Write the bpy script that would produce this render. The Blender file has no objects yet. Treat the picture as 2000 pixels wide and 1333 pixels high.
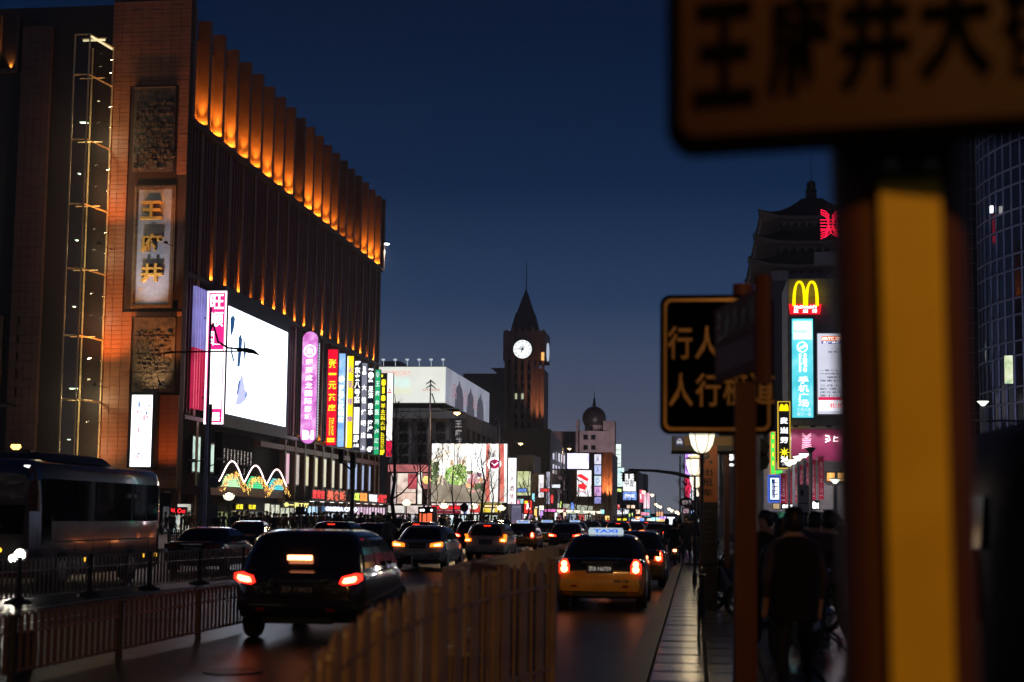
import bpy, bmesh, math, random
from mathutils import Vector, Matrix
random.seed(7)
C = bpy.context.scene
COL = C.collection
R = math.radians
# ------------------------------------------------------------------ camera, sky, exposure
F_PX, CU, CV, EYE = 2778.0, 1000.0, 666.5, 1.8          # focal length in photo pixels, photo centre, eye height
RISE = 98.0                                               # lens shift, in photo pixels
PITCH, ROLL = math.atan((342 - RISE) / F_PX), R(0.7)
YAW = math.atan(362 * math.cos(PITCH) / F_PX)              # the street runs along +Y
ROT = (Matrix.Rotation(YAW, 3, 'Z') @ Matrix.Rotation(math.pi / 2 + PITCH, 3, 'X') @ Matrix.Rotation(ROLL, 3, 'Z'))
cam_data = bpy.data.cameras.new('camera')
cam = bpy.data.objects.new('camera', cam_data)
COL.objects.link(cam)
cam_data.sensor_width = 36
cam_data.lens = 50
cam_data.shift_y = RISE / 2000
cam_data.clip_start, cam_data.clip_end = 0.05, 4000
cam_data.dof.use_dof = True
cam_data.dof.focus_distance = 140
cam_data.dof.aperture_fstop = 1.5
cam_data.dof.aperture_blades = 0
cam.matrix_world = Matrix.Translation((0, 0, EYE)) @ ROT.to_4x4()
C.camera = cam

world = bpy.data.worlds.new('World')
C.world = world
world.use_nodes = True
wt = world.node_tree
bg = wt.nodes['Background']
sky = wt.nodes.new('ShaderNodeTexSky')
sky.sky_type = 'NISHITA'
sky.sun_disc = False
sky.sun_elevation = R(-4)
sky.sun_rotation = R(200)
tc = wt.nodes.new('ShaderNodeTexCoord')
sp = wt.nodes.new('ShaderNodeSeparateXYZ')
rp = wt.nodes.new('ShaderNodeValToRGB')                      # dusk sky: grey city glow low down, deep blue above
wt.links.new(tc.outputs['Generated'], sp.inputs[0])
wt.links.new(sp.outputs['Z'], rp.inputs[0])
els = rp.color_ramp.elements
els[0].position, els[0].color = 0.0, (.20, .215, .27, 1)
els[1].position, els[1].color = 1.0, (.0001, .0010, .006, 1)
for p, c in ((.03, (.155, .172, .232, 1)), (.08, (.078, .098, .165, 1)), (.15, (.0185, .043, .103, 1)), (.23, (.0024, .0155, .052, 1)), (.33, (.0005, .0070, .028, 1)), (.5, (.0002, .0025, .012, 1))):
    e = els.new(p); e.color = c
mx = wt.nodes.new('ShaderNodeMix'); mx.data_type = 'RGBA'; mx.blend_type = 'ADD'
mx.inputs['Factor'].default_value = .02
wt.links.new(rp.outputs[0], mx.inputs['A'])
wt.links.new(sky.outputs[0], mx.inputs['B'])
wt.links.new(mx.outputs['Result'], bg.inputs[0])
bg.inputs[1].default_value = 1.2

C.view_settings.view_transform = 'Standard'
C.view_settings.look = 'None'
C.view_settings.exposure = 0
C.view_settings.gamma = 1
C.render.engine = 'CYCLES'
C.cycles.use_denoising = True
C.cycles.use_light_tree = True
C.cycles.sample_clamp_indirect = 3
C.cycles.max_bounces = 5
C.cycles.diffuse_bounces = 2
C.cycles.glossy_bounces = 3
C.cycles.transparent_max_bounces = 12
C.cycles.caustics_reflective = False
C.cycles.caustics_refractive = False

# ------------------------------------------------------------------ photo pixel -> place in the street
def ray(u, v):
    return ROT @ Vector(((u - CU) / F_PX, (CV + RISE - v) / F_PX, -1))
def P(u, v, d):            # the point that far down the street
    r = ray(u, v); r = r * (d / r.y); return Vector((r.x, r.y, r.z + EYE))
def PX(u, v, X):           # the point on the facade plane x = X
    r = ray(u, v); r = r * (X / r.x); return Vector((r.x, r.y, r.z + EYE))
def rect(u0, v0, u1, v1, d):
    um, vm = (u0 + u1) / 2, (v0 + v1) / 2
    return P(u0, vm, d).x, P(u1, vm, d).x, P(um, v1, d).z, P(um, v0, d).z
# ------------------------------------------------------------------ materials
MATS = {}
def mat(name, col, rough=.6, metal=0., var=.15, scale=3., bump=0., spec=.5, coat=0.):
    if name in MATS: return MATS[name]
    m = bpy.data.materials.new(name); m.use_nodes = True
    t = m.node_tree; b = t.nodes['Principled BSDF']
    b.inputs['Roughness'].default_value = rough
    b.inputs['Metallic'].default_value = metal
    b.inputs['Specular IOR Level'].default_value = spec
    b.inputs['Coat Weight'].default_value = coat
    if coat: b.inputs['Coat Roughness'].default_value = .05
    n = t.nodes.new('ShaderNodeTexNoise'); n.inputs['Scale'].default_value = scale; n.inputs['Detail'].default_value = 5
    g = t.nodes.new('ShaderNodeTexCoord'); t.links.new(g.outputs['Object'], n.inputs['Vector'])
    r = t.nodes.new('ShaderNodeValToRGB')
    r.color_ramp.elements[0].position, r.color_ramp.elements[1].position = .3, .7
    r.color_ramp.elements[0].color = tuple(c * (1 - var) for c in col) + (1,)
    r.color_ramp.elements[1].color = tuple(min(1, c * (1 + var)) for c in col) + (1,)
    t.links.new(n.outputs['Fac'], r.inputs[0]); t.links.new(r.outputs[0], b.inputs['Base Color'])
    if bump:
        k = t.nodes.new('ShaderNodeBump'); k.inputs['Strength'].default_value = bump; k.inputs['Distance'].default_value = .05
        t.links.new(n.outputs['Fac'], k.inputs['Height']); t.links.new(k.outputs[0], b.inputs['Normal'])
    MATS[name] = m
    return m
def emi(name, col, s=1., var=0., scale=1., spots=None):
    if name in MATS: return MATS[name]
    m = bpy.data.materials.new(name); m.use_nodes = True
    t = m.node_tree; b = t.nodes['Principled BSDF']
    b.inputs['Base Color'].default_value = tuple(min(.8, c * .6) for c in col) + (1,)
    b.inputs['Roughness'].default_value = .4
    b.inputs['Emission Color'].default_value = tuple(col) + (1,)
    b.inputs['Emission Strength'].default_value = s * (1.25 if s < 2 else 1.1)
    if var or spots:
        n = t.nodes.new('ShaderNodeTexNoise'); n.inputs['Scale'].default_value = scale; n.inputs['Detail'].default_value = 4
        g = t.nodes.new('ShaderNodeTexCoord'); t.links.new(g.outputs['Object'], n.inputs['Vector'])
        r = t.nodes.new('ShaderNodeValToRGB'); t.links.new(n.outputs['Fac'], r.inputs[0])
        if spots:
            r.color_ramp.elements[0].position, r.color_ramp.elements[0].color = .28, tuple(spots[0]) + (1,)
            r.color_ramp.elements[1].position, r.color_ramp.elements[1].color = .72, tuple(spots[-1]) + (1,)
            for i, c in enumerate(spots[1:-1]):
                e = r.color_ramp.elements.new(.28 + .44 * (i + 1) / (len(spots) - 1)); e.color = tuple(c) + (1,)
        else:
            r.color_ramp.elements[0].color = tuple(c * (1 - var) for c in col) + (1,)
            r.color_ramp.elements[1].color = tuple(c * (1 + var) for c in col) + (1,)
            r.color_ramp.elements[0].position, r.color_ramp.elements[1].position = .35, .65
        t.links.new(r.outputs[0], b.inputs['Emission Color'])
    MATS[name] = m
    return m
def clear_glass(name, tint=(.8, .85, .9), k=.12):
    if name in MATS: return MATS[name]
    m = bpy.data.materials.new(name); m.use_nodes = True
    t = m.node_tree; t.nodes.remove(t.nodes['Principled BSDF'])
    o = t.nodes['Material Output']
    a = t.nodes.new('ShaderNodeBsdfTransparent'); a.inputs[0].default_value = tint + (1,)
    b = t.nodes.new('ShaderNodeBsdfGlossy'); b.inputs['Roughness'].default_value = .03
    x = t.nodes.new('ShaderNodeMixShader'); x.inputs[0].default_value = k
    t.links.new(a.outputs[0], x.inputs[1]); t.links.new(b.outputs[0], x.inputs[2]); t.links.new(x.outputs[0], o.inputs[0])
    MATS[name] = m
    return m
# ------------------------------------------------------------------ mesh building
class MB:
    def __init__(s): s.v = []; s.f = []; s.m = []; s.k = 0
    def q(s, *pts):
        i = len(s.v); s.v += [tuple(p) for p in pts]; s.f.append(tuple(range(i, i + len(pts)))); s.m.append(s.k); return s
    def box(s, x0, x1, y0, y1, z0, z1, cut=0.):
        x0, x1 = min(x0, x1), max(x0, x1); y0, y1 = min(y0, y1), max(y0, y1); z0, z1 = min(z0, z1), max(z0, z1)
        i = len(s.v)
        s.v += [(x0, y0, z0), (x1, y0, z0), (x1, y1, z0), (x0, y1, z0), (x0, y0, z1), (x1, y0, z1), (x1, y1, z1), (x0, y1, z1)]
        for f in ((0, 3, 2, 1), (4, 5, 6, 7), (0, 1, 5, 4), (1, 2, 6, 5), (2, 3, 7, 6), (3, 0, 4, 7)):
            s.f.append(tuple(i + a for a in f)); s.m.append(s.k)
        return s
    def prism(s, pts, axis, a, b):     # polygon of 2-D points pushed along an axis
        def to(p, c): return {'x': (c, p[0], p[1]), 'y': (p[0], c, p[1]), 'z': (p[0], p[1], c)}[axis]
        n = len(pts); i = len(s.v)
        s.v += [to(p, a) for p in pts] + [to(p, b) for p in pts]
        s.f.append(tuple(range(i, i + n))); s.f.append(tuple(range(i + 2 * n - 1, i + n - 1, -1))); s.m += [s.k, s.k]
        for j in range(n):
            k = (j + 1) % n
            s.f.append((i + j, i + n + j, i + n + k, i + k)); s.m.append(s.k)
        return s
    def tube(s, pts, rad, n=6, cap=True):
        pts = [Vector(p) for p in pts]; rad = rad if isinstance(rad, (list, tuple)) else [rad] * len(pts)
        i0 = len(s.v); ref = None
        for j, p in enumerate(pts):
            t = (pts[min(j + 1, len(pts) - 1)] - pts[max(j - 1, 0)]).normalized()
            if ref is None:
                ref = t.orthogonal().normalized()
            a = (ref - t * ref.dot(t))
            a = a.normalized() if a.length > 1e-6 else t.orthogonal().normalized()
            ref = a; b = t.cross(a)
            for k in range(n):
                w = 2 * math.pi * k / n
                s.v.append(tuple(p + (a * math.cos(w) + b * math.sin(w)) * rad[j]))
        for j in range(len(pts) - 1):
            for k in range(n):
                l = (k + 1) % n
                s.f.append((i0 + j * n + k, i0 + j * n + l, i0 + (j + 1) * n + l, i0 + (j + 1) * n + k)); s.m.append(s.k)
        if cap:
            s.f.append(tuple(i0 + k for k in range(n - 1, -1, -1))); s.m.append(s.k)
            e = i0 + (len(pts) - 1) * n
            s.f.append(tuple(e + k for k in range(n))); s.m.append(s.k)
        return s
    def lathe(s, prof, cx, cy, n=16, axis='z', c0=0):
        i0 = len(s.v)
        for (r, h) in prof:
            for k in range(n):
                w = 2 * math.pi * k / n; a, b = r * math.cos(w), r * math.sin(w)
                s.v.append({'z': (cx + a, cy + b, h), 'y': (cx + a, h, cy + b), 'x': (h, cx + a, cy + b)}[axis])
        for j in range(len(prof) - 1):
            for k in range(n):
                l = (k + 1) % n
                s.f.append((i0 + j * n + k, i0 + j * n + l, i0 + (j + 1) * n + l, i0 + (j + 1) * n + k)); s.m.append(s.k)
        s.f.append(tuple(i0 + k for k in range(n - 1, -1, -1))); e = i0 + (len(prof) - 1) * n
        s.f.append(tuple(e + k for k in range(n))); s.m += [s.k, s.k]
        return s
    def loft(s, rings, cap=True):
        i0 = len(s.v); n = len(rings[0])
        for r in rings: s.v += [tuple(p) for p in r]
        for j in range(len(rings) - 1):
            for k in range(n):
                l = (k + 1) % n
                s.f.append((i0 + j * n + k, i0 + j * n + l, i0 + (j + 1) * n + l, i0 + (j + 1) * n + k)); s.m.append(s.k)
        if cap:
            s.f.append(tuple(i0 + k for k in range(n - 1, -1, -1))); e = i0 + (len(rings) - 1) * n
            s.f.append(tuple(e + k for k in range(n))); s.m += [s.k, s.k]
        return s
    def mesh(s, name, mats, off=Vector((0, 0, 0)), smooth=False):
        me = bpy.data.meshes.new(name)
        me.from_pydata([(x - off.x, y - off.y, z - off.z) for x, y, z in s.v], [], s.f)
        mats = mats if isinstance(mats, (list, tuple)) else [mats]
        for m in mats: me.materials.append(m)
        me.polygons.foreach_set('material_index', s.m)
        b = bmesh.new(); b.from_mesh(me); bmesh.ops.recalc_face_normals(b, faces=b.faces); b.to_mesh(me); b.free()
        if smooth:
            me.polygons.foreach_set('use_smooth', [True] * len(me.polygons))
            try: me.set_sharp_from_angle(angle=R(38 if smooth is True else smooth))
            except Exception: pass
        return me
    def build(s, name, mats, parent=None, smooth=False, **props):
        me = s.mesh(name, mats, wloc(parent), smooth)
        return link(name, me, parent, **props)
def wloc(o):
    v = Vector((0, 0, 0))
    while o is not None: v += o.location; o = o.parent
    return v
def link(name, me, parent=None, loc=None, **props):
    o = bpy.data.objects.new(name, me); COL.objects.link(o)
    if parent is not None: o.parent = parent
    if loc is not None: o.location = Vector(loc) - wloc(parent)
    for k, v in props.items(): o[k] = v
    return o
def thing(name, label, cat, loc=(0, 0, 0), group=None):
    o = bpy.data.objects.new(name, None); COL.objects.link(o); o.location = loc; o.empty_display_size = .2
    o['label'] = label; o['category'] = cat
    if group: o['group'] = group
    return o
def copy_tree(o, parent=None, swap=None):
    c = o.copy(); COL.objects.link(c); c.parent = parent
    if swap and c.type == 'MESH':
        ms = [m for m in c.data.materials]
        if any(m in swap for m in ms):
            key = (c.data.name, tuple(sorted((a.name, b.name) for a, b in swap.items())))
            if key not in SWAPPED:
                d = c.data.copy(); SWAPPED[key] = d
                for i, m in enumerate(ms): d.materials[i] = swap.get(m, m)
            c.data = SWAPPED[key]
    for ch in o.children: copy_tree(ch, c, swap)
    return c
SWAPPED = {}
TEXTS = {}
def text(body, cx, cy, cz, w, h, m, parent, face='y', bold=0.012, name='lettering', vertical=False, keep=False, ext=.02, tilt=0., col_gap=1.08, heavy=False):
    """flat lettering, centred at a point, filling w x h; face 'y' looks back down the street, 'x' looks across it"""
    if vertical: body = '\n'.join(body)
    if not heavy and any(ord(c) > 0x2e00 for c in body): bold = min(bold, .02)
    key = (body, bold, col_gap if vertical else 0)
    if key not in TEXTS:
        c = bpy.data.curves.new('lettering', 'FONT'); c.body = body; c.size = 1; c.resolution_u = 2
        c.align_x = 'CENTER'; c.offset = bold; c.space_line = col_gap if vertical else 1.1
        o = bpy.data.objects.new('lettering', c); COL.objects.link(o)
        bpy.context.view_layer.update()
        me = bpy.data.meshes.new_from_object(o.evaluated_get(bpy.context.evaluated_depsgraph_get()))
        COL.objects.unlink(o); bpy.data.objects.remove(o)
        vs = [v.co.copy() for v in me.vertices]; fs = [tuple(p.vertices) for p in me.polygons]
        TEXTS[key] = (vs, fs)
    vs, fs = TEXTS[key]
    xs = [v.x for v in vs]; ys = [v.y for v in vs]
    x0, x1, y0, y1 = min(xs), max(xs), min(ys), max(ys)
    sx, sy = w / max(1e-4, x1 - x0), h / max(1e-4, y1 - y0)
    if keep: sx = sy = min(sx, sy)
    off = wloc(parent)
    out = []
    for p in vs:
        a, b = (p.x - (x0 + x1) / 2) * sx, (p.y - (y0 + y1) / 2) * sy
        if tilt: a, b = a * math.cos(tilt) - b * math.sin(tilt), a * math.sin(tilt) + b * math.cos(tilt)
        q = Vector((cx + a, cy, cz + b)) if face == 'y' else Vector((cx, cy + a, cz + b))
        out.append(tuple(q - off))
    me = bpy.data.meshes.new('lettering'); me.from_pydata(out, [], fs); me.materials.append(m)
    return link(name, me, parent)
def lamp(kind, name, loc, energy, col, parent=None, **kw):
    l = bpy.data.lights.new(name, kind); l.energy = energy; l.color = col
    aim = kw.pop('aim', None)
    for k, v in kw.items(): setattr(l, k, v)
    o = bpy.data.objects.new(name, l); COL.objects.link(o)
    if parent is not None: o.parent = parent
    o.location = Vector(loc) - wloc(parent)
    if aim is not None:
        o.rotation_euler = (Vector(aim) - Vector(loc)).to_track_quat('-Z', 'Y').to_euler()
    return o
def disc(cx, cz, r, y, n=24, rx=1., rz=1.):
    return [(cx + r * rx * math.cos(2 * math.pi * k / n), y, cz + r * rz * math.sin(2 * math.pi * k / n)) for k in range(n)]
def poly2(name, pts, y, m, parent, t=.015):     # a flat printed shape on a board facing us
    b = MB(); b.prism(pts, 'y', y, y - t); return b.build(name, m, parent)

black = mat('black_paint', (.012, .012, .014), .35)
darkmetal = mat('dark_metal', (.03, .03, .034), .4, .6)
steel = mat('steel', (.35, .36, .38), .3, .9)
white = mat('white_paint', (.7, .7, .68), .5)
glow_white = emi('glow_white', (1, 1, 1), 2.2)
glow_dim = emi('glow_dim_white', (.85, .9, 1), .8)
glow_warm = emi('glow_warm', (1, .8, .45), 2.0)
glow_red = emi('glow_red', (1, .02, .03), 1.3)
glow_yel = emi('glow_yellow', (1, .85, .02), 1.3)
# ------------------------------------------------------------------ ground, road, pavements
asphalt = mat('asphalt', (.011, .011, .012), .40, var=.5, scale=1.1, bump=.4, spec=.3)
b = MB(); b.q((-300, -90, -.02), (300, -90, -.02), (300, 1400, -.02), (-300, 1400, -.02))
b.build('ground', mat('ground_dark', (.05, .05, .05), .8), None, kind='structure')
b = MB(); b.q((-24, -20, 0), (-.75, -20, 0), (-.75, 900, 0), (-24, 900, 0))
b.build('road', asphalt, None, kind='structure')
paint = mat('road_paint', (.6, .58, .52), .5, var=.3, scale=6)
def marking(x, y0, y1, w=.15):
    b = MB(); b.q((x - w / 2, y0, .004), (x + w / 2, y0, .004), (x + w / 2, y1, .004), (x - w / 2, y1, .004))
    b.build('lane_marking', paint, None, kind='structure')
for y in range(12, 160, 10): marking(-7.5, y, y + 4)
for y in range(10, 160, 10): marking(-10.6, y, y + 4)
marking(-12.1, 8, 120)
for y in range(14, 120, 10): marking(-18.2, y, y + 4)
# right pavement: kerb, bed, slabs
kerbm = mat('kerb_stone', (.09, .085, .085), .5)
b = MB()
b.box(-.75, -.5, -12, 300, -.01, .14); b.build('kerb', kerbm, None, kind='structure')
bed = mat('slab_bed', (.02, .02, .02), .8)
b = MB(); b.box(-.49, 40, -12, 300, -.01, .09); pav = b.build('pavement', bed, None, kind='structure')
slabm = mat('paving_slab_stone', (.125, .12, .122), .22, var=.25, scale=2.2, bump=.12, spec=.6)
rnd = random.Random(3); n = 0; rest = MB()
protos = []
for t in range(3):
    q = MB(); q.box(-.275, .275, -.44, .44, 0, .045)
    me = q.mesh('paving_slab', slabm); protos.append(me)
for j in range(70):
    for i in range(10):
        x, y = -.19 + i * .6, 7.5 + j * .97 + (i % 2) * .02
        if x > 5.5: continue
        if n < 300 and (x < 3.4):
            o = link('paving_slab', protos[n % 3], pav, (x, y, .092 + rnd.uniform(0, .006))); n += 1
            o.rotation_euler = (rnd.uniform(-.006, .006), rnd.uniform(-.006, .006), 0)
        else:
            z = .092 + rnd.uniform(0, .006); rest.box(x - .275, x + .275, y - .44, y + .44, z, z + .045)
rest.build('paving_slab', slabm, pav, kind='stuff')
farpav = mat('far_paving', (.15, .145, .14), .4, var=.3, scale=.8)
b = MB(); b.box(5.5, 39.9, 8, 299, .091, .13); b.build('plaza_paving', farpav, pav)
b = MB(); b.box(-24.2, -24, -20, 300, -.01, .14); b.build('kerb', kerbm, None, kind='structure')
b = MB(); b.box(-80, -24.21, -20, 900, -.01, .12); b.build('pavement', mat('left_paving', (.12, .11, .11), .45, var=.3, scale=.7), None, kind='structure')

# ------------------------------------------------------------------ the big store on the left
XF, XR = -40.0, -40.95            # pier fronts, recessed wall
Y0, BAY, NB = 106.2, 3.6, 20
Y1 = Y0 + BAY * NB
stone = mat('brown_stone', (.32, .15, .085), .55, var=.2, scale=.7)
stone2 = mat('fin_stone', (.20, .085, .10), .5, var=.2, scale=1.)
pierm = mat('pier_stone', (.17, .08, .04), .5, var=.2, scale=1.)
recess = mat('recess_glass', (.028, .03, .04), .25, var=.4, scale=.4)
S = thing('department_store', 'big brown stone department store with orange uplit vertical piers on left corner', 'building', (XF, Y0, 0))
b = MB(); b.box(-62, XR, Y0 + .6, Y1, 9.4, 40.9); b.build('wall', recess, S)
b = MB(); b.box(XR - .5, XR + .03, Y0 + 1.3, Y1, 33.5, 40.7); b.build('upper_wall', mat('upper_stone', (.15, .07, .035), .5), S)
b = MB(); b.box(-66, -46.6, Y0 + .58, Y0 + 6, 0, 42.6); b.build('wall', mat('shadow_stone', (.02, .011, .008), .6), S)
b = MB(); b.box(-46.55, XF - .02, Y0 + .3, Y0 + 1.25, 3.4, 42.9); b.build('corner_wall', mat('joint_dark', (.05, .025, .015), .8), S)
# stone tiles of the corner wall, laid in courses
tile = mat('wall_tile_stone', (.36, .135, .055), .5, var=.22, scale=.5)
tw, th = .815, .365
tp = []
for t in range(4):
    q = MB(); q.box(-tw / 2 + .012, tw / 2 - .012, -.06, .06, -th / 2 + .012, th / 2 - .012); tp.append(q.mesh('wall_tile', tile))
holes = []
for hv0, hv1 in ((172, 334), (347, 602), (622, 766)):
    hx0, hx1, hz0, hz1 = rect(259, hv0, 340, hv1, Y0); holes.append((hx0, hx1, hz0, hz1))
rest = MB(); n = 0; rnd = random.Random(5)
for j in range(107):
    for i in range(8):
        x, z = -46.13 + i * tw, 3.8 + j * th
        if any(a - .36 < x < c + .36 and e - .12 < z < f + .12 for a, c, e, f in holes): continue
        y = Y0 + .26 - rnd.uniform(0, .02)
        if n < 290: link('wall_tile', tp[n % 4], S, (x, y, z)); n += 1
        else: rest.box(x - tw / 2 + .012, x + tw / 2 - .012, y - .06, y + .06, z - th / 2 + .012, z + th / 2 - .012)
if rest.f: rest.build('wall_tile', tile, S, kind='stuff')
# piers
fin = MB(); led = MB()
for k in range(NB + 1):
    y = Y0 + 1.3 + k * BAY
    zt = 42.45 + .04 * (k % 3)
    if k == NB: y = Y1
    b = MB()
    screen = 2 <= k <= 7
    b.box(XR - .1, XF, y - .3, y + .3, 33.2, zt); b.box(XR - .1, XF - .45, y - .27, y + .27, (21.0 if screen else 9.6), 33.19)
    if not screen: b.box(XF - .7, XF - .12, y - .26, y + .26, .13, 9.3)
    b.build('pier', pierm, S)
    if k < NB:
        for i in range(1, 5):
            yy = y + i * BAY / 5
            fin.box(XR - .05, XR + .38, yy - .07, yy + .07, (21.2 if 1 <= k <= 7 else 9.8), 33.0)
        fin.box(XR - .05, XR + .16, y + 1.6, y + 1.75, 33.8, 40.6)
fin.build('thin_fin', stone2, S, kind='stuff')
ledm = mat('ledge_dark', (.05, .035, .03), .5)
for z in (9.4, 20.95, 33.3):
    q = MB()
    if z == 20.95: q.box(XR - .1, XF - .25, Y0 + 1.62, Y1, z - .2, z + .08)
    else: q.box(XR - .1, XF - .02, Y0 + 1.62, Y1 - .02, z - .25, z + .08)
    q.build('ledge', ledm, S)
# uplights along the ledges
upm = mat('uplight_case', (.03, .03, .03), .4)
q = MB(); q.lathe([(.10, 0), (.12, .2), (.13, .22)], 0, 0, 8); upme = q.mesh('uplight', upm)
SOD = (1.0, .36, .04)
rnd = random.Random(11)
for k in range(NB):
    y = Y0 + 1.3 + k * BAY
    for z, e in ((33.4, 1500), (21.05, 2400), (9.5, 420)):
        if z == 9.5 and not (9 <= k): continue
        if z == 21.05 and k < 1: continue
        f_ = rnd.choice((.12, .45, .7, .8, .9, 1, 1.2)); tz = rnd.uniform(2.0, 3.4)
        yy = y + BAY - .62
        dx_ = 0 if z > 30 else -.3
        link('uplight', upme, S, (XF - .38 + dx_, yy, z))
        lamp('AREA', 'uplight_beam', (XF - .45 + dx_, yy + .12, z + .26), e * f_ * .07, SOD, S, aim=(XF - .45 + dx_, yy + .30, z + 2.4), shape='RECTANGLE', size=.8 + dx_, size_y=.1)
        lamp('SPOT', 'uplight_beam', (XF - .45 + dx_, yy - .1, z + .27), e * f_ * 2.6, SOD, S, aim=(XF - .45 + dx_, yy + .42, z + tz + 1.6), spot_size=R(44), spot_blend=1., shadow_soft_size=.1)
# lower storeys: set-back wall, transoms, lit slot windows between the lower piers
b = MB(); b.box(-62, XR + .05, Y0 + 1.4, Y1, 0, 9.1); b.build('wall', mat('lower_wall', (.012, .008, .012), .7, spec=.2), S)
b = MB(); b.box(XR + .05, XF - .15, Y0 + 22, Y1, 8.0, 8.5); b.build('transom', stone2, S)
slots = ['pinkish', 'dim', 'amber', 'amber2', 'cream', 'cream2', 'cream3', 'blue', 'blue2', 'blue3', 'blue4']
slotc = {'pink': [(1, .35, .6), (.8, .7, .7)], 'dim': [(.4, .3, .3), (.7, .6, .5)], 'amber': [(.75, .7, .3), (.9, .85, .6)], 'cream': [(.8, .8, .55), (.95, .9, .7)], 'blue': [(.35, .5, 1), (.6, .75, 1)]}
for i in range(11):
    kk = 8 + i
    c = next(v for k_, v in slotc.items() if slots[i].startswith(k_))
    y = Y0 + 1.3 + kk * BAY
    m = emi('slot_' + slots[i].strip('0123456789'), c[0], .62, spots=c, scale=1.3)
    f = MB(); f.box(XR + .06, -40.46, y + .9, y + 2.9, 4.6, 7.9); w = f.build('window', darkmetal, S)
    f = MB(); f.q((-40.45, y + 1.25, 4.75), (-40.45, y + 2.45, 4.75), (-40.45, y + 2.45, 7.75), (-40.45, y + 1.25, 7.75)); f.build('pane', m, w)
# roof parapet left part and dark wing further left
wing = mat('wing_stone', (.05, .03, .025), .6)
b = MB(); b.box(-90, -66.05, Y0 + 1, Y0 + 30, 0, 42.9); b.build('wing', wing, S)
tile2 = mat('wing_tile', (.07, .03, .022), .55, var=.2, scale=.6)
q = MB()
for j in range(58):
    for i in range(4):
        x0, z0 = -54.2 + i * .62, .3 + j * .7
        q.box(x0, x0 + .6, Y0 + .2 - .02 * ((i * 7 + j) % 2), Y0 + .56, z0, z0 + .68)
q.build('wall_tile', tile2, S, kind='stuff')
# orange lit niches at the frame's left edge
for v0, v1 in ((70, 140), (655, 790)):
    x0, x1, z0, z1 = rect(8, v0, 40, v1, Y0 + 1)
    q = MB(); q.box(x0 - .15, x0, Y0 + .2, Y0 + .99, z0, z1 + 1.5); q.box(x1, x1 + .15, Y0 + .2, Y0 + .99, z0, z1 + 1.5); q.box(x0 - .15, x1 + .15, Y0 + .2, Y0 + .99, z0 - .3, z0 - .01)
    nf = q.build('niche_frame', wing, S)
    q = MB(); q.box(x0 + .35, x0 + .5, Y0 + .6, Y0 + .99, z0, z1 + 1); q.box(x0 + .01, x1 - .01, Y0 + .93, Y0 + .985, z0, z1 + 1.4); q.build('niche_back', tile, nf)
    lamp('SPOT', 'uplight_beam', ((x0 + x1) / 2 + .15, Y0 + .55, z0 + .15), 1100, SOD, S, aim=((x0 + x1) / 2 + .15, Y0 + .75, z0 + 5), spot_size=R(80), spot_blend=.9, shadow_soft_size=.08)
# wash lights for the corner wall: fixtures on short arms at three heights
for x, z, e, tz in ((-45.9, 11.5, 3000, 22), (-40.5, 11.5, 2400, 22), (-45.9, 22.5, 1700, 32), (-40.5, 22.5, 1300, 32), (-45.9, 3.9, 600, 10), (-40.6, 3.9, 600, 10)):
    q = MB(); q.box(x - .12, x + .12, Y0 - 2.5, Y0 - 2.25, z - .12, z + .06); q.tube([(x, Y0 - 2.3, z - .05), (x, Y0 + .25, z - .05)], .025, 5)
    q.build('floodlight', upm, S)
    lamp('SPOT', 'floodlight_beam', (x, Y0 - 2.37, z + .14), e, (1, .31, .06), S, aim=(x + (.3 if x < -43 else -.2), Y0 + .2, tz), spot_size=R(85), spot_blend=.9, shadow_soft_size=.15)
# glass lift shaft
LX0, LX1 = P(134, 400, Y0 - 3.2).x, P(210, 400, Y0).x
G = thing('glass_lift_shaft', 'tall glass lift shaft with lit steel frame on brown store corner', 'lift shaft', (LX0, Y0 - 3.2, 0))
lx1 = P(163, 400, Y0 - 3.2).x
framem = mat('shaft_steel', (.85, .62, .30), .45, .3)
q = MB()
for (x, y) in ((LX0, Y0 - 3.2), (lx1, Y0 - 3.2), (LX1, Y0 + .1), (LX0, Y0 + .1)): q.tube([(x, y, .2), (x, y, P(150, 68, Y0 - 3.2).z)], .07, 6)
q.build('frame_post', framem, G)
zs = [39.4 - 4.07 * i for i in range(10)]
zs = [P(150, v, Y0 - 3.2).z for v in (68, 146, 272, 398, 524, 655, 780, 905)]
for z in zs:
    q = MB(); q.tube([(LX0, Y0 - 3.2, z), (lx1, Y0 - 3.2, z), (LX1, Y0 + .1, z)], .07, 6); q.tube([(LX0 + .1, Y0 - 2.2, z), (lx1 + .9, Y0 - 2.2, z)], .05, 5); q.build('frame_ring', framem, G)
gl = clear_glass('shaft_glass', (.8, .8, .72), .05)
q = MB(); q.k = 0
for i in range(len(zs) - 1):
    for a in range(3):
        z0 = zs[i + 1] + (zs[i] - zs[i + 1]) * a / 3 + .04; z1 = zs[i + 1] + (zs[i] - zs[i + 1]) * (a + 1) / 3 - .04
        f = MB(); f.q((LX0 + .08, Y0 - 3.25, z0), (lx1 - .05, Y0 - 3.25, z0), (lx1 - .05, Y0 - 3.25, z1), (LX0 + .08, Y0 - 3.25, z1))
        f.build('pane', gl, G)
        f = MB(); f.q((lx1 + .06, Y0 - 3.2, z0), (LX1 - .02, Y0, z0), (LX1 - .02, Y0, z1), (lx1 + .06, Y0 - 3.2, z1)); f.build('pane', gl, G)
for z in zs:       # little bracket fittings that catch light
    for t in (.35, .7):
        pass
fit = emi('fitting_glint', (1, .85, .6), .9)
q = MB()
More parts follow.
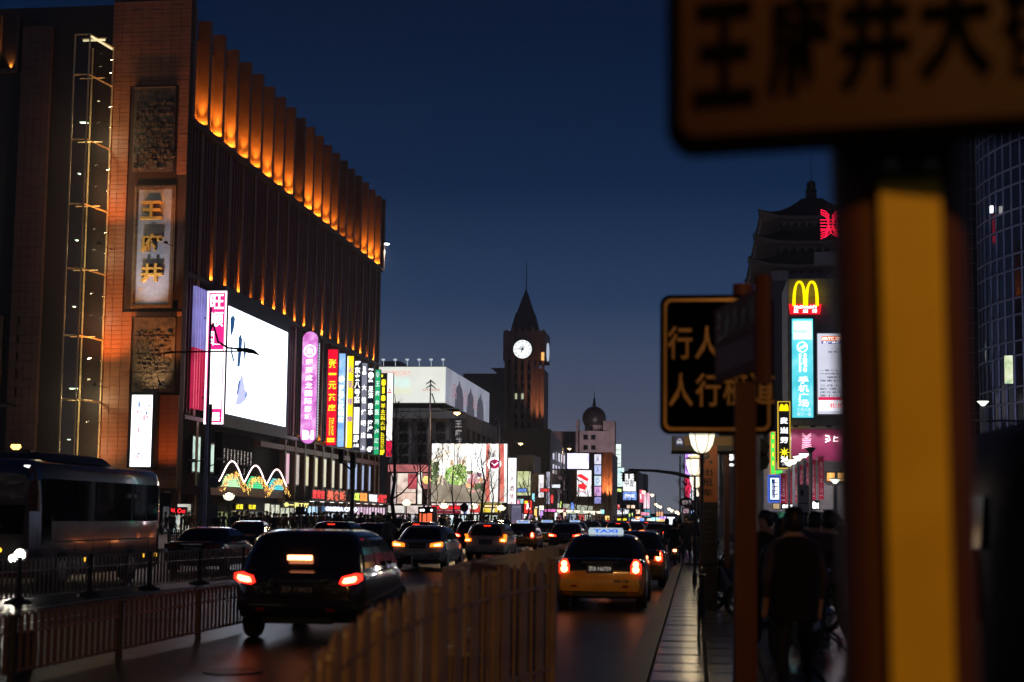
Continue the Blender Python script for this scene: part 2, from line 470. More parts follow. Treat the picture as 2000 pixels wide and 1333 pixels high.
for i in range(len(zs) - 1):
    for a in (1, 2):
        z = zs[i + 1] + (zs[i] - zs[i + 1]) * a / 3
        for t in (.02, .5, .98):
            x, y = lx1 + (LX1 - lx1) * t, Y0 - 3.2 + 3.2 * t - .05
            q.tube([(x - .12, y, z), (x + .12, y, z + .05)], .03, 5)
q.build('bracket', mat('bracket_steel', (.8, .75, .6), .15, 1), G, kind='stuff')
for v, e in ((240, 120), (340, 90), (470, 90), (600, 90), (760, 170), (860, 90)):
    if not e: continue
    z = P(150, v, Y0 - 2.6).z
    q = MB(); q.box(LX0 + .35, LX0 + (.95 if v in (240, 760) else .5), Y0 - 2.6, Y0 - 2.3, z, z + .08); q.build('lamp', emi('shaft_lamp', (.75, 1, .8), 1.2), G)
    lamp('POINT', 'shaft_light', (LX0 + .9, Y0 - 2.2, z - .5), e * 2, (1, .9, .6), G, shadow_soft_size=.2)
q = MB()
for (a, c) in (((lx1 + .05, Y0 - 3.1), (LX1 - .1, Y0 - .05)),):
    q.tube([(a[0], a[1], zs[0] - .15), (c[0], c[1], zs[0] - .15)], .09, 6)
q.tube([(LX0 + .2, Y0 - 2.2, zs[0] - .15), (lx1 + .8, Y0 - 2.2, zs[0] - .15)], .08, 6)
q.build('strip_lamp', emi('shaft_strip', (1, .9, .55), .75), G)
# carved relief panels and the name board in the corner wall
relief = mat('carved_relief', (.10, .07, .045), .5, var=.5, scale=2.5, bump=1.)
def relief_panel(v0, v1, seed, label, lit):
    x0, x1, z0, z1 = rect(259, v0, 340, v1, Y0)
    T = thing('carved_panel', label, 'relief panel', ((x0 + x1) / 2, Y0, z0), 'carved panels on the corner wall')
    q = MB(); q.box(x0, x1, Y0 + .1, Y0 + .26, z0, z1); q.build('back_slab', relief, T)
    r = random.Random(seed); q = MB()
    rows = 13
    for j in range(rows):                                   # bands of scrolls and figures standing proud
        z = z0 + .15 + (z1 - z0 - 1.1) * j / rows
        x = x0 + .12
        while x < x1 - .3:
            w = r.uniform(.12, .45); h = r.uniform(.12, .42); d = r.uniform(.05, .22)
            if r.random() < .8:
                n = r.choice((5, 6, 7)); a0 = r.random() * 6
                pts = [(x + w / 2 + w / 2 * math.cos(a0 + 2 * math.pi * k / n) * r.uniform(.7, 1.1), z + h / 2 + h / 2 * math.sin(a0 + 2 * math.pi * k / n) * r.uniform(.7, 1.1)) for k in range(n)]
                q.prism(pts, 'y', Y0 + .12, Y0 + .1 - d)
            x += w * r.uniform(.7, 1.2)
    for j in range(3): q.box(x0 + .1, x1 - .1, Y0 + .02, Y0 + .12, z0 + (z1 - z0) * (j + 1) / 4, z0 + (z1 - z0) * (j + 1) / 4 + .06)
    q.build('carving', relief, T, kind='stuff')
    q = MB(); q.box(x0 - .04, x1 + .04, Y0 - .25, Y0 + .26, z1 + .002, z1 + .08); q.build('hood', ledm, T)
relief_panel(172, 334, 1, 'tall dark carved stone panel at top of the brown corner wall', 0)
relief_panel(622, 766, 2, 'carved bronze panel lit by a spotlight below the three character board', 1)
x0, x1, z0, z1 = rect(259, 622, 338, 766, Y0)
lamp('SPOT', 'panel_beam', (x0 + 2.1, Y0 - 2.6, z0 - 1.2), 1500, (1, .72, .4), S, aim=(x0 + 1.7, Y0 + .1, z0 + 2.3), spot_size=R(55), spot_blend=.9, shadow_soft_size=.1)
x0, x1, z0, z1 = rect(259, 347, 340, 602, Y0)
N = thing('name_board', 'tall grey board with three gold raised characters and carved border on brown wall', 'name board', ((x0 + x1) / 2, Y0, z0))
q = MB(); q.box(x0, x1, Y0 + .12, Y0 + .26, z0, z1 - .6); q.build('back_slab', relief, N)
bw = .34; zt = z1 - .62
r = random.Random(4); q = MB()
for (a0, a1, c0, c1) in ((x0, x1, zt - bw, zt), (x0, x1, z0, z0 + bw), (x0, x0 + bw, z0 + bw + .01, zt - bw - .01), (x1 - bw, x1, z0 + bw + .01, zt - bw - .01)):
    q.box(a0, a1, Y0 + .02, Y0 + .125, c0, c1)
    k = 0
    L = max(a1 - a0, c1 - c0)
    while k * .2 + .1 < L:
        cx, cz = (a0 + .1 + k * .2, (c0 + c1) / 2) if a1 - a0 > c1 - c0 else ((a0 + a1) / 2, c0 + .1 + k * .2)
        q.prism([(cx + .085 * math.cos(t) * r.uniform(.7, 1), cz + .12 * math.sin(t)) for t in (0, 1.05, 2.1, 3.14, 4.2, 5.2)], 'y', Y0 + .03, Y0 - .05); k += 1
q.build('carved_border', mat('border_bronze', (.24, .16, .09), .4, .4, var=.3, bump=.6), N)
q = MB(); q.box(x0 + bw + .01, x1 - bw - .01, Y0 + .06, Y0 + .13, z0 + bw + .01, zt - bw - .01); q.build('face', mat('slate_face', (.33, .34, .38), .6, var=.15, scale=3, bump=.2), N)
gold = mat('gold_leaf', (.85, .50, .10), .35, .35)
def raised(body, cx, cz, w, h, d, m, parent, y):
    o = text(body, cx, y, cz, w, h, m, parent, bold=.035, name='character'); o.name = 'character'
    bm_ = bmesh.new(); bm_.from_mesh(o.data); bmesh.ops.remove_doubles(bm_, verts=bm_.verts, dist=.001)
    e = bmesh.ops.extrude_face_region(bm_, geom=bm_.faces[:])
    for v in [g for g in e['geom'] if isinstance(g, bmesh.types.BMVert)]: v.co.y -= d
    bmesh.ops.recalc_face_normals(bm_, faces=bm_.faces); bm_.to_mesh(o.data); bm_.free()
for ch, v in (('王', 412), ('府', 476), ('井', 534)):
    p = P(298, v, Y0); raised(ch, p.x, p.z, 1.75, 1.45, .4, gold, N, Y0 + .05)
p = P(318, 389, Y0); text('王府井', p.x, Y0 + .05, p.z, .2, .85, emi('seal_gold', (.5, .22, .06), .6), N, vertical=True)
p = P(274, 566, Y0); text('印', p.x, Y0 + .05, p.z, .28, .3, gold, N)
lamp('SPOT', 'name_beam', ((x0 + x1) / 2, Y0 - 4.2, z0 - 4), 3600, (.9, .92, 1), N, aim=((x0 + x1) / 2, Y0, z0 + 4.6), spot_size=R(40), spot_blend=.8, shadow_soft_size=.1)
# light box under the lower panel
x0, x1, z0, z1 = rect(256, 772, 296, 912, Y0 - .5)
B = thing('light_box', 'tall white lit advertising box in black frame on brown corner wall', 'light box', ((x0 + x1) / 2, Y0 - .5, z0))
q = MB(); q.box(x0 - .25, x1 + .35, Y0 - .5, Y0 + .15, z0 - .2, z1 + .25); q.build('case', black, B)
q = MB(); q.box(x0, x1, Y0 - .53, Y0 - .5, z0, z1); q.build('lit_face', glow_white, B)
for k in range(9):
    rr = random.Random(k); cx, cz = x0 + .35 + rr.uniform(0, 1.1), z0 + rr.uniform(.3, 5)
    poly2('print', disc(cx, cz, .16, 0, 7, .6, rr.uniform(.6, 2.2)) and [(a, c) for a, _, c in disc(cx, cz, .16, 0, 7, .6, rr.uniform(.6, 2.2))], Y0 - .53, emi('print_pink', (.9, .45, .5), .9) if k < 6 else emi('print_blue', (.2, .35, .7), .8), B)
# ------------------------------------------------------------------ big LED screen on the street side
SX = -39.25
c = [PX(443, 597, SX), PX(560, 648, SX), PX(560, 833, SX), PX(443, 810, SX)]
sy0, sy1 = (c[0].y + c[3].y) / 2, (c[1].y + c[2].y) / 2
sz1, sz0 = (c[0].z + c[1].z) / 2, (c[2].z + c[3].z) / 2
D = thing('led_screen', 'huge glowing white LED screen with blue ink figure on the store side', 'screen', (SX, sy0, sz0))
q = MB(); q.box(SX - 1.6, SX - .05, sy0 - .8, sy1 + .9, sz0 - 1.1, sz1 + 1.6); q.build('case', mat('screen_case', (.06, .07, .09), .5), D)
scr = emi('screen_white', (.80, .90, 1), 3.0, var=.06, scale=.15)
q = MB(); q.box(SX - .04, SX, sy0, sy1, sz0, sz1); q.build('display', scr, D)
ink = emi('ink_blue', (.02, .09, .25), .7); ink2 = emi('ink_pale', (.45, .48, .85), 1.1); ink3 = emi('ink_mint', (.65, .95, .9), 1.3)
def sp_(u, v): q = PX(u, v, SX + .01); return (q.y, q.z)
def inkshape(pts, m):
    q = MB(); q.prism([sp_(u, v) for u, v in pts], 'x', SX + .004, SX + .02); q.build('print', m, D)
inkshape([(450, 622), (455, 616), (459, 622), (457, 640), (452, 658), (450, 648)], ink)
inkshape([(466, 660), (470, 653), (473, 664), (471, 690), (468, 717), (463, 716), (465, 690)], ink)
inkshape([(474, 657), (478, 668), (480, 690), (478, 710), (476, 690), (476, 672)], ink)
inkshape([(452, 670), (454, 690), (458, 706), (455, 706), (451, 690)], ink)
inkshape([(470, 730), (475, 738), (478, 760), (484, 770), (479, 782), (470, 790), (459, 792), (464, 770), (468, 745)], ink2)
inkshape([(466, 745), (470, 742), (469, 752), (464, 772), (462, 770)], ink)
inkshape([(477, 774), (481, 764), (484, 770), (480, 779)], ink)
inkshape([(469, 790), (470, 812), (468, 812), (467, 790)], ink2)
inkshape([(517, 672), (521, 680), (525, 673), (524, 690), (527, 705), (521, 715), (515, 705), (518, 692)], ink3)
for k in range(3): inkshape([(525, 770 + 7 * k), (545, 773 + 7 * k), (545, 774 + 7 * k), (525, 771 + 7 * k)], ink3)
lamp('AREA', 'screen_glow', (SX + .3, (sy0 + sy1) / 2, (sz0 + sz1) / 2), 1200, (.55, .72, 1), D, aim=(SX + 10, (sy0 + sy1) / 2, sz0), shape='RECTANGLE', size=17, size_y=8)
# ------------------------------------------------------------------ vertical signs on the piers
UM = {}
CASE = mat('sign_case', (.12, .12, .13), .4)
def vsign(label, u0, v0, u1, v1, face, d=None, depth=.45, cat='sign', group='vertical signs on the store side', border=None, name='vertical_sign'):
    d = d or PX(u0, (v0 + v1) / 2, -40).y
    x0, x1, z0, z1 = rect(u0, v0, u1, v1, d)
    T = thing(name, label, cat, ((x0 + x1) / 2, d, z0), group); UM[T.name] = (u0 + u1) / 2
    q = MB(); q.box(x0, x1, d, d + depth, z0, z1); q.build('case', CASE, T)
    q = MB(); q.box(x0 + .06, x1 - .06, d - .03, d - .002, z0 + .06, z1 - .06); q.build('lit_face', face, T)
    if border:
        q = MB()
        for (a0, a1, c0, c1) in ((x0, x1, z1 - .14, z1), (x0, x1, z0, z0 + .14), (x0, x0 + .14, z0 + .14, z1 - .14), (x1 - .14, x1, z0 + .14, z1 - .14)): q.box(a0, a1, d - .06, d - .031, c0, c1)
        q.build('border', border, T)
    q = MB()
    for z in (z0 + (z1 - z0) * .2, z0 + (z1 - z0) * .8): q.tube([(x0 - .01, d + depth / 2, z), (x0 - .5, d + depth / 2, z)], .05, 5)
    q.build('bracket', darkmetal, T)
    um_, xm_, sc_ = (u0 + u1) / 2, (x0 + x1) / 2, (x1 - x0) / (u1 - u0)
    def put(body, uc, va, vb, wpx, m, **kw):
        a, c = P(uc, va, d), P(uc, vb, d); w = wpx * sc_
        return text(body, xm_ + (uc - um_) * sc_, d - .036 - kw.pop('up', 0), (a.z + c.z) / 2, w, a.z - c.z, m, T, **kw)
    def patch(ua, va, ub, vb, m, up=.004):
        _, _, c0, c1 = rect(ua, va, ub, vb, d); a0, a1 = xm_ + (ua - um_) * sc_, xm_ + (ub - um_) * sc_
        q = MB(); q.box(a0, a1, d - .034 - up, d - .031, c0, c1); return q.build('print', m, T)
    return T, put, patch, d
mag = emi('magenta', (.75, .02, .22), 1.1); pwhite = emi('pink_white', (1, .85, .92), 2.2)
T, put, patch, d = vsign('pink and white lit vertical sign with three large white characters beside the LED screen', 402, 569, 440, 829, mag, border=pwhite)
for ch, a, c_ in (('旺', 575, 604), ('顺', 610, 639), ('阁', 646, 675)): put(ch, 421, a, c_, 26, glow_white, bold=.05)
patch(408, 683, 435, 799, emi('cream_lit', (1, .92, .86), 2.0)); put('7层', 421, 806, 823, 24, glow_white, bold=.05)
# capsule sign
d = PX(588, 760, -40).y; x0, x1, z0, z1 = rect(588, 647, 620, 868, d)
T = thing('capsule_sign', 'rounded violet lit capsule sign with round emblem and B1 at its foot', 'sign', ((x0 + x1) / 2, d, z0), 'vertical signs on the store side'); UM[T.name] = 604
rr = (x1 - x0) / 2; cx = (x0 + x1) / 2
def capsule(r): return [(cx + r * math.cos(a), z1 - rr + r * math.sin(a)) for a in [math.pi * k / 10 for k in range(11)]] + [(cx + r * math.cos(a), z0 + rr + r * math.sin(a)) for a in [math.pi + math.pi * k / 10 for k in range(11)]]
q = MB(); q.prism(capsule(rr), 'y', d, d + .7); q.build('case', CASE, T)
q = MB(); q.prism(capsule(rr - .06), 'y', d - .05, d - .002); q.build('lit_face', emi('violet_lit', (.75, .2, .7), .9, spots=[(.45, .06, .40), (.8, .25, .75), (.95, .6, .9)], scale=1.1), T)
for i, ch in enumerate('耀莱成龙国际影城'):
    v = 708 + i * 15.2; a = P(602, v, d); text(ch, cx - .05, d - .06, a.z, .78, .62, emi('pale_pink', (1, .88, .98), 1.5), T, bold=.03)
a = P(604, 686, d); a.x = cx; ring = MB()
ring.tube([(a.x + .58 * math.cos(t), d - .07, a.z + .58 * math.sin(t)) for t in [2 * math.pi * k / 20 for k in range(21)]], .07, 5); ring.build('emblem_ring', glow_white, T)
text('象', a.x, d - .06, a.z, .75, .7, glow_white, T, bold=.03)
a = P(603, 850, d); text('B1', cx, d - .06, a.z, 1.15, .95, glow_white, T, bold=.06)
q = MB()
for k in range(60): q.box(x1 + .02, x1 + .1, d + .1, d + .2, z0 + .8 + k * .16, z0 + .86 + k * .16)
q.build('bead_light', emi('bead', (.8, .85, 1), 1.2), T, kind='stuff')
red = emi('sign_red', (.85, .005, .03), .95)
T, put, patch, d = vsign('red lit vertical tea shop sign with yellow characters', 638, 682, 659, 871, red)
for ch, a, c_ in (('张', 702, 719), ('一', 729, 733), ('元', 745, 761), ('茶', 769, 784), ('庄', 790, 803)): put(ch, 648.5, a, c_, 15, glow_yel, bold=.03)
o = put('TEA SHOP', 650, 815, 851, 6, glow_yel, bold=.04); 
def turn_text(body, T, d, uc, va, vb, wpx, m):
    a, c = P(uc, va, d), P(uc, vb, d); L = a.z - c.z; w = wpx * d / F_PX
    text(body, T.location.x + (uc - UM[T.name]) * d / F_PX * .96, d - .04, (a.z + c.z) / 2, L, w, m, T, tilt=-math.pi / 2, bold=.02)
bpy.data.objects.remove(o)
turn_text('TEA SHOP', T, d, 651, 816, 851, 5, glow_yel); turn_text('ZHANGYIYUAN', T, d, 645, 816, 851, 3, glow_yel)
patch(641, 856, 655, 860, glow_yel); patch(641, 861, 655, 864, glow_yel)
blu = emi('sky_blue_lit', (.25, .5, .9), 1., spots=[(.10, .30, .75), (.3, .55, .9), (.75, .88, 1)], scale=.6)
T, put, patch, d = vsign('pale blue lit vertical sign with white round logo and white characters', 660, 690, 674, 874, blu)
put('●', 666, 735, 747, 11, glow_white)
for i, ch in enumerate('海马体照相馆'): put(ch, 666.5, 752 + i * 12.5, 763 + i * 12.5, 10, glow_white, bold=.05)
T, put, patch, d = vsign('bright yellow vertical sign with purple characters', 676, 695, 690, 876, emi('sign_yellow', (1, .72, .01), 1.15))
for ch, a, c_ in (('火', 716, 730), ('凤', 745, 760), ('祥', 778, 792), ('煌', 813, 826)): put(ch, 683, a, c_, 12, emi('purple_ink', (.25, .12, .6), .8), bold=.03)
patch(677, 697, 679, 873, emi('cream_edge', (1, .95, .7), 1.5))
nb = emi('navy_dim', (.012, .014, .035), .6)
T, put, patch, d = vsign('dark vertical sign with white 宋氏 style characters above a white panel', 690, 703, 704, 880, nb)
T['label'] = 'dark vertical sign with bold white characters above a long white panel'
put('厨', 697, 706, 714, 11, glow_white, bold=.05)
for i, ch in enumerate('东来八号菜'): put(ch, 697, 717 + i * 14.5, 730 + i * 14.5, 11, glow_white, bold=.05)
patch(691.5, 796, 702, 848, glow_white); put('5F', 697, 851, 864, 10, glow_white, bold=.06); put('火锅', 697, 867, 874, 10, glow_white, bold=.05)
T, put, patch, d = vsign('grey vertical sign with thin white characters', 704.5, 709, 716.5, 884, emi('grey_lit', (.24, .25, .33), .8, var=.2, scale=1.))
put('♟', 710, 716, 732, 8, glow_white)
for ch, a, c_ in (('大', 752, 763), ('牲', 776, 788), ('烤', 800, 811), ('吧', 822, 832), ('店', 845, 856), ('上', 871, 878)): put(ch, 710.5, a, c_, 9, glow_white)
T, put, patch, d = vsign('black vertical sign with white round emblem and white characters ending in 4F', 717, 718, 729.5, 887, nb)
put('养生', 723, 720, 724, 10, glow_white, bold=.05); put('◉', 723, 727, 740, 11, glow_white); put('SPA', 723, 742, 747, 9, glow_white, bold=.05)
for i, ch in enumerate('足浴推拿按摩SPA'[:6]): put(ch, 723.5, 755 + i * 12 + (i // 2) * 9, 766 + i * 12 + (i // 2) * 9, 10, glow_white, bold=.05)
put('SPA', 723, 848, 856, 10, glow_white, bold=.05); put('4F', 723, 873, 883, 11, glow_white, bold=.06)
T, put, patch, d = vsign('green vertical sign with pale characters for a pharmacy', 731, 722, 742, 889, emi('sign_green', (.01, .42, .16), .9))
put('ψ', 736, 726, 738, 6, glow_dim)
for i, ch in enumerate('王府井医药商店'): put(ch, 736.5, 745 + i * 18.5, 755 + i * 18.5, 8, emi('mint_white', (.75, 1, .9), 1.2), bold=.01)
put('114', 736, 873, 879, 8, glow_dim)
T, put, patch, d = vsign('black vertical sign with yellow numerals and characters, furthest of the black ones', 742.5, 729, 754, 892, emi('black_lit', (.01, .01, .008), .5))
put('"', 744.5, 732, 737, 4, glow_yel, bold=.05)
for ch, a, c_ in (('8', 741, 754), ('1', 756, 769), ('8', 772, 784), ('羊', 788, 798), ('主', 800, 811), ('题', 813, 821), ('火', 823, 831), ('锅', 833, 841)): put(ch, 748, a, c_, 9 if ch != '1' else 5, glow_yel, bold=.05)
turn_text('85233331', T, d, 748, 845, 876, 7, glow_yel); put('5F', 748, 879, 889, 9, glow_yel, bold=.05)
T, put, patch, d = vsign('white vertical sign with a red triangle and red lower end at the store far corner', 755, 729, 767, 893, emi('sign_white', (1, .96, .93), 1.6), d=182)
patch(755.6, 861, 766.4, 892, emi('sign_red2', (.75, .01, .06), .9)); put('△', 760.5, 757, 769, 9, glow_red, bold=.06); turn_text('LA GRILL CAFE', T, 182, 760, 785, 850, 4, emi('ink_red', (.7, .15, .15), .8))
# floodlight hanging out over the roof corner
p = P(755, 476, Y1)
T = thing('floodlight', 'small bright white floodlight on the far roof corner of the brown store', 'floodlight', p)
q = MB(); q.lathe([(.1, p.z + .25), (.35, p.z + .1), (.4, p.z)], p.x, p.y, 12); q.tube([(p.x, p.y, p.z + .2), (-40.3, Y1 + .1, p.z + .5)], .05, 5); q.build('housing', darkmetal, T)
q = MB(); q.lathe([(.38, p.z - .12), (.3, p.z - .01)], p.x, p.y, 12); q.build('lens', emi('flood_lens', (.8, .92, 1), 8), T)
lamp('SPOT', 'flood_beam', (p.x, p.y, p.z - .2), 6000, (.7, .85, 1), T, aim=(p.x + 6, p.y + 2, 0), spot_size=R(70), spot_blend=.5)
# dark directory board with columns of white lettering
DX = -40.1
a, c_ = PX(434, 862, DX), PX(494, 915, DX)
T = thing('directory_board', 'dark wall board with vertical columns of white lettering above the arch entrance', 'sign', (DX, a.y, c_.z))
q = MB(); q.box(DX - .6, DX, a.y, c_.y, c_.z - .8, a.z + .8); q.build('board', mat('board_matte', (.005, .005, .008), .85, spec=.1), T)
cols = ['天地一家中餐厅', '金钱豹自助餐厅', '俏江南川菜馆', '新元素西餐厅', '汉拿山烤肉店', '王品台塑牛排', '港丽茶餐厅', '必胜客', '星空酒吧厅']
for i, s_ in enumerate(cols):
    y = a.y + (c_.y - a.y) * (i + .6) / 9.4
    zt = PX(438 + 6 * i, 864 + 1.0 * i, DX).z
    text(s_, DX + .03, y, zt - 1.15, .32, 1.25, emi('board_letters', (.75, .68, .62), .55), T, face='x', vertical=True, bold=.02)
    if i not in (4, 5): text(s_[::-1][:5], DX + .03, y, zt - 2.55, .28, .95, emi('board_letters', (1, 1, 1), .5), T, face='x', vertical=True)
# ------------------------------------------------------------------ arch entrance with neon waves and garlands
AX = -37.6
ya, yb = PX(428, 940, AX).y, PX(560, 940, AX).y
T = thing('arch_canopy', 'entrance canopy with three white neon arches, garlands of lights and green glowing fans', 'canopy', (AX, ya, 3.2))
q = MB(); q.box(XR, AX - .35, ya - 1, yb, 3.2, 3.9); q.build('canopy_slab', stone2, T)
L = yb - ya
neon = emi('neon_pink', (1, .72, .72), 3.2)
r = random.Random(9)
grl = MB(); pts_l = MB(); pts_r = MB()
for k in range(3):
    y0_, y1_ = ya + L * k / 3, ya + L * (k + 1) / 3
    base, top = 4.3, 6.0 - .12 * k
    curve = []
    for i in range(15):
        t = i / 14; y = y0_ + (y1_ - y0_) * t; z = base + (top - base) * (math.sin(math.pi * t) ** 1.2)
        curve.append((AX, y, z))
    q = MB(); q.tube(curve, .055, 6); q.build('neon_tube', neon, T)
    q = MB(); q.prism([(AX_[1], AX_[2]) for AX_ in curve], 'x', AX - .35, AX - .05); q.build('arch_panel', mat('arch_dark', (.012, .012, .011), .8, spec=.1), T)
    for i in range(300):                                      # garland clumps hang under the arch
        t = r.random(); y = y0_ + (y1_ - y0_) * t - .35; z = base - .75 + (top - base - .35) * (math.sin(math.pi * min(1, t * 1.02)) ** 1.1) + r.gauss(0, .13); x = AX + r.uniform(.05, .5)
        s_ = r.uniform(.05, .13)
        tgt = grl
        a0 = r.random() * 6
        tgt.q(*[(x + r.uniform(-.03, .03), y + s_ * math.cos(a0 + j * 2.1), z + s_ * math.sin(a0 + j * 2.1)) for j in range(3)])
        if r.random() < .62:
            tb = pts_l if r.random() < .7 else pts_r
            h = r.uniform(.02, .055); tb.box(x + .05, x + .06, y - h, y + h, z - h, z + h)
    g0 = [(y0_ + .35, 3.92)] + [(y0_ + .3 + (y1_ - y0_ - .7) * i / 8, 3.92 + 1.05 * math.sin(math.pi * i / 8)) for i in range(9)] + [(y1_ - .35, 3.92)]
    for i in range(6):                                        # fan of lit bars
        z0_, z1_ = 3.92 + i * .17, 3.92 + i * .17 + .13
        hw = (y1_ - y0_) * .36 * math.cos(math.asin(min(.98, (i + .5) / 6.5)))
        yc = (y0_ + y1_) / 2 - .1
        col = [(.55, .95, .55), (.02, .75, .32), (.05, .65, .75)][k]
        q = MB(); q.box(AX - .03, AX + .02, yc - hw, yc + hw, z0_, z1_); q.build('fan_bar', emi('fan_lit_%s' % ('pale', 'green', 'teal')[k], col, 1.0), T)
grl.build('garland', mat('garland_leaf', (.22, .17, .03), .6, var=.5), T, kind='stuff')
pts_l.build('fairy_light', emi('fairy_gold', (1, .62, .12), 2.6), T, kind='stuff')
pts_r.build('fairy_light', emi('fairy_red', (1, .25, .12), 1.6), T, kind='stuff')
# ------------------------------------------------------------------ shopfronts at street level, left
def facade_sign(body, u0, v0, u1, v1, X, m, label, back=None, cat='shop sign', bold=.05, group=None):
    a, c = PX(u0, v0, X), PX(u1, v1, X)
    m0, m1 = PX(u0, (v0 + v1) / 2, X), PX(u1, (v0 + v1) / 2, X)
    um = (u0 + u1) / 2
    z1, z0 = PX(um, v0, X).z, PX(um, v1, X).z
    T = thing('shop_sign', label, cat, (X, m0.y, z0), group)
    q = MB(); q.box(X - .3, X - .05, m0.y, m1.y, z0, z1); q.build('board', back or mat('board_dark', (.02, .02, .03), .5), T)
    if body: text(body, X, (m0.y + m1.y) / 2, (z0 + z1) / 2, (m1.y - m0.y) * .94, (z1 - z0) * .84, m, T, face='x', bold=bold)
    return T
facade_sign('麦肯吉', 610, 956, 635, 976, -38.2, glow_red, 'red neon characters on dark board over the street canopy, nearer pair', None)
facade_sign('美食城', 638, 957, 676, 980, -38.2, emi('glow_ember', (1, .12, .05), 1.3), 'ember red neon characters on the dark canopy board beside the first red neon')
facade_sign('LOKK', 690, 962, 703, 979, -38.2, emi('neon_lime', (.75, 1, .1), 1.3), 'lime neon letters on the dark canopy board')
facade_sign('BURGER', 703.4, 962, 718, 981, -38.2, emi('neon_orange', (1, .35, .05), 1.3), 'orange neon letters on the dark canopy board beside the lime letters')
facade_sign('WONG', 720.5, 965, 737, 982, -38.2, glow_white, 'white lit letters on the dark canopy board next to red characters')
facade_sign('必胜客', 737.4, 965, 756, 984, -38.2, glow_red, 'red lit characters at the far end of the dark canopy board')
a, c_ = PX(606, 980, -38.2), PX(760, 985, -38.2)
T = thing('street_canopy', 'long flat dark canopy over lit shopfronts on the left pavement', 'canopy', (-39, a.y, 3))
q = MB(); q.box(XR, -38.0, a.y, c_.y, 3.05, 3.22); q.build('canopy_slab', ledm, T)
q = MB()
for k in range(9): q.box(-38.8, -38.5, a.y + 2 + k * 4, a.y + 2.6 + k * 4, 3.02, 3.05)
q.build('downlight', emi('downlight', (1, .95, .85), 3), T)
facade_sign('金一百工厅', 553, 981, 604, 993, -38.6, emi('neon_gold', (1, .9, .25), 1.5), 'gold lit characters on a dark fascia beside the arch entrance')
facade_sign('成富', 461, 984, 475, 996, -38.7, glow_yel, 'small yellow neon characters under the arch canopy, nearer pair')
facade_sign('名店', 485, 985, 500, 996, -38.7, glow_yel, 'small yellow neon characters under the arch canopy, farther pair')
facade_sign('全聚德烤', 487, 1010, 517, 1026, -38.9, glow_red, 'red neon lines low in a shop window under the arch canopy')
facade_sign('OMEGA CASIO', 634, 990, 700, 1000, -38.4, glow_white, 'white glowing fascia letters over the blue shopfront', back=emi('fascia_blue', (.05, .12, .25), .6))
shop = [  # u0, v0, u1, v1, colours
    (437, 1000, 462, 1040, [(.03, .06, .03), (.10, .14, .05), (.45, .45, .2)], 'dim green shopfront glass under the arches'),
    (463, 998, 485, 1040, [(.03, .04, .03), (.25, .2, .1), (.6, .5, .3)], 'dim amber shopfront glass under the arches'),
    (486, 998, 520, 1040, [(.04, .05, .04), (.12, .13, .10), (.3, .25, .2)], 'grey green shopfront glass with red neon lines'),
    (527, 985, 575, 1040, [(.15, .16, .1), (.6, .6, .45), (1, 1, .85)], 'bright cream shopfront glass by the arch canopy'),
    (578, 992, 598, 1040, [(.05, .05, .05), (.3, .3, .25), (.5, .45, .4)], 'dim shopfront doorway between cream and blue shops'),
    (600, 988, 625, 1040, [(.15, .4, .8), (.5, .8, 1), (1, 1, 1)], 'bright blue white shopfront glass'),
    (626, 1002, 690, 1040, [(.12, .16, .22), (.45, .55, .65), (.9, 1, 1)], 'long pale blue shopfront glass under the white fascia letters'),
    (691, 990, 757, 1006, [(.3, .1, .15), (.8, .5, .7), (1, .95, 1)], 'row of small pink and white lit boxes under canopy end'),
    (694, 1007, 732, 1040, [(.12, .08, .06), (.6, .5, .4), (1, .95, .85)], 'warm shopfront glass at the canopy far end')]
for u0, v0, u1, v1, cs, lab in shop:
    X = -38.9 if u0 > 520 else -39.2
    m0, m1 = PX(u0, 1010, X), PX(u1, 1010, X); um = (u0 + u1) / 2
    z1, z0 = PX(um, v0, X).z, max(.16, PX(um, v1, X).z)
    T = thing('shopfront', lab, 'shopfront', (X, m0.y, z0), 'lit shopfronts along the left pavement')
    q = MB(); q.box(X - .5, X - .3, m0.y, m1.y, z0, z1); q.build('display', emi('disp_' + lab[:14], cs[1], 1.0, spots=cs, scale=2.2), T)
    nw = max(2, int((m1.y - m0.y) / 1.4)); f = MB()
    for k in range(nw + 1):
        y = m0.y + (m1.y - m0.y) * k / nw; f.box(X - .05, X + .03, y - .05, y + .05, z0, z1)
    f.box(X - .04, X + .02, m0.y + .051, m1.y - .051, z1 - .1, z1 - .005); f.build('frame', darkmetal, T)
    gg = clear_glass('shop_glass', (.9, .93, .95), .08)
    q = MB(); q.q((X - .01, m0.y + .06, z0), (X - .01, m1.y - .06, z0), (X - .01, m1.y - .06, z1 - .11), (X - .01, m0.y + .06, z1 - .11)); q.build('glass', gg, T)
# street windows of the corner: tall lit window slots and the entrance under the brown wall
for u0, v0, u1, v1, nm in ((374, 850, 388, 925, 'a'), (403, 865, 415, 925, 'b')):
    X = -40.3; m0, m1 = PX(u0, 890, X), PX(u1, 890, X); um = (u0 + u1) / 2
    q = MB(); q.box(X - .2, X + .1, m0.y - .15, m1.y + .15, PX(um, v1, X).z, PX(um, v0, X).z); w = q.build('window', black, S)
    q = MB(); q.box(X + .101, X + .12, m0.y, m1.y, PX(um, v1, X).z + .15, PX(um, v0, X).z - .15); q.build('pane', emi('mint_window', (.5, .75, .65), .75, spots=[(.2, .35, .3), (.6, .85, .75), (.8, 1, .9)], scale=1.5), w)
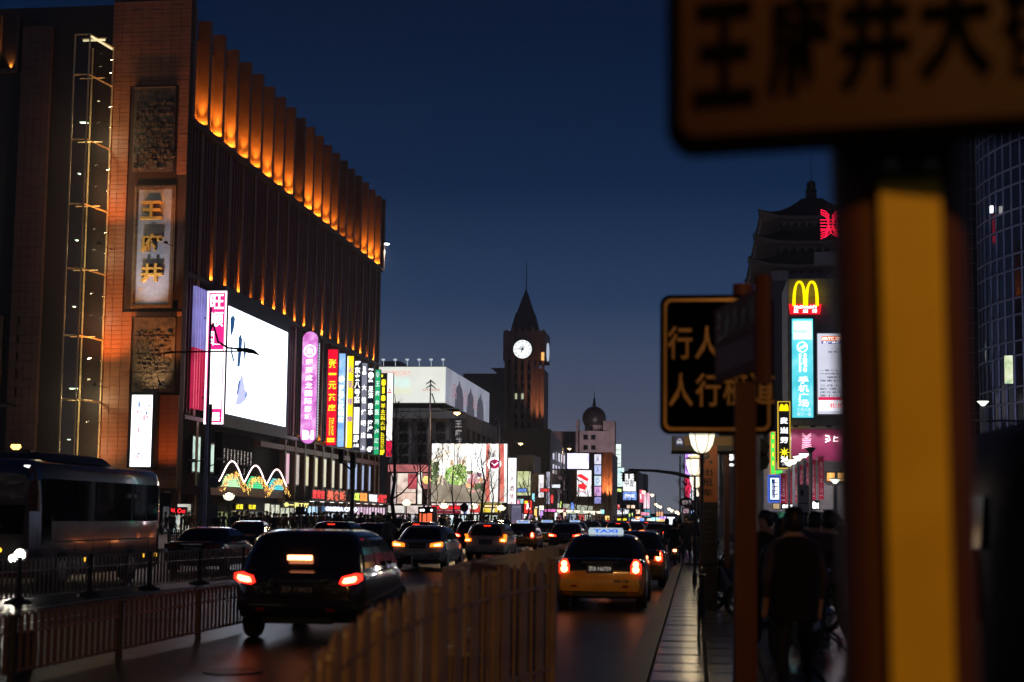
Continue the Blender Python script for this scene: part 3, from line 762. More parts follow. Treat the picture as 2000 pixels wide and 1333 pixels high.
# fins given an emissive violet and red glow, beside the pink sign
q = MB(); q2 = MB()
for k in range(5):
    y = PX(378 + 5 * k, 690, -40.3).y
    q.box(-40.5, -40.2, y, y + .12, PX(385, 680, -40.3).z, PX(385, 560, -40.3).z); q2.box(-40.5, -40.2, y, y + .12, PX(385, 800, -40.3).z, PX(385, 680.5, -40.3).z)
q.build('glowing_fin', emi('slat_violet', (.35, .33, .85), .45, var=.3, scale=.4), S); q2.build('glowing_fin', emi('slat_red', (.8, .03, .12), .4, var=.3, scale=.4), S)
x0, x1, z0, z1 = rect(318, 968, 390, 1045, Y0 - .2)
q = MB(); q.box(-46, -40.4, Y0 - 1.2, Y0 + .1, 3.25, 3.4); q.build('entrance_canopy', ledm, S)
for (u0, u1, v0, v1, nm, cs) in ((318, 330, 990, 1040, 'grey', [(.02, .02, .02), (.08, .08, .09)]), (332, 345, 1008, 1040, 'pale', [(.2, .35, .35), (.5, .7, .7)]), (346, 372, 985, 1040, 'cream', [(.1, .1, .09), (.5, .5, .4), (.9, .9, .9)])):
    x0, x1, z0, z1 = rect(u0, v0, u1, v1, Y0 - .05)
    q = MB(); q.box(x0 - .08, x1 + .08, Y0 - .04, Y0 + .1, max(.15, z0), z1 + .08); w = q.build('window', darkmetal, S)
    q = MB(); q.box(x0, x1, Y0 - .06, Y0 - .041, max(.2, z0), z1); q.build('pane', emi('door_' + nm, cs[-1], .8, spots=cs, scale=2.5), w)
p0, p1 = P(334, 998, Y0 - 1.1), P(363, 998, Y0 - 1.1)
T = thing('shop_sign', 'red neon letters over the corner entrance behind the bus', 'shop sign', p0); text('N. Coa', (p0.x + p1.x) / 2, Y0 - 1.1, p0.z, p1.x - p0.x, .4, glow_red, T, bold=.05)
q = MB(); q.box(p0.x - .1, p1.x + .1, Y0 - 1.05, Y0 - 1.0, p0.z - .3, p0.z + .3); q.build('board', black, T)
cover = mat('iron_cover', (.02, .02, .02), .4, .6, bump=.6, scale=30)
for x, y in ((-2.2, 17.2), (-5.2, 15.8), (-8.8, 23), (-9.6, 17)):
    q = MB(); q.lathe([(.34, .004), (.34, .012), (.30, .014), (.29, .010)], x, y, 24); T = q.build('manhole_cover', cover); T['label'] = {-2.2: 'iron manhole cover in the taxi lane by the brown fence', -5.2: 'iron manhole cover behind the dark car', -8.8: 'iron manhole cover between the hooped fences', -9.6: 'iron manhole cover nearest the left corner'}[x]; T['category'] = 'manhole cover'; T['group'] = 'manhole covers in the road'
# ------------------------------------------------------------------ middle distance, left side of the street
grey_wall = mat('grey_wall', (.32, .30, .30), .6, var=.25, scale=.4)
dark_wall = mat('dark_wall', (.05, .052, .06), .5, var=.3, scale=.3)
win_dark = mat('window_dark', (.01, .012, .018), .1)
gframe = mat('window_frame_grey', (.12, .12, .13), .5)
def building(label, name, u0, u1, vtop, d, depth, m, cat='building', zbot=.1):
    x0, x1, _, z1 = rect(u0, vtop, u1, vtop, d)
    T = thing(name, label, cat, ((x0 + x1) / 2, d, zbot))
    q = MB(); q.box(x0, x1, d, d + depth, zbot, z1); q.build('wall', m, T)
    return T, x0, x1, z1
def add_win(T, u0, v0, u1, v1, d, m=win_dark, fr=.12):
    x0, x1, z0, z1 = rect(u0, v0, u1, v1, d)
    q = MB(); q.box(x0 - fr, x1 + fr, d - .12, d + .05, z0 - fr, z1 + fr); w = q.build('window', gframe, T)
    q = MB(); q.box(x0, x1, d - .14, d - .121, z0, z1); q.build('pane', m, w)
def side_win(T, X, y0, y1, z0, z1, m=win_dark, s=1):
    q = MB(); q.box(X - .05 * s, X + .1 * s, y0 - .1, y1 + .1, z0 - .1, z1 + .1); w = q.build('window', gframe, T)
    q = MB(); q.box(X + .101 * s, X + .12 * s, y0, y1, z0, z1); q.build('pane', m, w)
def board(label, name, u0, v0, u1, v1, d, face, cat='billboard', group=None, depth=.4, frame=.12, fm=None, legs=False):
    x0, x1, z0, z1 = rect(u0, v0, u1, v1, d)
    T = thing(name, label, cat, ((x0 + x1) / 2, d, z0), group); REF[T.name] = ((u0 + u1) / 2, (x0 + x1) / 2, (x1 - x0) / (u1 - u0))
    q = MB(); q.box(x0 - frame, x1 + frame, d, d + depth, z0 - frame, z1 + frame); q.build('frame', fm or darkmetal, T)
    q = MB(); q.box(x0, x1, d - .04, d - .002, z0, z1); q.build('face', face, T)
    return T
REF = {}
def rx(T, u, v, d):
    r = REF.get(T.name)
    return P(u, v, d).x if r is None else r[1] + (u - r[0]) * r[2]
def wr(T, body, u0, v0, u1, v1, d, m, **kw):
    x0, x1, z0, z1 = rect(u0, v0, u1, v1, d); x0, x1 = rx(T, u0, (v0 + v1) / 2, d), rx(T, u1, (v0 + v1) / 2, d)
    return text(body, (x0 + x1) / 2, d - kw.pop('lift', .07), (z0 + z1) / 2, x1 - x0, z1 - z0, m, T, **kw)
def pr(T, pts, d, m, lift=.045, name='print'):
    q = MB(); q.prism([(rx(T, u, v, d), P(u, v, d).z) for u, v in pts], 'y', d - lift - .015, d - lift); return q.build(name, m, T)
def ell(u, v, ru, rv, n=14): return [(u + ru * math.cos(2 * math.pi * k / n), v + rv * math.sin(2 * math.pi * k / n)) for k in range(n)]
# department block with the white roof billboard
dB = 190
T, x0, x1, z1 = building('grey stone block under the white car billboard', 'office_block', 762, 893, 800, dB + 1, 40, grey_wall)
for i in range(3):
    for j in range(4):
        add_win(T, 780 + i * 36, 826 + j * 22, 797 + i * 36, 842 + j * 22, dB + 1, win_dark if (i, j) != (2, 2) else emi('window_lit', (.6, .65, .55), .5))
q = MB()
for i in range(4): x = P(770 + i * 37, 850, dB).x; q.box(x - .35, x + .35, dB + .6, dB + .99, .2, z1 - .5)
q.build('pilaster', mat('pilaster', (.13, .11, .11), .6), T)
zb = P(870, 800, dB).z
q = MB(); q.box(x0, x1 + .3, dB + .3, dB + .99, zb - 1.2, zb + .2); q.build('cornice', grey_wall, T)
for k in range(7):
    for j in range(3): side_win(T, x1, dB + 4 + k * 5, dB + 6.8 + k * 5, 4.5 + j * 3.6, 6.8 + j * 3.6)
col = MB(); xc0, xc1, _, _ = rect(882, 850, 908, 850, dB - .2); col.box(xc0, xc1, dB - .3, dB + .29, .2, zb - 1.3); col.build('corner_pillar', mat('pillar_dark', (.05, .04, .04), .5), T)
for ch, a in (('王', 822), ('府', 839), ('井', 855)): wr(T, ch, 889, a, 902, a + 13, dB - .3, emi('pillar_letters', (.5, .45, .45), .45), bold=.02)
wb = emi('billboard_white', (.93, .95, .86), .72, var=.08, scale=.2)
x0, x1, z0, z1 = rect(735, 717, 870, 787, dB)
T = thing('roof_billboard', 'large white rooftop billboard wrapped round corner with chevron emblem and car maker name', 'billboard', ((x0 + x1) / 2, dB, z0))
yb = 33.6 / 33.6 * PX(955, 800, x1).y
q = MB(); q.box(x0, x1 - .05, dB + .05, yb, z0 - .1, z1 + .1); q.build('frame', mat('billboard_frame', (.12, .13, .14), .5), T)
q = MB(); q.box(x0, x1, dB, dB + .045, z0, z1); q.build('face', wb, T)
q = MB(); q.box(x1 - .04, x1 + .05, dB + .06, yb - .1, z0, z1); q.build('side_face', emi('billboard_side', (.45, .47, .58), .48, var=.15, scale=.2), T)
tcol = emi('ad_red', (.85, .35, .3), .8); teal = emi('ad_teal', (.5, .85, .82), .85); olive = emi('ad_olive', (.7, .72, .35), .8)
wr(T, 'COMFORT', 748, 725, 802, 734, dB, tcol, bold=0); wr(T, '科技', 767, 738, 801, 757, dB, teal, bold=0); wr(T, 'DESIGN', 757, 760, 802, 769, dB, olive, bold=0)
chv = emi('ad_dark', (.12, .11, .11), .5)
for dv in (0, 8): pr(T, [(832, 750 + dv), (842, 742 + dv), (851, 750 + dv), (851, 752 + dv), (842, 746 + dv), (832, 752 + dv)], dB, chv)
wr(T, 'CITROËN', 825, 759, 859, 764, dB, emi('ad_rust', (.6, .25, .2), .6), bold=.02)
sd = emi('side_dark', (.10, .10, .13), .5)
for uu, vv, s in ((897, 777, 1.), (919, 790, .85), (938, 800, .75)):      # three carved bell shapes and characters on the side
    p = PX(uu, vv, x1 + .06); h = 2.2
    q = MB(); q.prism([(p.y - 4, p.z - h), (p.y + 4, p.z - h), (p.y + 3.6, p.z - 1.6), (p.y + 3.4, p.z + .2), (p.y + 2.4, p.z + 1.3), (p.y + .8, p.z + 1.8), (p.y, p.z + 2.5), (p.y - .8, p.z + 1.8), (p.y - 2.4, p.z + 1.3), (p.y - 3.4, p.z + .2), (p.y - 3.6, p.z - 1.6)], 'x', x1 + .055, x1 + .08); q.build('print', sd, T)
    p = PX(uu - 10, vv - 12, x1 + .08); text('品', x1 + .09, p.y, p.z, 4, 2, emi('side_red', (.5, .3, .35), .5), T, face='x')
q = MB()
for k in range(6):
    xx = x0 + 1 + k * (x1 - x0 - 1) / 5.2; q.tube([(xx, dB - .1, z1 + .1), (xx + .1, dB - .9, z1 + .9)], .05, 4); q.box(xx - .1, xx + .3, dB - 1.1, dB - .7, z1 + .8, z1 + 1)
q.build('arm_lamp', emi('arm_glow', (.8, .9, 1), .5), T)
# buildings behind
T, *_ = building('dark slab with a slanted roof behind the white billboard', 'office_block', 905, 985, 730, 330, 30, dark_wall)
for (a, c_) in ((912, 762), (930, 790), (950, 790), (965, 820)): add_win(T, a, c_, a + 7, c_ + 9, 330)
q = MB(); q.prism([(P(u, v, 329).x, P(u, v, 329).z) for u, v in ((958, 719), (986, 719), (986, 728), (971, 729.5))], 'y', 329, 350); q.build('roof_edge', dark_wall, T)
x = 0
T, *_ = building('low dark roofline just above the billboard', 'office_block', 745, 782, 706, 300, 20, dark_wall)
# ------------------------------------------------------------------ clock tower
dT = 300
brick = mat('tower_brick', (.22, .12, .10), .6, var=.2, scale=.3)
p0 = P(1024, 900, dT)
T = thing('clock_tower', 'tall clock tower with pointed spire and white lit clock face', 'clock tower', (p0.x, dT, 0))
def px(u, v=740): return P(u, v, dT).x
def pz(v, u=1022): return P(u, v, dT).z
W0, W1 = px(986), px(1063)
dep = W1 - W0
q = MB(); q.box(W0, px(1040), dT, dT + dep, 0, pz(706)); q.box(px(1040) + .01, W1, dT - 1.2, dT + dep, 0, pz(722)); q.build('shaft', brick, T)
q = MB(); q.box(W0 - .25, W1 + .25, dT - 1.5, dT + dep + .2, pz(706), pz(649)); q.build('clock_stage', brick, T)
q = MB()
for u in (990, 1003, 1015.5, 1028, 1041, 1052, 1062): q.box(px(u) - .3, px(u) + .3, dT - 1.9, dT - 1.2 if u > 1040 else dT - .01, pz(836), pz(647) + (.6 if u % 2 else 0))
q.build('pilaster', brick, T)
for u in (1009, 1021.5, 1034):
    for k in range(7):
        v = 712 + k * 19
        lit = k == 3 and u in (1009, 1021.5)
        add_win(T, u - 3, v, u + 3, v + 11, dT - .02, emi('window_yellow', (.7, .75, .5), .55) if lit else win_dark, .05)
cx, cz = (W0 + W1) / 2 - .25, pz(649)
rw = (px(1051) - px(996)) / 2; cy = dT + dep / 2 - .8
def sq(r, z): return [(cx - r, cy - r, z), (cx + r, cy - r, z), (cx + r, cy + r, z), (cx - r, cy + r, z)]
r2, r3 = (px(1041) - px(1003)) / 2, (px(1039) - px(1007)) / 2
slate = mat('spire_slate', (.035, .035, .045), .5)
q = MB(); q.loft([sq(rw, cz), sq(r2, pz(614)), sq(r2 - .05, pz(610)), sq(r3, pz(608)), sq(.12, pz(561))]); q.build('spire', slate, T)
q = MB(); q.tube([(cx, cy, pz(563)), (cx, cy, pz(505))], [.12, .05], 5); q.build('mast', darkmetal, T)
ck = P(1021, 683, dT - 1.6); rc = 18.2 * dT / F_PX
q = MB(); q.lathe([(rc + .25, dT - 2.05), (rc + .25, dT - 1.51)], ck.x, ck.z, 32, axis='y'); cl = q.build('clock_rim', slate, T)
q = MB(); q.lathe([(rc, dT - 2.12), (rc, dT - 2.055)], ck.x, ck.z, 32, axis='y'); fc = q.build('clock_face', emi('clock_white', (.92, .97, 1), 1.05), T)
ckm = mat('clock_black', (.005, .005, .006), .6)
q = MB(); yy = dT - 2.125
for h in range(12):
    a = math.pi * h / 6; c_, s_ = math.cos(a), math.sin(a)
    r0, r1, w = rc * .72, rc * .9, .07
    q.prism([(ck.x + r0 * s_ + w * c_, ck.z + r0 * c_ - w * s_), (ck.x + r1 * s_ + w * c_, ck.z + r1 * c_ - w * s_), (ck.x + r1 * s_ - w * c_, ck.z + r1 * c_ + w * s_), (ck.x + r0 * s_ - w * c_, ck.z + r0 * c_ + w * s_)], 'y', yy - .04, yy)
q.build('hour_mark', ckm, T)
def hand(ang, L, w):
    a = R(ang); c_, s_ = math.cos(a), math.sin(a)
    q = MB(); q.prism([(ck.x - .3 * s_ + w * c_, ck.z - .3 * c_ - w * s_), (ck.x + L * s_, ck.z + L * c_), (ck.x - .3 * s_ - w * c_, ck.z - .3 * c_ + w * s_)], 'y', yy - .12, yy - .05); q.build('clock_hand', ckm, T)
hand(270 + 3, rc * .9, .15); hand(203, rc * .52, .2)
text('Ω', ck.x, yy - .03, ck.z + rc * .42, .38, .35, ckm, T); text('OMEGA', ck.x, yy - .03, ck.z + rc * .22, 1.5, .3, ckm, T)
q = MB(); q.lathe([(rc, W1 + .27), (rc, W1 + .5)], cy, ck.z, 24, axis='x'); q.build('clock_face', emi('clock_side', (.7, .8, 1), .5), T)
q = MB()
for k in range(5): q.box(px(1041), px(1051), dT - 1.75, dT - 1.5, pz(700) + k * .65, pz(700) + k * .65 + .25)
q.build('louvre', brick, T)
for u, e in ((1057, 5000), (1048, 1500)):
    lamp('SPOT', 'tower_uplight', (px(u), dT - 4.5, pz(850)), e, (1, .45, .2), T, aim=(px(u), dT - 1, pz(720)), spot_size=R(50), spot_blend=.9, shadow_soft_size=.3)
p = P(1059, 695, dT - 2.2); q = MB(); q.box(p.x - .2, p.x + .4, p.y, p.y + .3, p.z - 1, p.z + .7); q.build('sconce', emi('sconce', (1, .5, .15), 1.), T)
# ------------------------------------------------------------------ buildings to the right of the tower
T, *_ = building('dark blank building with sloping roof at the foot of the clock tower', 'office_block', 1012, 1075, 848, 240, 18, dark_wall)
xx = P(1075, 860, 240).x
q = MB(); q.prism([(240.01, .1), (275, .1), (275, P(1112, 893, 275).z), (240.01, P(1075, 838, 240).z)], 'x', xx, xx - 12); q.build('wing', dark_wall, T)
for k in range(6):
    for j in range(5): side_win(T, xx, 243 + k * 5, 246 + k * 5, 2 + j * 2.4, 3.6 + j * 2.4, emi('window_faint', (.3, .32, .35), .25) if (k * 3 + j) % 7 == 0 else win_dark)
q = MB(); z = P(1040, 850, 240).z
for k in range(8): q.tube([(P(1018 + k * 7, 850, 240).x, 240.5, z), (P(1018 + k * 7, 850, 240).x, 240.5, z + .9)], .04, 4)
q.tube([(P(1016, 850, 240).x, 240.5, z + .9), (xx, 240.5, z + .9)], .04, 4); q.build('railing', darkmetal, T)
T, *_ = building('flat grey shed roof building between white vertical sign and dark building', 'shop_building', 1008, 1042, 889, 205, 10, mat('blue_grey', (.14, .15, .18), .5))
pinkw = mat('pink_wall', (.34, .24, .23), .6, var=.2, scale=.3)
T, *_ = building('pinkish tiled block left of the dome', 'office_block', 1072, 1150, 843, 330, 25, pinkw)
q = MB()
for k in range(7): q.box(P(1074 + k * 11, 860, 330).x, P(1074 + k * 11, 860, 330).x + .12, 329.9, 329.99, 10, P(1110, 844, 330).z)
q.build('joint', dark_wall, T)
dD = 320
p = P(1158, 815, dD)
T = thing('domed_building', 'pale building topped by a dark round dome with a thin spike', 'building', (p.x, dD, 0))
pale = mat('pale_wall', (.36, .30, .30), .6, var=.25, scale=.4)
x0, x1, z0, z1 = rect(1132, 842, 1190, 842, dD); q = MB(); q.box(x0, x1, dD, dD + 20, 0, z1); q.build('wall', pale, T)
rD = 23.5 * dD / F_PX; zc = p.z
q = MB(); q.lathe([(rD * math.cos(a), zc + rD * 1.0 * math.sin(a)) for a in [R(-38 + 128 * k / 12) for k in range(13)]], p.x, dD + 4, 24); q.build('dome', mat('dome_metal', (.04, .032, .032), .4), T, smooth=True)
q = MB(); q.lathe([(rD * .78, z1 + .01), (rD * .78, zc - rD * .61)], p.x, dD + 4, 16); q.build('drum', pale, T)
q = MB(); q.lathe([(.5, zc + rD), (.2, zc + rD + 1.4), (.28, zc + rD + 1.6), (.1, zc + rD + 2), (.05, zc + rD + 3.6)], p.x, dD + 4, 8); q.build('spike', darkmetal, T)
q = MB(); q.box(x1 - 1.5, x1 + 1.2, dD + 1, dD + 6, 0, P(1185, 822, dD).z); q.box(P(1124, 840, dD).x, P(1130, 840, dD).x, dD + 1, dD + 3, 0, P(1127, 820, dD).z); q.build('turret', pale, T)
for u, v in ((1140, 850), (1155, 850), (1140, 870), (1155, 870), (1150, 832)): add_win(T, u, v, u + 8, v + 9, dD, win_dark, .05)
lamp('SPOT', 'dome_fill', (p.x + 6, dD - 22, 16), 9000, (1, .72, .78), T, aim=(p.x, dD, 16), spot_size=R(70), spot_blend=.9, shadow_soft_size=1)  # added spot with no fitting, stands in for sign glow on the walls
# brown pillar and LED screens of the mall in front of it
dM = 270
pillar = mat('mall_brown', (.33, .17, .12), .5, var=.2, scale=.3)
T, x0, x1, z1 = building('brown mall front with lit screens and orange washed corner pillar', 'mall_building', 1118, 1195, 884, dM, 20, pillar)
for u, e in ((1184, 2600), (1192, 2600)): lamp('SPOT', 'pillar_uplight', (P(u, 1000, dM).x, dM - 2.2, 4.5), e, (1, .42, .15), T, aim=(P(u, 950, dM).x, dM, 9), spot_size=R(50), spot_blend=.9, shadow_soft_size=.2)
q = MB()
for u in (1178, 1187, 1194): q.box(P(u, 950, dM).x - .2, P(u, 950, dM).x + .2, dM - .5, dM - .01, 3, z1)
q.build('pilaster', pillar, T)
lil = emi('lilac_led', (.75, .72, 1), 1.3, spots=[(.5, .45, .95), (.85, .82, 1), (1, 1, 1)], scale=.8)
board('wide lilac white LED screen high on the brown mall', 'led_screen', 1108, 886, 1150, 916, dM - 1, lil, 'screen')
T = board('tall white poster screen with red lipstick shapes below the lilac screen', 'led_screen', 1127, 919, 1155, 970, dM - 1, emi('poster_white', (1, .93, .95), 1.1), 'screen')
for pts, m in (([(1127, 928), (1135, 926), (1150, 936), (1147, 941), (1138, 936), (1128, 931)], glow_red), ([(1128, 947), (1140, 944), (1146, 950), (1143, 958), (1132, 954)], glow_red), ([(1127, 935), (1142, 945), (1141, 947), (1127, 937)], ckm), ([(1128, 957), (1146, 962), (1146, 964), (1128, 960)], emi('poster_pink', (.9, .5, .55), .8))): pr(T, pts, dM - 1, m)
for k, (v0, v1, c_) in enumerate(((888, 907, (.85, .85, 1)), (909, 927, (.5, .6, .95)), (930, 949, (.65, .85, 1)), (951, 969, (.75, .4, .75)), (971, 984, (.3, .3, .65)))):
    T = board(('pale lilac', 'sky blue', 'icy blue', 'violet pink', 'dim indigo')[k] + ' square lit panel in the panel column on the brown mall', 'panel_sign', 1161, v0, 1174, v1, dM - 1, emi('panel_%d' % k, c_, .9, var=.25, scale=1.), 'sign', 'column of lit panels on the mall', depth=.3)
    wr(T, ('A', '人', '○', '购物', 'ヌ')[k], 1164, v0 + 5, 1171, v1 - 5, dM - 1, emi('panel_ink', (.15, .12, .4), .5))
# long low glowing wall with trees before it
dW = 215
x0, x1 = P(1075, 1000, dW).x, P(1190, 1000, 300).x
T = thing('lit_hoarding', 'long low pale green lit hoarding with small arm lamps behind bare trees', 'hoarding', (x0, dW, 0))
cream = emi('hoarding_lit', (.75, .80, .62), .55, spots=[(.35, .4, .28), (.65, .7, .52), (.95, 1, .8)], scale=.35)
za, zb_ = P(1075, 982, dW).z, P(1190, 992, 300).z
q = MB(); q.q((x0, dW, .2), (x1, 300, .2), (x1, 300, zb_), (x0, dW, za)); q.q((x0, dW + .4, .2), (x1, 300.4, .2), (x1, 300.4, zb_), (x0, dW + .4, za)); q.q((x0, dW, za), (x1, 300, zb_), (x1, 300.4, zb_), (x0, dW + .4, za)); q.build('panel', cream, T)
for k in range(9):
    t = (k + .5) / 9; x, y, z = x0 + (x1 - x0) * t, dW + (300 - dW) * t, za + (zb_ - za) * t
    q = MB(); q.tube([(x, y, z), (x + .3, y - .9, z + .5)], .05, 4); q.box(x + .1, x + .5, y - 1.1, y - .8, z + .45, z + .6); q.build('arm_lamp', darkmetal, T)
for k in range(6):
    t = (k + .3) / 6; u = 1076 + 75 * t
    c_ = [(.7, .15, .2), (.8, .3, .4), (.2, .3, .5), (.6, .7, .8), (.8, .1, .1), (.9, .9, .8)][k]
    T = board(('dim red', 'pink', 'navy', 'pale blue', 'scarlet', 'cream') [k] + ' lit shop strip low on pavement below the pale hoarding', 'shopfront', u, 1006, u + 11.4, 1027, 205, emi('strip_%d' % k, c_, .6, var=.5, scale=1.2), 'shopfront', 'shop strips below the hoarding')
# ------------------------------------------------------------------ big garden picture billboard and the store below it
dG = 178
T = board('huge bright billboard with lettuce, flowers, a woman in white and a red watch panel', 'picture_billboard', 843, 867, 990, 981, dG, emi('ad_sky', (1, .95, .82), 1.25, spots=[(1, .75, .55), (1, .95, .8), (1, 1, 1), (1, 1, .98)], scale=.18))
g1 = emi('ad_green', (.45, .7, .15), .8, spots=[(.10, .25, .04), (.4, .65, .12), (.85, .95, .5)], scale=.8)
g2 = emi('ad_dark_green', (.15, .25, .1), .5, spots=[(.04, .07, .04), (.2, .3, .1), (.6, .6, .4)], scale=.9)
br = emi('ad_brown', (.4, .32, .25), .6, spots=[(.15, .11, .08), (.45, .38, .28), (.75, .68, .55)], scale=.5)
pk = emi('ad_pink', (.95, .35, .4), .8, spots=[(.6, .08, .12), (.95, .4, .45), (1, .85, .8)], scale=.7)
wt_ = emi('ad_white', (1, 1, 1), 1.9); sk = emi('ad_skin', (.95, .72, .55), .9); rd = emi('ad_redp', (.85, .18, .14), .8, spots=[(.55, .04, .05), (.85, .2, .15), (1, .55, .45)], scale=.25)
pr(T, [(843, 940), (860, 930), (880, 938), (920, 940), (952, 946), (952, 962), (990, 966), (990, 981), (843, 981)], dG, br, .045)
pr(T, [(843, 905), (855, 900), (862, 908), (868, 925), (860, 940), (843, 945)], dG, g2, .05)
pr(T, [(868, 930), (872, 918), (880, 912), (892, 908), (900, 906), (908, 914), (912, 930), (912, 940), (900, 948), (885, 947), (874, 942)], dG, g1, .055)
pr(T, [(906, 910), (918, 914), (925, 921), (922, 930), (912, 926)], dG, g2, .056)
for u, v, r_, m in ((925, 932, 8, pk), (919, 939, 6, pk), (930, 940, 7, pk), (915, 949, 5, emi('ad_orange', (1, .55, .3), .9)), (925, 948, 6, rd), (936, 928, 5, emi('ad_plum', (.45, .2, .3), .6)), (940, 938, 5, emi('ad_orange', (1, 1, 1), 1)), (934, 950, 7, g2), (945, 955, 6, g2)): pr(T, ell(u, v, r_, r_ * .9, 11), dG, m, .06 + r_ * .0015)
for u, w, h in ((880, 5, 12), (897, 3, 20), (902, 5, 18)): pr(T, [(u, 898), (u + w, 898), (u + w, 898 + h), (u, 898 + h)], dG, emi('ad_terracotta', (.8, .5, .3), .8), .05)
pr(T, [(845, 897), (878, 882), (879, 884), (846, 900)], dG, emi('ad_bough', (.75, .6, .35), .9), .05)
pr(T, [(858, 906), (861, 902), (867, 905), (868, 916), (868, 928), (858, 928)], dG, wt_, .075, 'figure_dress'); pr(T, ell(864, 899, 2.6, 3.2, 10), dG, sk, .075, 'figure_head')
pr(T, [(859, 928), (862, 928), (857, 946), (853, 946)], dG, sk, .075, 'figure_leg'); pr(T, [(863, 928), (866, 928), (866, 948), (863, 948)], dG, sk, .075, 'figure_leg')
pr(T, [(912, 868), (948, 868), (948, 920), (912, 920)], dG, wt_, .08)
wr(T, '1 sec I', 920, 876, 944, 882, dG, emi('ad_ink', (.4, .33, .3), .5), lift=.11); wr(T, 'WANT', 921, 883, 938, 889, dG, emi('ad_ink', (1, 1, 1), 1), lift=.11)
pr(T, [(949, 868), (990, 868), (990, 980), (949, 980)], dG, rd, .082)
pr(T, [(957, 868), (973, 868), (975, 890), (973, 980), (958, 980), (955, 890)], dG, emi('watch_strap', (.95, .93, .88), 1.0), .10, 'watch_strap')
pr(T, [(984, 868), (990, 868), (990, 981), (986, 981)], dG, emi('ad_pale_edge', (.9, .95, .9), 1.1), .10)
pr(T, ell(965.5, 907, 13.5, 13, 20), dG, wt_, .115, 'watch_case'); pr(T, ell(966, 907, 10, 9.5, 20), dG, emi('watch_red', (.75, .03, .16), .75), .13, 'watch_dial')
pr(T, [(960, 903), (966, 908), (974, 902), (974.5, 903.5), (966, 910.5), (959.5, 904.5)], dG, wt_, .145, 'watch_hand')
pm_ = [emi('speck_%d' % k, c, .95) for k, c in enumerate(((.85, .95, .45), (.2, .42, .06), (1, .95, .8), (.95, .3, .4), (1, .7, .5), (.55, .08, .15), (.95, .8, .55), (.6, .45, .3), (.07, .12, .05), (1, 1, .9)))]
sq_ = MB(); r5 = random.Random(55)
def specks(n, u0, v0, u1, v1, cols, s0, s1, lift):
    for _ in range(n):
        u, v, s = r5.uniform(u0, u1), r5.uniform(v0, v1), r5.uniform(s0, s1)
        sq_.k = r5.choice(cols); a0 = r5.random() * 6
        pts = [(u + s * math.cos(a0 + 1.257 * j) * r5.uniform(.6, 1.2), v + s * .8 * math.sin(a0 + 1.257 * j)) for j in range(5)]
        sq_.q(*[(rx(T, a, c, dG), dG - lift, P(a, c, dG).z) for a, c in pts])
specks(150, 872, 908, 912, 946, (0, 1, 1, 0, 9, 8), .8, 2.6, .0735); specks(70, 843, 898, 868, 944, (1, 8, 2, 8, 0), .7, 2.2, .0735)
specks(110, 913, 924, 948, 962, (3, 4, 5, 3, 9, 1), .7, 2.4, .0775); specks(110, 845, 870, 948, 908, (6, 2, 9, 7, 4), .6, 2.4, .0525); specks(70, 845, 944, 950, 980, (7, 8, 6, 7), .7, 3.2, .0525)
specks(60, 952, 905, 990, 978, (3, 2, 4), .6, 1.8, .0905); specks(40, 872, 898, 912, 916, (7, 4, 6, 2), .8, 2.2, .0535)
sq_.build('print', pm_, T, kind='stuff')
x0, x1, z0, z1 = rect(843, 867, 990, 981, dG)
for k in range(10):
    x = x0 + (x1 - x0) * (k + .3) / 10; q = MB(); q.box(x - .25, x + .25, dG - .75, dG - .35, z1 - .05, z1 + .45); q.tube([(x, dG - .5, z1 + .2), (x, dG + .2, z1 + .1)], .06, 4); q.build('arm_lamp', black, T)
lamp('AREA', 'billboard_glow', ((x0 + x1) / 2, dG - .6, (z0 + z1) / 2), 500, (1, .93, .8), T, aim=((x0 + x1) / 2, dG - 20, 0), shape='RECTANGLE', size=9, size_y=7)
q_ = [(843, 862, (.9, .7, .7)), (862.5, 871, (.85, .3, .35)), (871.5, 884, (1, .95, .9)), (884.5, 892, (.75, .2, .3)), (892.5, 905, (1, .85, .85)), (905.5, 911, (.12, .16, .4)), (911.5, 922, (.9, .9, 1)), (922.5, 935, (.95, .7, .7)), (935.5, 947, (.55, .4, .05)), (947.5, 958, (.85, .65, .05)), (958.5, 966, (1, .95, .6)), (966.5, 980, (.9, .65, .05))]
T0, *_ = building('two storey shop building under the garden billboard', 'shop_building', 843, 992, 983, dG + .45, 10, dark_wall)
nm = ('blush', 'rose', 'ivory', 'crimson', 'pale pink', 'navy', 'bluish white', 'peach', 'dark ochre', 'gold', 'cream', 'amber')
for k, (u0, u1, c_) in enumerate(q_):
    board(nm[k] + ' lit display panel in the band under the garden billboard', 'display_panel', u0, 984, u1, 1004 if k < 8 else 1001, dG + .3, emi('band_%d' % k, c_, 1.0, spots=[tuple(c * .35 for c in c_), c_, (1, .97, .95)], scale=1.3), 'display panel', 'display panels under the garden billboard', depth=.1, frame=.03)
def led_strip(body, u0, v0, u1, v1, d, m, back, label):
    T = board(label, 'shop_sign', u0, v0, u1, v1, d, back, 'shop sign', frame=.05, depth=.2)
    if body: wr(T, body, u0 + 1, v0 + 1.5, u1 - 1, v1 - 1.5, d, m, bold=.04)
    return T
deepred = emi('deep_red', (.5, .005, .01), .6)
led_strip('麦当劳餐厅 02120 咖啡', 842, 988, 899, 996, dG - .4, glow_red, deepred, 'red LED strip with glowing red characters under the garden billboard')
led_strip('', 842, 998, 899, 1003, dG - .4, glow_red, emi('wine_red', (.35, .01, .03), .5), 'dark wine red fascia under the red LED strip')
led_strip('', 918, 988, 937, 1001, dG - .4, glow_red, emi('tomato', (.8, .06, .05), .8), 'plain red fascia right of the round no U-turn sign')
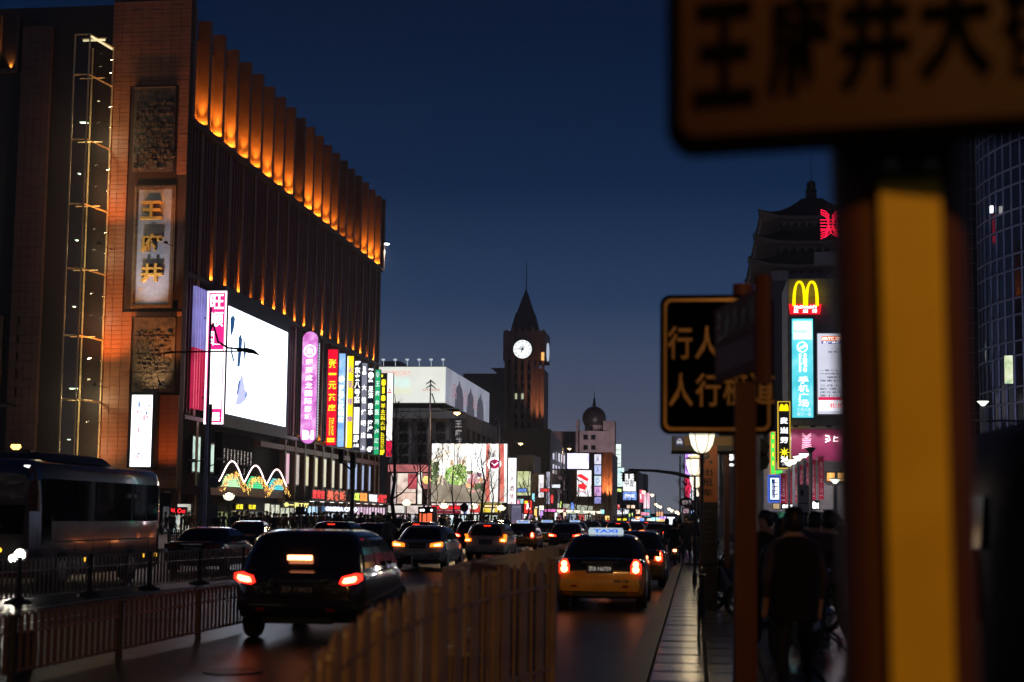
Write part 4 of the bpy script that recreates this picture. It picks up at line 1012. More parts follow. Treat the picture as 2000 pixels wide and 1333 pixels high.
led_strip('NONG GENG', 946, 986, 978, 992, dG - .4, glow_warm, emi('ochre_back', (.3, .2, .05), .5), 'warm lit letters on ochre fascia under the billboard')
for k, (u0, u1, c_) in enumerate(((846, 856, (.3, .1, .1)), (857, 866, (.9, .85, .6)), (872, 911, (.75, .95, 1)), (924, 944, (.5, .55, .5)), (948, 975, (.35, .4, .35)))):
    board(('dim red', 'warm yellow', 'bright icy', 'grey', 'greenish dim')[k] + ' ground floor shop window under the garden billboard', 'shopfront', u0, 1007, u1, 1026, dG + .2, emi('gf_%d' % k, c_, 1, spots=[tuple(c * .15 for c in c_), c_, (1, 1, 1)], scale=1.6), 'shopfront', 'ground floor shops under the billboard', depth=.15)
# red brand store to the left
T0, *_ = building('red and cream fashion store under dark office block', 'shop_building', 757, 842, 905, dG + 8, 9, mat('store_red', (.25, .06, .06), .5))
for k, (u0, v0, u1, v1, c_, nm_) in enumerate(((758, 908, 842, 922, (.45, .13, .13), 'long dull red fascia'), (763, 925, 774, 985, (.5, .4, .4), 'grey pink lit column'), (776, 925, 812, 962, (.85, .65, .55), 'peach shop poster'), (797, 926, 814, 955, (.5, .08, .10), 'crimson poster'), (816, 919, 824, 985, (1, .95, .85), 'bright cream lit column'), (825, 925, 841, 955, (.45, .16, .16), 'brick red poster'), (776, 963, 812, 984, (.8, .55, .45), 'salmon display band'), (758, 988, 790, 1002, (.75, .7, .65), 'pale grey upper shop window'), (792, 988, 841, 1004, (.8, .65, .6), 'pale pink upper shop window'), (760, 1006, 800, 1026, (.6, .45, .5), 'dim pink ground floor window'), (803, 1006, 841, 1026, (.5, .5, .55), 'dim lilac ground floor window'))):
    board(nm_ + ' of the red fashion store', 'display_panel', u0, v0, u1, v1, dG + 7.6 - (.3 if k == 3 else 0), emi('rs_%d' % k, c_, .9, spots=[tuple(c * .3 for c in c_), c_, tuple(min(1, c * 1.5) for c in c_)], scale=.9), 'display panel', 'lit panels of the red fashion store', depth=.25, frame=.04)
p = P(833, 938, dG + 6); T = thing('lantern', 'glowing golden round lantern before the brick red poster', 'lantern', p); q = MB(); q.lathe([(.2, p.z - .5), (.5, p.z - .2), (.55, p.z + .1), (.3, p.z + .5)], p.x, p.y, 10); q.build('globe', emi('lantern_gold', (1, .7, .2), 1.3), T); q = MB(); q.tube([(p.x, p.y, p.z + .5), (p.x, dG + 7.6, p.z + .9)], .04, 4); q.build('arm', black, T)
p = P(786, 772 + 67, dB - 1)
# white vertical sign and neighbours
T = board('tall white lit vertical sign with small red brown characters right of the garden billboard', 'vertical_sign', 991, 895, 1008, 1004, dG + 6, emi('white_tall', (1, .97, .97), 1.25), 'sign')
for ch, v in (('沁', 911), ('夫', 930), ('酒', 949), ('情', 965), ('中', 980)): wr(T, ch, 996, v, 1004, v + 11, dG + 6, emi('brown_ink', (.35, .06, .1), .5), bold=.01)
T = board('pale yellow green lit billboard with dark figures beside the white vertical sign', 'picture_billboard', 1010, 921, 1036, 968, dG + 14, emi('lime_pale', (.75, .8, .45), .8, spots=[(.45, .5, .2), (.78, .82, .45), (.95, 1, .75)], scale=.5))
for k in range(6): pr(T, ell(1014 + k * 2.6, 945 + (k % 3) * 5, 1.3, 5, 7), dG + 14, emi('olive_ink', (.2, .25, .08), .4))
T = board('small red sign with a white character and yellow corner above a shop', 'shop_sign', 1024, 978, 1039, 1003, dG + 4, emi('red_small', (.85, .04, .03), .9), 'shop sign'); wr(T, '凤', 1028, 984, 1036, 996, dG + 4, glow_white, bold=.06); pr(T, [(1025, 979), (1031, 979), (1031, 984), (1025, 984)], dG + 4, glow_yel)
T = board('grey and white lit column wall panel left of the dark building', 'panel_sign', 1052, 928, 1062, 972, dG + 20, emi('col_white', (.95, .88, .9), .95), 'sign')
T = board('pale lilac tall panel on grey wall left of the dark building', 'panel_sign', 1067, 922, 1074, 985, dG + 22, emi('col_lilac', (.55, .55, .7), .6, var=.3), 'sign')
T0, *_ = building('grey shop wall behind the white lit column panel', 'shop_building', 1010, 1076, 925, dG + 25, 10, grey_wall)
for k, (u0, v0, u1, v1, c_, nm_) in enumerate(((1009, 975, 1023, 984, (.35, .6, .6), 'teal strip window'), (1045, 990, 1050, 1018, (.9, .85, .7), 'narrow warm doorway'), (1053, 988, 1062, 1020, (.95, .9, .75), 'cream lit doorway'), (1064, 995, 1085, 1000, (.9, .2, .6), 'magenta neon strip'), (1088, 994, 1104, 999, (.85, .15, .35), 'pink neon strip'), (1012, 1004, 1040, 1022, (.35, .2, .35), 'dim mauve shop window'))):
    board(nm_ + ' at street level left of the dark building', 'shopfront', u0, v0, u1, v1, dG + 16, emi('sv_%d' % k, c_, 1, var=.4, scale=1.5), 'shopfront', depth=.2)
# ------------------------------------------------------------------ far signs down the street
T0, *_ = building('far grey block carrying a stack of pale lit signs', 'office_block', 1196, 1247, 920, 420, 40, mat('far_grey', (.13, .13, .15), .6))
for u, v in ((1202, 968), (1202, 985), (1215, 982), (1228, 985)): add_win(T0, u, v, u + 8, v + 10, 420)
far = [('tall narrow white sign tower with greenish frame, highest of the far signs', 1199, 868, 1213, 912, 415, (.85, 1, .92), ''),
       ('pale cyan square sign below the greenish sign tower', 1196, 914, 1219, 951, 414, (.7, .92, .9), ''),
       ('big white lit sign at the end of mast arm', 1217, 926, 1242, 960, 413, (1, 1, 1), '中友'),
       ('blue sign with white characters under the big white sign', 1217, 961, 1243, 977, 412.6, (.2, .35, .85), '王府井百'),
       ('red far banner with white characters', 1244, 957, 1256, 982, 430, (.85, .12, .2), '新东'),
       ('pink and white far poster beside the red banner', 1257, 963, 1269, 994, 440, (.95, .5, .62), ''),
       ('small teal poster under the pink poster', 1259, 996, 1270, 1010, 400, (.1, .45, .6), ''),
       ('white neon letters on the far dark shop', 1199, 993, 1222, 1008, 380, (.15, .15, .2), 'A2 Lina'),
       ('bright yellow far canopy strip', 1199, 1013, 1224, 1017, 330, (.9, .75, .02), ''),
       ('pale lit canopy under the yellow strip', 1200, 1018, 1224, 1026, 330, (.75, .65, .5), ''),
       ('blue awning sign in the far street', 1228, 1012, 1254, 1021, 320, (.15, .22, .4), '大排档'),
       ('small orange neon sign in the far street', 1241, 1009, 1254, 1015, 318, (1, .3, .05), '8008'),
       ('white far light box left of the lamp row', 1262, 1014, 1268, 1025, 330, (1, .95, .8), ''),
       ('cream far light box right of its white twin', 1270, 1014, 1277, 1025, 330, (1, .85, .6), ''),
       ('orange window block in the far haze', 1282, 1000, 1296, 1009, 500, (.9, .45, .25), ''),
       ('white lit roadside light box near the crossing', 1303, 1010, 1318, 1025, 150, (.85, .92, 1), ''),
       ('purple, white and red tall lit sign behind the right street lamps', 1338, 884, 1356, 978, 160, (.6, .3, 1), ''),
       ('small blue lit sign below the oval sign', 1350, 994, 1360, 1003, 120, (.2, .45, .9), '北'),
       ('pale teal shop window behind right pavement crowd', 1349, 1008, 1365, 1027, 130, (.5, .75, .7), ''),
       ('mauve dim shop window beside the oval sign', 1334, 994, 1346, 1003, 130, (.35, .22, .25), '')]
for i, (lab, u0, v0, u1, v1, d, c_, body) in enumerate(far):
    s_ = 1.1 if max(c_) > .8 else .8
    T = board(lab, 'lit_sign' if 'canopy' not in lab else 'canopy', u0, v0, u1, v1, d, emi('far_%d' % i, c_, s_, var=.12, scale=.3), 'sign', depth=.5, frame=.1)
    if body: wr(T, body, u0 + 3, v0 + (v1 - v0) * .3, u1 - 3, v1 - (v1 - v0) * .25, d, glow_white if c_ != (1, 1, 1) else emi('far_ink', (.2, .25, .3), .5), bold=.03)
    if 'purple' in lab:
        pr(T, [(1338, 930), (1345, 934), (1350, 950), (1346, 976), (1338, 977)], d, emi('far_red', (.85, .03, .1), 1)); pr(T, [(1346, 915), (1356, 905), (1356, 977), (1347, 977), (1351, 950)], d, emi('far_white', (.95, 1, .98), 1.3))
        wr(T, '新世纪', 1344, 888, 1353, 925, d, glow_white, vertical=True, bold=.03)
    if 'tower' in lab:
        for k in range(4): pr(T, [(1200, 878.5 + 9 * k), (1212, 878.5 + 9 * k), (1212, 879.5 + 9 * k), (1200, 879.5 + 9 * k)], d, darkmetal)
    if 'pink' in lab: pr(T, [(1258, 992), (1262, 968), (1268, 992)], d, emi('far_pale', (1, .85, .88), 1.1))
    if 'cyan' in lab: wr(T, '百货大楼', 1199, 920, 1215, 926, d, emi('far_teal', (.2, .6, .65), .6)); wr(T, 'Q2.LHE', 1198, 944, 1212, 948, d, emi('far_rust', (.6, .35, .25), .6))
odd_panels = [('rose', (.9, .3, .45)), ('ivory', (1, .95, .8)), ('aqua', (.3, .8, .85)), ('amber', (1, .6, .15)), ('violet', (.55, .3, .9)), ('scarlet', (.95, .06, .06)), ('icy white', (.85, .93, 1)), ('lime', (.6, .85, .2)), ('peach', (1, .7, .5)), ('cobalt', (.15, .3, .9))]
sizes = [('narrow upright', 5, 16), ('small square', 8, 8), ('wide low', 16, 6)]
spots_ = [(1012, 985), (1026, 1012), (1042, 972), (1046, 1002), (1058, 1006), (1078, 975), (1086, 1008), (1096, 988), (1103, 1004), (1118, 990), (1132, 1000), (1158, 1002), (1176, 1000), (1186, 1012), (1198, 1006), (1206, 990), (1224, 1000), (1232, 1006), (1246, 1000), (1254, 1016), (1260, 1004), (1272, 1016), (1280, 1014), (1290, 1016), (1296, 1012), (1064, 958), (1086, 950), (1206, 958), (1232, 990), (1020, 958)]
for i, (u, v) in enumerate(spots_):
    cn, cc = odd_panels[i % 10]; sn, w, h = sizes[i // 10]
    d = (186 if u < 1076 else 200 if u < 1120 else 262 if u < 1196 else 315)
    board(cn + ' ' + sn + ' lit shop panel in the dense glow down the street', 'lit_sign', u - w / 2, v - h / 2, u + w / 2, v + h / 2, d, emi('odd_%d_%d' % (i % 10, i // 10), cc, 1.2, spots=[tuple(c * .35 for c in cc), cc, (1, .97, .93)], scale=1.3), 'sign', 'small lit panels down the street', depth=.3, frame=.08)
T0, *_ = building('distant hazy block at the end of the street', 'office_block', 1248, 1262, 926, 700, 30, mat('far_block', (.1, .1, .12), .7))
T0, *_ = building('low distant block beyond the far lamps', 'office_block', 1262, 1330, 1004, 650, 30, mat('far_block', (.1, .1, .12), .7))
T0, *_ = building('grey right hand block behind the purple lit sign', 'office_block', 1337, 1420, 860, 161, 40, dark_wall)
T0, *_ = building('pale low shop building on the right behind crossing crowd', 'shop_building', 1332, 1366, 992, 131, 12, grey_wall)
# ------------------------------------------------------------------ the dark block behind the viewer that closes the street
T = thing('office_block', 'dark office block across the crossing behind the viewer', 'building', (-30, -75, 0))
q = MB(); q.box(-120, 60, -88, -75, 0, 46); q.build('wall', dark_wall, T)
q = MB(); rr2 = random.Random(2)
for i in range(34):
    for j in range(9):
        if rr2.random() < .22: q.box(-116 + i * 5.1, -113.4 + i * 5.1, -74.98, -74.9, 4 + j * 4.4, 5.8 + j * 4.4)
q.build('window', emi('back_window', (1, .85, .6), .35), T, kind='stuff')
# ------------------------------------------------------------------ right side: pagoda block, restaurant block, glass tower
dPg = 185
pgm = mat('pagoda_dark', (.008, .008, .011), .7, spec=.2); pgl = mat('pagoda_bracket', (.14, .11, .125), .6, var=.3)
p = P(1585, 520, dPg)
T = thing('pagoda_roof_building', 'dark building crowned by three tiers of upturned Chinese pagoda roofs', 'building', (p.x, dPg, 0))
px_ = lambda u: P(u, 470, dPg + 8).x
pz_ = lambda v: P(1585, v, dPg + 8).z
cx, cy = px_(1585), dPg + 8
def ring(hw, z, lift=0., n=6):
    pts = []
    for s in range(4):
        for i in range(n):
            t = -1 + 2 * i / n
            x, y = [(t, -1), (1, t), (-t, 1), (-1, -t)][s]
            k = abs(t) ** 5 if i else 1
            pts.append((cx + x * hw * (1 + .04 * k), cy + y * hw * (1 + .04 * k), z + lift * k))
    return pts
hw0 = cx - px_(1480)
tiers = [(443, 1480, 392, 1566), (492, 1470, 456, 1532), (538, 1460, 503, 1528)]
for k, (ve, ue, vt, ut) in enumerate(tiers):
    hw = cx - px_(ue); ht = cx - px_(ut); ze, zt = pz_(ve), pz_(vt)
    rings = []
    for i in range(7):
        t = i / 6
        rings.append(ring(hw + (ht - hw) * t, ze + (zt - ze) * (t ** (1.7 if k == 0 else 1.3)), .95 * (1 - t) ** 2))
    q = MB(); q.loft(rings); rf = q.build('roof', pgm, T)
    q = MB(); q.loft([ring(hw - .1, ze - .02, .95), ring(hw - .35, ze - .32, .9)]); q.build('eave', mat('eave_dim', (.12, .10, .11), .6), rf)
    q = MB(); q.box(cx - hw * .62, cx + hw * .62, cy - hw * .62, cy + hw * .62, ze - 2.4, ze - .33); q.build('wall', pgm, T)
    q = MB()
    nb_ = 9
    for i in range(nb_):
        x = cx - hw * .62 + hw * 1.24 * (i + .5) / nb_
        q.box(x - .12, x + .12, cy - hw * .62 - .35, cy - hw * .62 - .01, ze - .9, ze - .5); q.box(x - .3, x + .3, cy - hw * .62 - .5, cy - hw * .62 - .36, ze - .62, ze - .45); q.box(x - .45, x + .45, cy - hw * .62 - .6, cy - hw * .62 - .51, ze - .45, ze - .34)
    for i in range(14):
        y = cy - hw + hw * 2 * (i + .5) / 14; q.box(cx - hw - .1, cx - hw + .1, y - .06, y + .06, ze + .02, ze + .3)
        x = cx - hw + hw * 2 * (i + .5) / 14; q.box(x - .05, x + .05, cy - hw - .12, cy - hw + .1, ze - .15, ze + .05)
    q.build('bracket', pgl, T)
q = MB(); q.lathe([(1.0, pz_(395)), (.75, pz_(386)), (.7, pz_(376)), (.85, pz_(374)), (.6, pz_(370)), (.62, pz_(360)), (.45, pz_(355))], cx, cy, 12); q.build('finial', pgm, T)
q = MB(); q.tube([(cx, cy, pz_(355)), (cx, cy, pz_(305))], [.06, .03], 5); q.build('mast', darkmetal, T)
q = MB(); q.box(px_(1495), px_(1495) + 26, cy - 7.5, cy + 20, .1, pz_(552)); q.build('wall', mat('blue_dark_wall', (.03, .04, .06), .4), T)
q = MB(); q.box(px_(1500), px_(1532), cy - 7.9, cy - 7.51, pz_(566), pz_(548)); q.build('balcony', mat('balcony_grey', (.2, .2, .22), .6), T)
q = MB(); q.box(px_(1580), px_(1640), cy - 8.8, cy - 7.7, pz_(540), pz_(516)); q.build('roof_hut', mat('hut_grey', (.22, .21, .22), .6), T)
# red neon character
dN = 150
p = P(1622, 437, dN); T = thing('neon_emblem', 'red neon line emblem high in front of the pagoda roof', 'neon sign', p)
q = MB()
def npath(pts, w=.045): q.tube([P(u, v, dN) for u, v in pts], w, 5)
for k in range(3): npath([(1603, 410 + k * 4), (1612, 413 + k * 5), (1620, 421 + k * 6)], .05); npath([(1642, 410 + k * 4), (1634, 413 + k * 5), (1626, 421 + k * 6)], .05)
for k in range(4): npath([(1602, 430 + k * 6), (1622, 430 + k * 6), (1643, 430 + k * 6)], .05)
for k in range(4): npath([(1603, 452 + k * 5), (1612, 450 + k * 4), (1621, 440 + k * 2)], .05); npath([(1643, 452 + k * 5), (1634, 450 + k * 4), (1625, 440 + k * 2)], .05)
npath([(1618, 420), (1617, 432), (1618, 444), (1624, 456), (1632, 462)], .05); npath([(1626, 420), (1628, 432), (1627, 442), (1621, 456), (1612, 464)], .05)
q.build('neon_tube', emi('neon_red', (1, .01, .06), 1.4), T)
q = MB(); a, c_ = P(1645, 405, dN), P(1645, 470, dN); q.box(a.x, a.x + .2, dN, dN + .3, .1, a.z); q.tube([(a.x + .1, dN, a.z - .5), (P(1604, 412, dN).x, dN, P(1604, 412, dN).z)], .03, 4); q.build('mast', black, T)
# restaurant block
dR = 120
xr0, xr1 = P(1540, 700, dR).x, P(1720, 700, dR).x
zt = P(1560, 545, dR).z
conc = mat('concrete_panel', (.20, .20, .215), .6, var=.2, scale=.5)
T = thing('restaurant_block', 'grey panelled corner block carrying the fast food and phone signs', 'building', (xr0, dR, 0))
q = MB(); q.box(xr0 + .06, xr1, dR + .06, dR + 9, .1, zt - .05); q.build('wall', mat('panel_joint', (.03, .03, .035), .7), T)
pw, ph = 1.3, 1.55; k = 0; rnd = random.Random(8)
pme = []
for t in range(2):
    q = MB(); q.box(-pw / 2 + .015, pw / 2 - .015, -.05, .05, -ph / 2 + .015, ph / 2 - .015); pme.append(q.mesh('wall_panel', conc))
for j in range(13):
    for i in range(6):
        z = zt - ph / 2 - j * ph
        if z < 1: continue
        if j in (4, 8) and i > 1: continue
        link('wall_panel', pme[(i + j) % 2], T, (xr0 + pw / 2 + i * pw, dR + rnd.uniform(0, .01), z))
    for i in range(6):
        z = zt - ph / 2 - j * ph
        if z < 1: continue
        o = link('wall_panel', pme[(i + j) % 2], T, (xr0 + .0, dR + .7 + i * pw, z)); o.rotation_euler.z = math.pi / 2
for j in (4, 8):
    z = zt - ph / 2 - j * ph; q = MB(); q.box(xr0 + 2 * pw + .05, xr1 - .1, dR - .01, dR + .055, z - ph / 2 + .05, z + ph / 2 - .05); w = q.build('window', win_dark, T)
    q = MB()
    for i in range(5): q.box(xr0 + 2 * pw + .4 + i * 1.2, xr0 + 2 * pw + .46 + i * 1.2, dR - .05, dR - .011, z - ph / 2 + .05, z + ph / 2 - .05)
    q.build('mullion', gframe, w)
z = P(1610, 933, dR).z
# arches sign
dS = dR - .5
x0, x1, z0, z1 = rect(1541, 549, 1605, 613, dS)
T = thing('arches_sign', 'glowing yellow double arch letter on a red sign with white lettering', 'sign', ((x0 + x1) / 2, dS, z0))
q = MB()
def arch(uc, s=1, dd=dS, v0=549.5, v1=598, hw=13.5, q=q):
    ins, outs = [], []
    for i in range(17):
        a = math.pi * i / 16
        ex = .62
        c_, s_ = math.cos(a), math.sin(a)
        sg = lambda v, e: math.copysign(abs(v) ** e, v)
        outs.append((uc - hw * sg(c_, .85), v1 - (v1 - v0) * s_ ** .8)); ins.append((uc - (hw - 6) * sg(c_, .85), v1 - (v1 - v0 - 4) * s_ ** .8))
    for i in range(16):
        quad = [outs[i], outs[i + 1], ins[i + 1], ins[i]]
        q.prism([(P(u, v, dd).x, P(u, v, dd).z) for u, v in quad], 'y', dd - .25, dd - .02)
arch(1561); arch(1585.3)
q.build('arch_letter', emi('arch_yellow', (1, .72, .0), 1.25), T)
tr = [(1541, 594), (1605, 594), (1602, 613), (1544, 613)]
q = MB(); q.prism([(P(u, v, dS).x, P(u, v, dS).z) for u, v in tr], 'y', dS, dS + .4); q.build('base_plate', emi('sign_scarlet', (.85, .01, .02), .95), T)
wr(T, "McDonald's", 1551, 596.5, 1595, 603, dS, glow_white, bold=.04, lift=.02)
for ch, u in (('麦', 1550), ('当', 1568), ('劳', 1586)): wr(T, ch, u, 604.5, u + 10, 611.5, dS, glow_white, bold=.04, lift=.02)
# tall phone shop light sign
T = board('tall turquoise lit phone shop sign with white characters below the arches sign', 'vertical_sign', 1547, 623, 1588, 816, dS, emi('turquoise', (.10, .68, .78), .95, spots=[(.04, .5, .65), (.12, .7, .8), (.4, .9, .95)], scale=.5), 'sign', fm=mat('teal_frame', (.02, .12, .18), .4), frame=.18)
x0, x1, z0, z1 = rect(1548.5, 627, 1586.5, 664, dS)
q = MB(); q.box(x0, x1, dS - .075, dS - .045, z0, z1); q.build('logo_tile', emi('mint_tile', (.55, .95, .75), 1.), T)
wr(T, 'an', 1551, 629, 1584, 645, dS, glow_white, lift=.1, bold=.06); wr(T, 'nd', 1551, 647, 1584, 662, dS, glow_white, lift=.1, bold=.06)
q = MB()
for k in range(3): q.tube([P(1560 + k * 3.5, 683 - k * 1.5, dS - .06), P(1565 + k * 2.5, 678 - k * 1, dS - .06), P(1568 + k * 2.5, 680 - k * 2, dS - .06), P(1573 + k * 1.5, 673 + k * 1, dS - .06)], .06, 5)
q.tube([P(1567 + 9.5 * math.cos(t), 678 + 9.5 * math.sin(t), dS - .06) for t in [2 * math.pi * k / 18 for k in range(19)]], .05, 5)
q.build('emblem', glow_white, T)
def side_text(T, body, uc, va, vb, wpx, d, m):
    a, c = P(uc, va, d), P(uc, vb, d); text(body, (a.x + c.x) / 2, d - .07, (a.z + c.z) / 2, a.z - c.z, wpx * d / F_PX, m, T, tilt=-math.pi / 2, bold=.02)
side_text(T, '中国移动', 1572, 691, 727, 8, dS, glow_white); side_text(T, 'China Mobile', 1563, 691, 727, 5, dS, glow_white)
for ch, a in (('手', 736), ('机', 752), ('广', 768), ('场', 781)): wr(T, ch, 1559, a, 1579, a + 14, dS, glow_white, bold=.01)
wr(T, '工美大厦', 1556, 797, 1584, 804, dS, glow_dim, bold=.0); wr(T, '地下一层', 1556, 806, 1584, 813, dS, glow_dim)
# news screen
T = board('pale lit news screen with red header and dark text right of turquoise sign', 'news_screen', 1597, 652, 1690, 809, dS, emi('news_pale', (.72, .74, .88), .8, var=.06, scale=.3), 'screen', fm=mat('news_frame', (.3, .3, .33), .5))
pr(T, [(1605, 657), (1665, 657), (1665, 666), (1605, 666)], dS, emi('news_orange', (1, .2, .05), 1)); wr(T, 'BRTC 北京', 1607, 658, 1650, 665, dS, glow_white, lift=.08, bold=.05)
pr(T, [(1605, 667), (1690, 667), (1690, 672), (1605, 672)], dS, emi('news_blue', (.05, .06, .4), .6)); wr(T, '文广传媒 快讯播报', 1607, 667.5, 1680, 671.5, dS, glow_white, lift=.08, bold=.03)
ni = emi('news_ink', (.12, .12, .2), .35)
for k, s_ in enumerate(('一零六公里路段的大', '六的街路, 五个月内', '一编制表, 产值', '理事长会议。一', '三月十日, 社会', '部门第二批次新开', '成立总规划, 进行', '第十八号令公告')): wr(T, s_, 1601, 722 + k * 6.6 + (3 if k > 3 else 0), 1688, 726.5 + k * 6.6 + (3 if k > 3 else 0), dS, ni)
wr(T, '发布日期', 1616, 686, 1660, 690, dS, ni)
pr(T, [(1598, 776), (1690, 776), (1690, 782), (1598, 782)], dS, emi('news_red', (.75, .02, .1), .9)); pr(T, [(1598, 782.2), (1690, 782.2), (1690, 803), (1598, 803)], dS, emi('news_white', (.9, .92, 1), 1.1)); wr(T, '北京新闻', 1618, 788, 1680, 797, dS, glow_red, lift=.08)
# maroon billboard
T = board('maroon billboard with pink striped emblem and white neon strokes over the red banners', 'maroon_billboard', 1546, 840, 1700, 900, dS - .5, emi('maroon', (.22, .02, .075), .5, var=.2, scale=.3), fm=mat('maroon_frame', (.3, .3, .28), .5))
em = emi('emblem_pink', (1, .45, .6), 1.1)
for k in range(8):
    v = 851 + k * 3.1; w = (8.5, 9, 9, 8.5, 8, 9, 9.5, 9)[k]; u = 1575.5
    dy = (-3, -2, 0, 0, 1, 3, 4, 5)[k]
    pr(T, [(u - w, v + dy * .6 - (3 if k < 2 else 0)), (u, v + (2 if k < 2 else 0)), (u + w, v + dy * .6 - (3 if k < 2 else 0)), (u + w, v + dy * .6 + 1.5 - (3 if k < 2 else 0)), (u, v + 1.6 + (2 if k < 2 else 0)), (u - w, v + dy * .6 + 1.5 - (3 if k < 2 else 0))], dS - .5, em)
q = MB()
for pts in ([(1612, 851), (1619, 853), (1621, 860), (1612, 864)], [(1612, 858), (1617, 858)], [(1630, 852), (1628, 862), (1637, 862)], [(1630, 855), (1637, 855)]): q.tube([P(u, v, dS - .6) for u, v in pts], .06, 5)
q.build('neon_tube', emi('neon_pale', (1, .7, .72), 1.8), T)
for u in (1553, 1587, 1618, 1650):
    p = P(u, 836, dS - 1.2); q = MB(); q.tube([(p.x, dS, p.z + .25), (p.x, dS - 1.5, p.z + .15)], .05, 4); q.box(p.x - .2, p.x + .2, dS - 1.8, dS - 1.4, p.z, p.z + .18); q.build('arm_lamp', black, T)
    lamp('SPOT', 'arm_beam', (p.x, dS - 1.6, p.z - .05), 260, (1, .9, .95), T, aim=(p.x, dS - .5, p.z - 2.4), spot_size=R(100), spot_blend=.8, shadow_soft_size=.1)
p0 = rect(1546, 833, 1700, 838, dS - .6); q = MB(); q.box(p0[0], p0[1], dS - .7, dS - .2, p0[2], p0[3]); q.build('truss', mat('truss_pale', (.5, .5, .48), .5), T)
# black vertical fast food sign, green neon frame, blue sign
dV = 117
T = board('black vertical sign with yellow double arch, three white characters and a 24 sun mark', 'vertical_sign', 1521, 786, 1542, 914, dV, emi('black_face', (.004, .004, .006), .5), 'sign', fm=emi('yellow_edge', (.9, .6, .05), .6), frame=.08)
q = MB(); arch(1526.7, 1, dV - .05, 790, 803, 4.6, q); arch(1535.3, 1, dV - .05, 790, 803, 4.6, q); q.build('arch_letter', emi('arch_yellow', (1, .7, 0), 1.2), T)
for ch, a in (('麦', 816), ('当', 835), ('劳', 854)): wr(T, ch, 1524, a, 1539, a + 12, dV, glow_white, bold=.05)
q = MB(); c_ = P(1532, 884, dV)
for k in range(8): a = math.pi * k / 4; q.tube([(c_.x + .15 * math.cos(a), dV - .07, c_.z + .15 * math.sin(a)), (c_.x + .38 * math.cos(a), dV - .07, c_.z + .38 * math.sin(a))], .035, 4)
q.prism([(x, z) for x, _, z in disc(c_.x, c_.z, .17, 0, 12)], 'y', dV - .09, dV - .05); q.build('sun_mark', glow_yel, T)
wr(T, '24', 1525, 892, 1539, 903, dV, glow_white, bold=.06); wr(T, '小时', 1527, 905, 1538, 910, dV, glow_dim)
T = board('green neon bent frame sign with yellow bars beside the black vertical sign', 'neon_sign', 1506, 845, 1513, 926, dV + .6, emi('neon_green', (.06, .75, .08), 1.05), 'neon sign', fm=emi('orange_edge', (.8, .3, .05), .6), frame=.08)
for k in range(4): pr(T, [(1508.5, 850 + k * 17), (1511, 850 + k * 17), (1511, 858 + k * 17), (1508.5, 858 + k * 17)], dV + .6, glow_yel)
x0, x1, z0, z1 = rect(1513.5, 919, 1528, 926, dV + .6); q = MB(); q.box(x0 + .05, x1, dV + .56, dV + .9, z0, z1); q.build('neon_foot', emi('neon_green', (0, 1, 0), 1), T)
T = board('blue lit sign with white frame and white characters under the green neon', 'vertical_sign', 1503, 931, 1523, 979, dV - 1, emi('sign_blue', (.01, .03, .16), .8), 'sign', fm=emi('blue_edge', (.05, .12, .6), .8), frame=.14)
x0, x1, z0, z1 = rect(1504.5, 934, 1521.5, 976, dV - 1); q = MB()
for (a, b_, c_, e) in ((x0, x1, z1 - .1, z1), (x0, x1, z0, z0 + .1), (x0, x0 + .1, z0 + .11, z1 - .11), (x1 - .1, x1, z0 + .11, z1 - .11)): q.box(a, b_, dV - 1.07, dV - 1.045, c_, e)
q.build('lit_border', emi('blue_white', (.6, .8, 1), 1.6), T)
wr(T, '吊带丝绸店', 1513, 936, 1519, 974, dV - 1, glow_white, vertical=True, bold=.05); wr(T, '北京工美', 1507, 944, 1511, 974, dV - 1, glow_dim, vertical=True, bold=.03)
# red cloth banners
bcl = mat('banner_red', (.42, .01, .05), .7, var=.15, scale=2)
bi = mat('banner_print', (.6, .42, .48), .7)
bt = ['王府饭店', '国际金琥城', '电子词典', '音像大世界', '王府井书店', '北京市百货', '购书中心']
side = ['largest of the row, nearest the neon sign', 'second from the neon sign end', 'third from the neon sign end', 'with the characters of an electronics shop', 'beside the grey pylon', 'behind the lamp post', 'last of the row by the lit window']
for k in range(7):
    u0 = 1525 + k * 11.6 + (4 if k == 6 else 0); v0, v1 = 925 - k * 5.5, 985 - k * 1.5
    T = thing('banner', 'red hanging cloth banner with pale characters, ' + side[k], 'banner', P(u0 + 5, v1, dV - 6 + k * .3), 'red banners in front of the restaurant block')
    d = dV - 6 + k * .3; x0, x1, z0, z1 = rect(u0, v0, u0 + 10.5, v1, d)
    q = MB()
    for i in range(4):
        for j in range(5):
            xx = [x0 + (x1 - x0) * (i + t) / 4 for t in (0, 1)]; zz = [z0 + (z1 - z0) * (j + t) / 5 for t in (0, 1)]
            f = lambda x, z: d + .05 * math.sin(x * 9 + k) * (1 - (z - z0) / (z1 - z0))
            q.q(*[(x, f(x, z), z) for x, z in ((xx[0], zz[0]), (xx[1], zz[0]), (xx[1], zz[1]), (xx[0], zz[1]))])
    q.build('cloth', bcl, T, smooth=True)
    q = MB(); q.tube([(x0 - .1, d, z1), (x1 + .1, d, z1)], .03, 5); q.tube([(x0 - .1, d, z1), (x0 - .1, d, .2)], .03, 5); q.build('rod', steel, T)
    wr(T, bt[k], u0 + 3, v0 + 10, u0 + 8, v1 - 14, d, bi, vertical=True, lift=.12); pr(T, [(u0 + 2, v1 - 9), (u0 + 8.5, v1 - 9), (u0 + 8.5, v1 - 7), (u0 + 2, v1 - 7)], d, bi, .1)
    if k % 2 == 0: lamp('POINT', 'banner_fill', (x0 + .6, d - 2.5, z0 - 1.5), 120, (1, .8, .85), T, shadow_soft_size=.4)
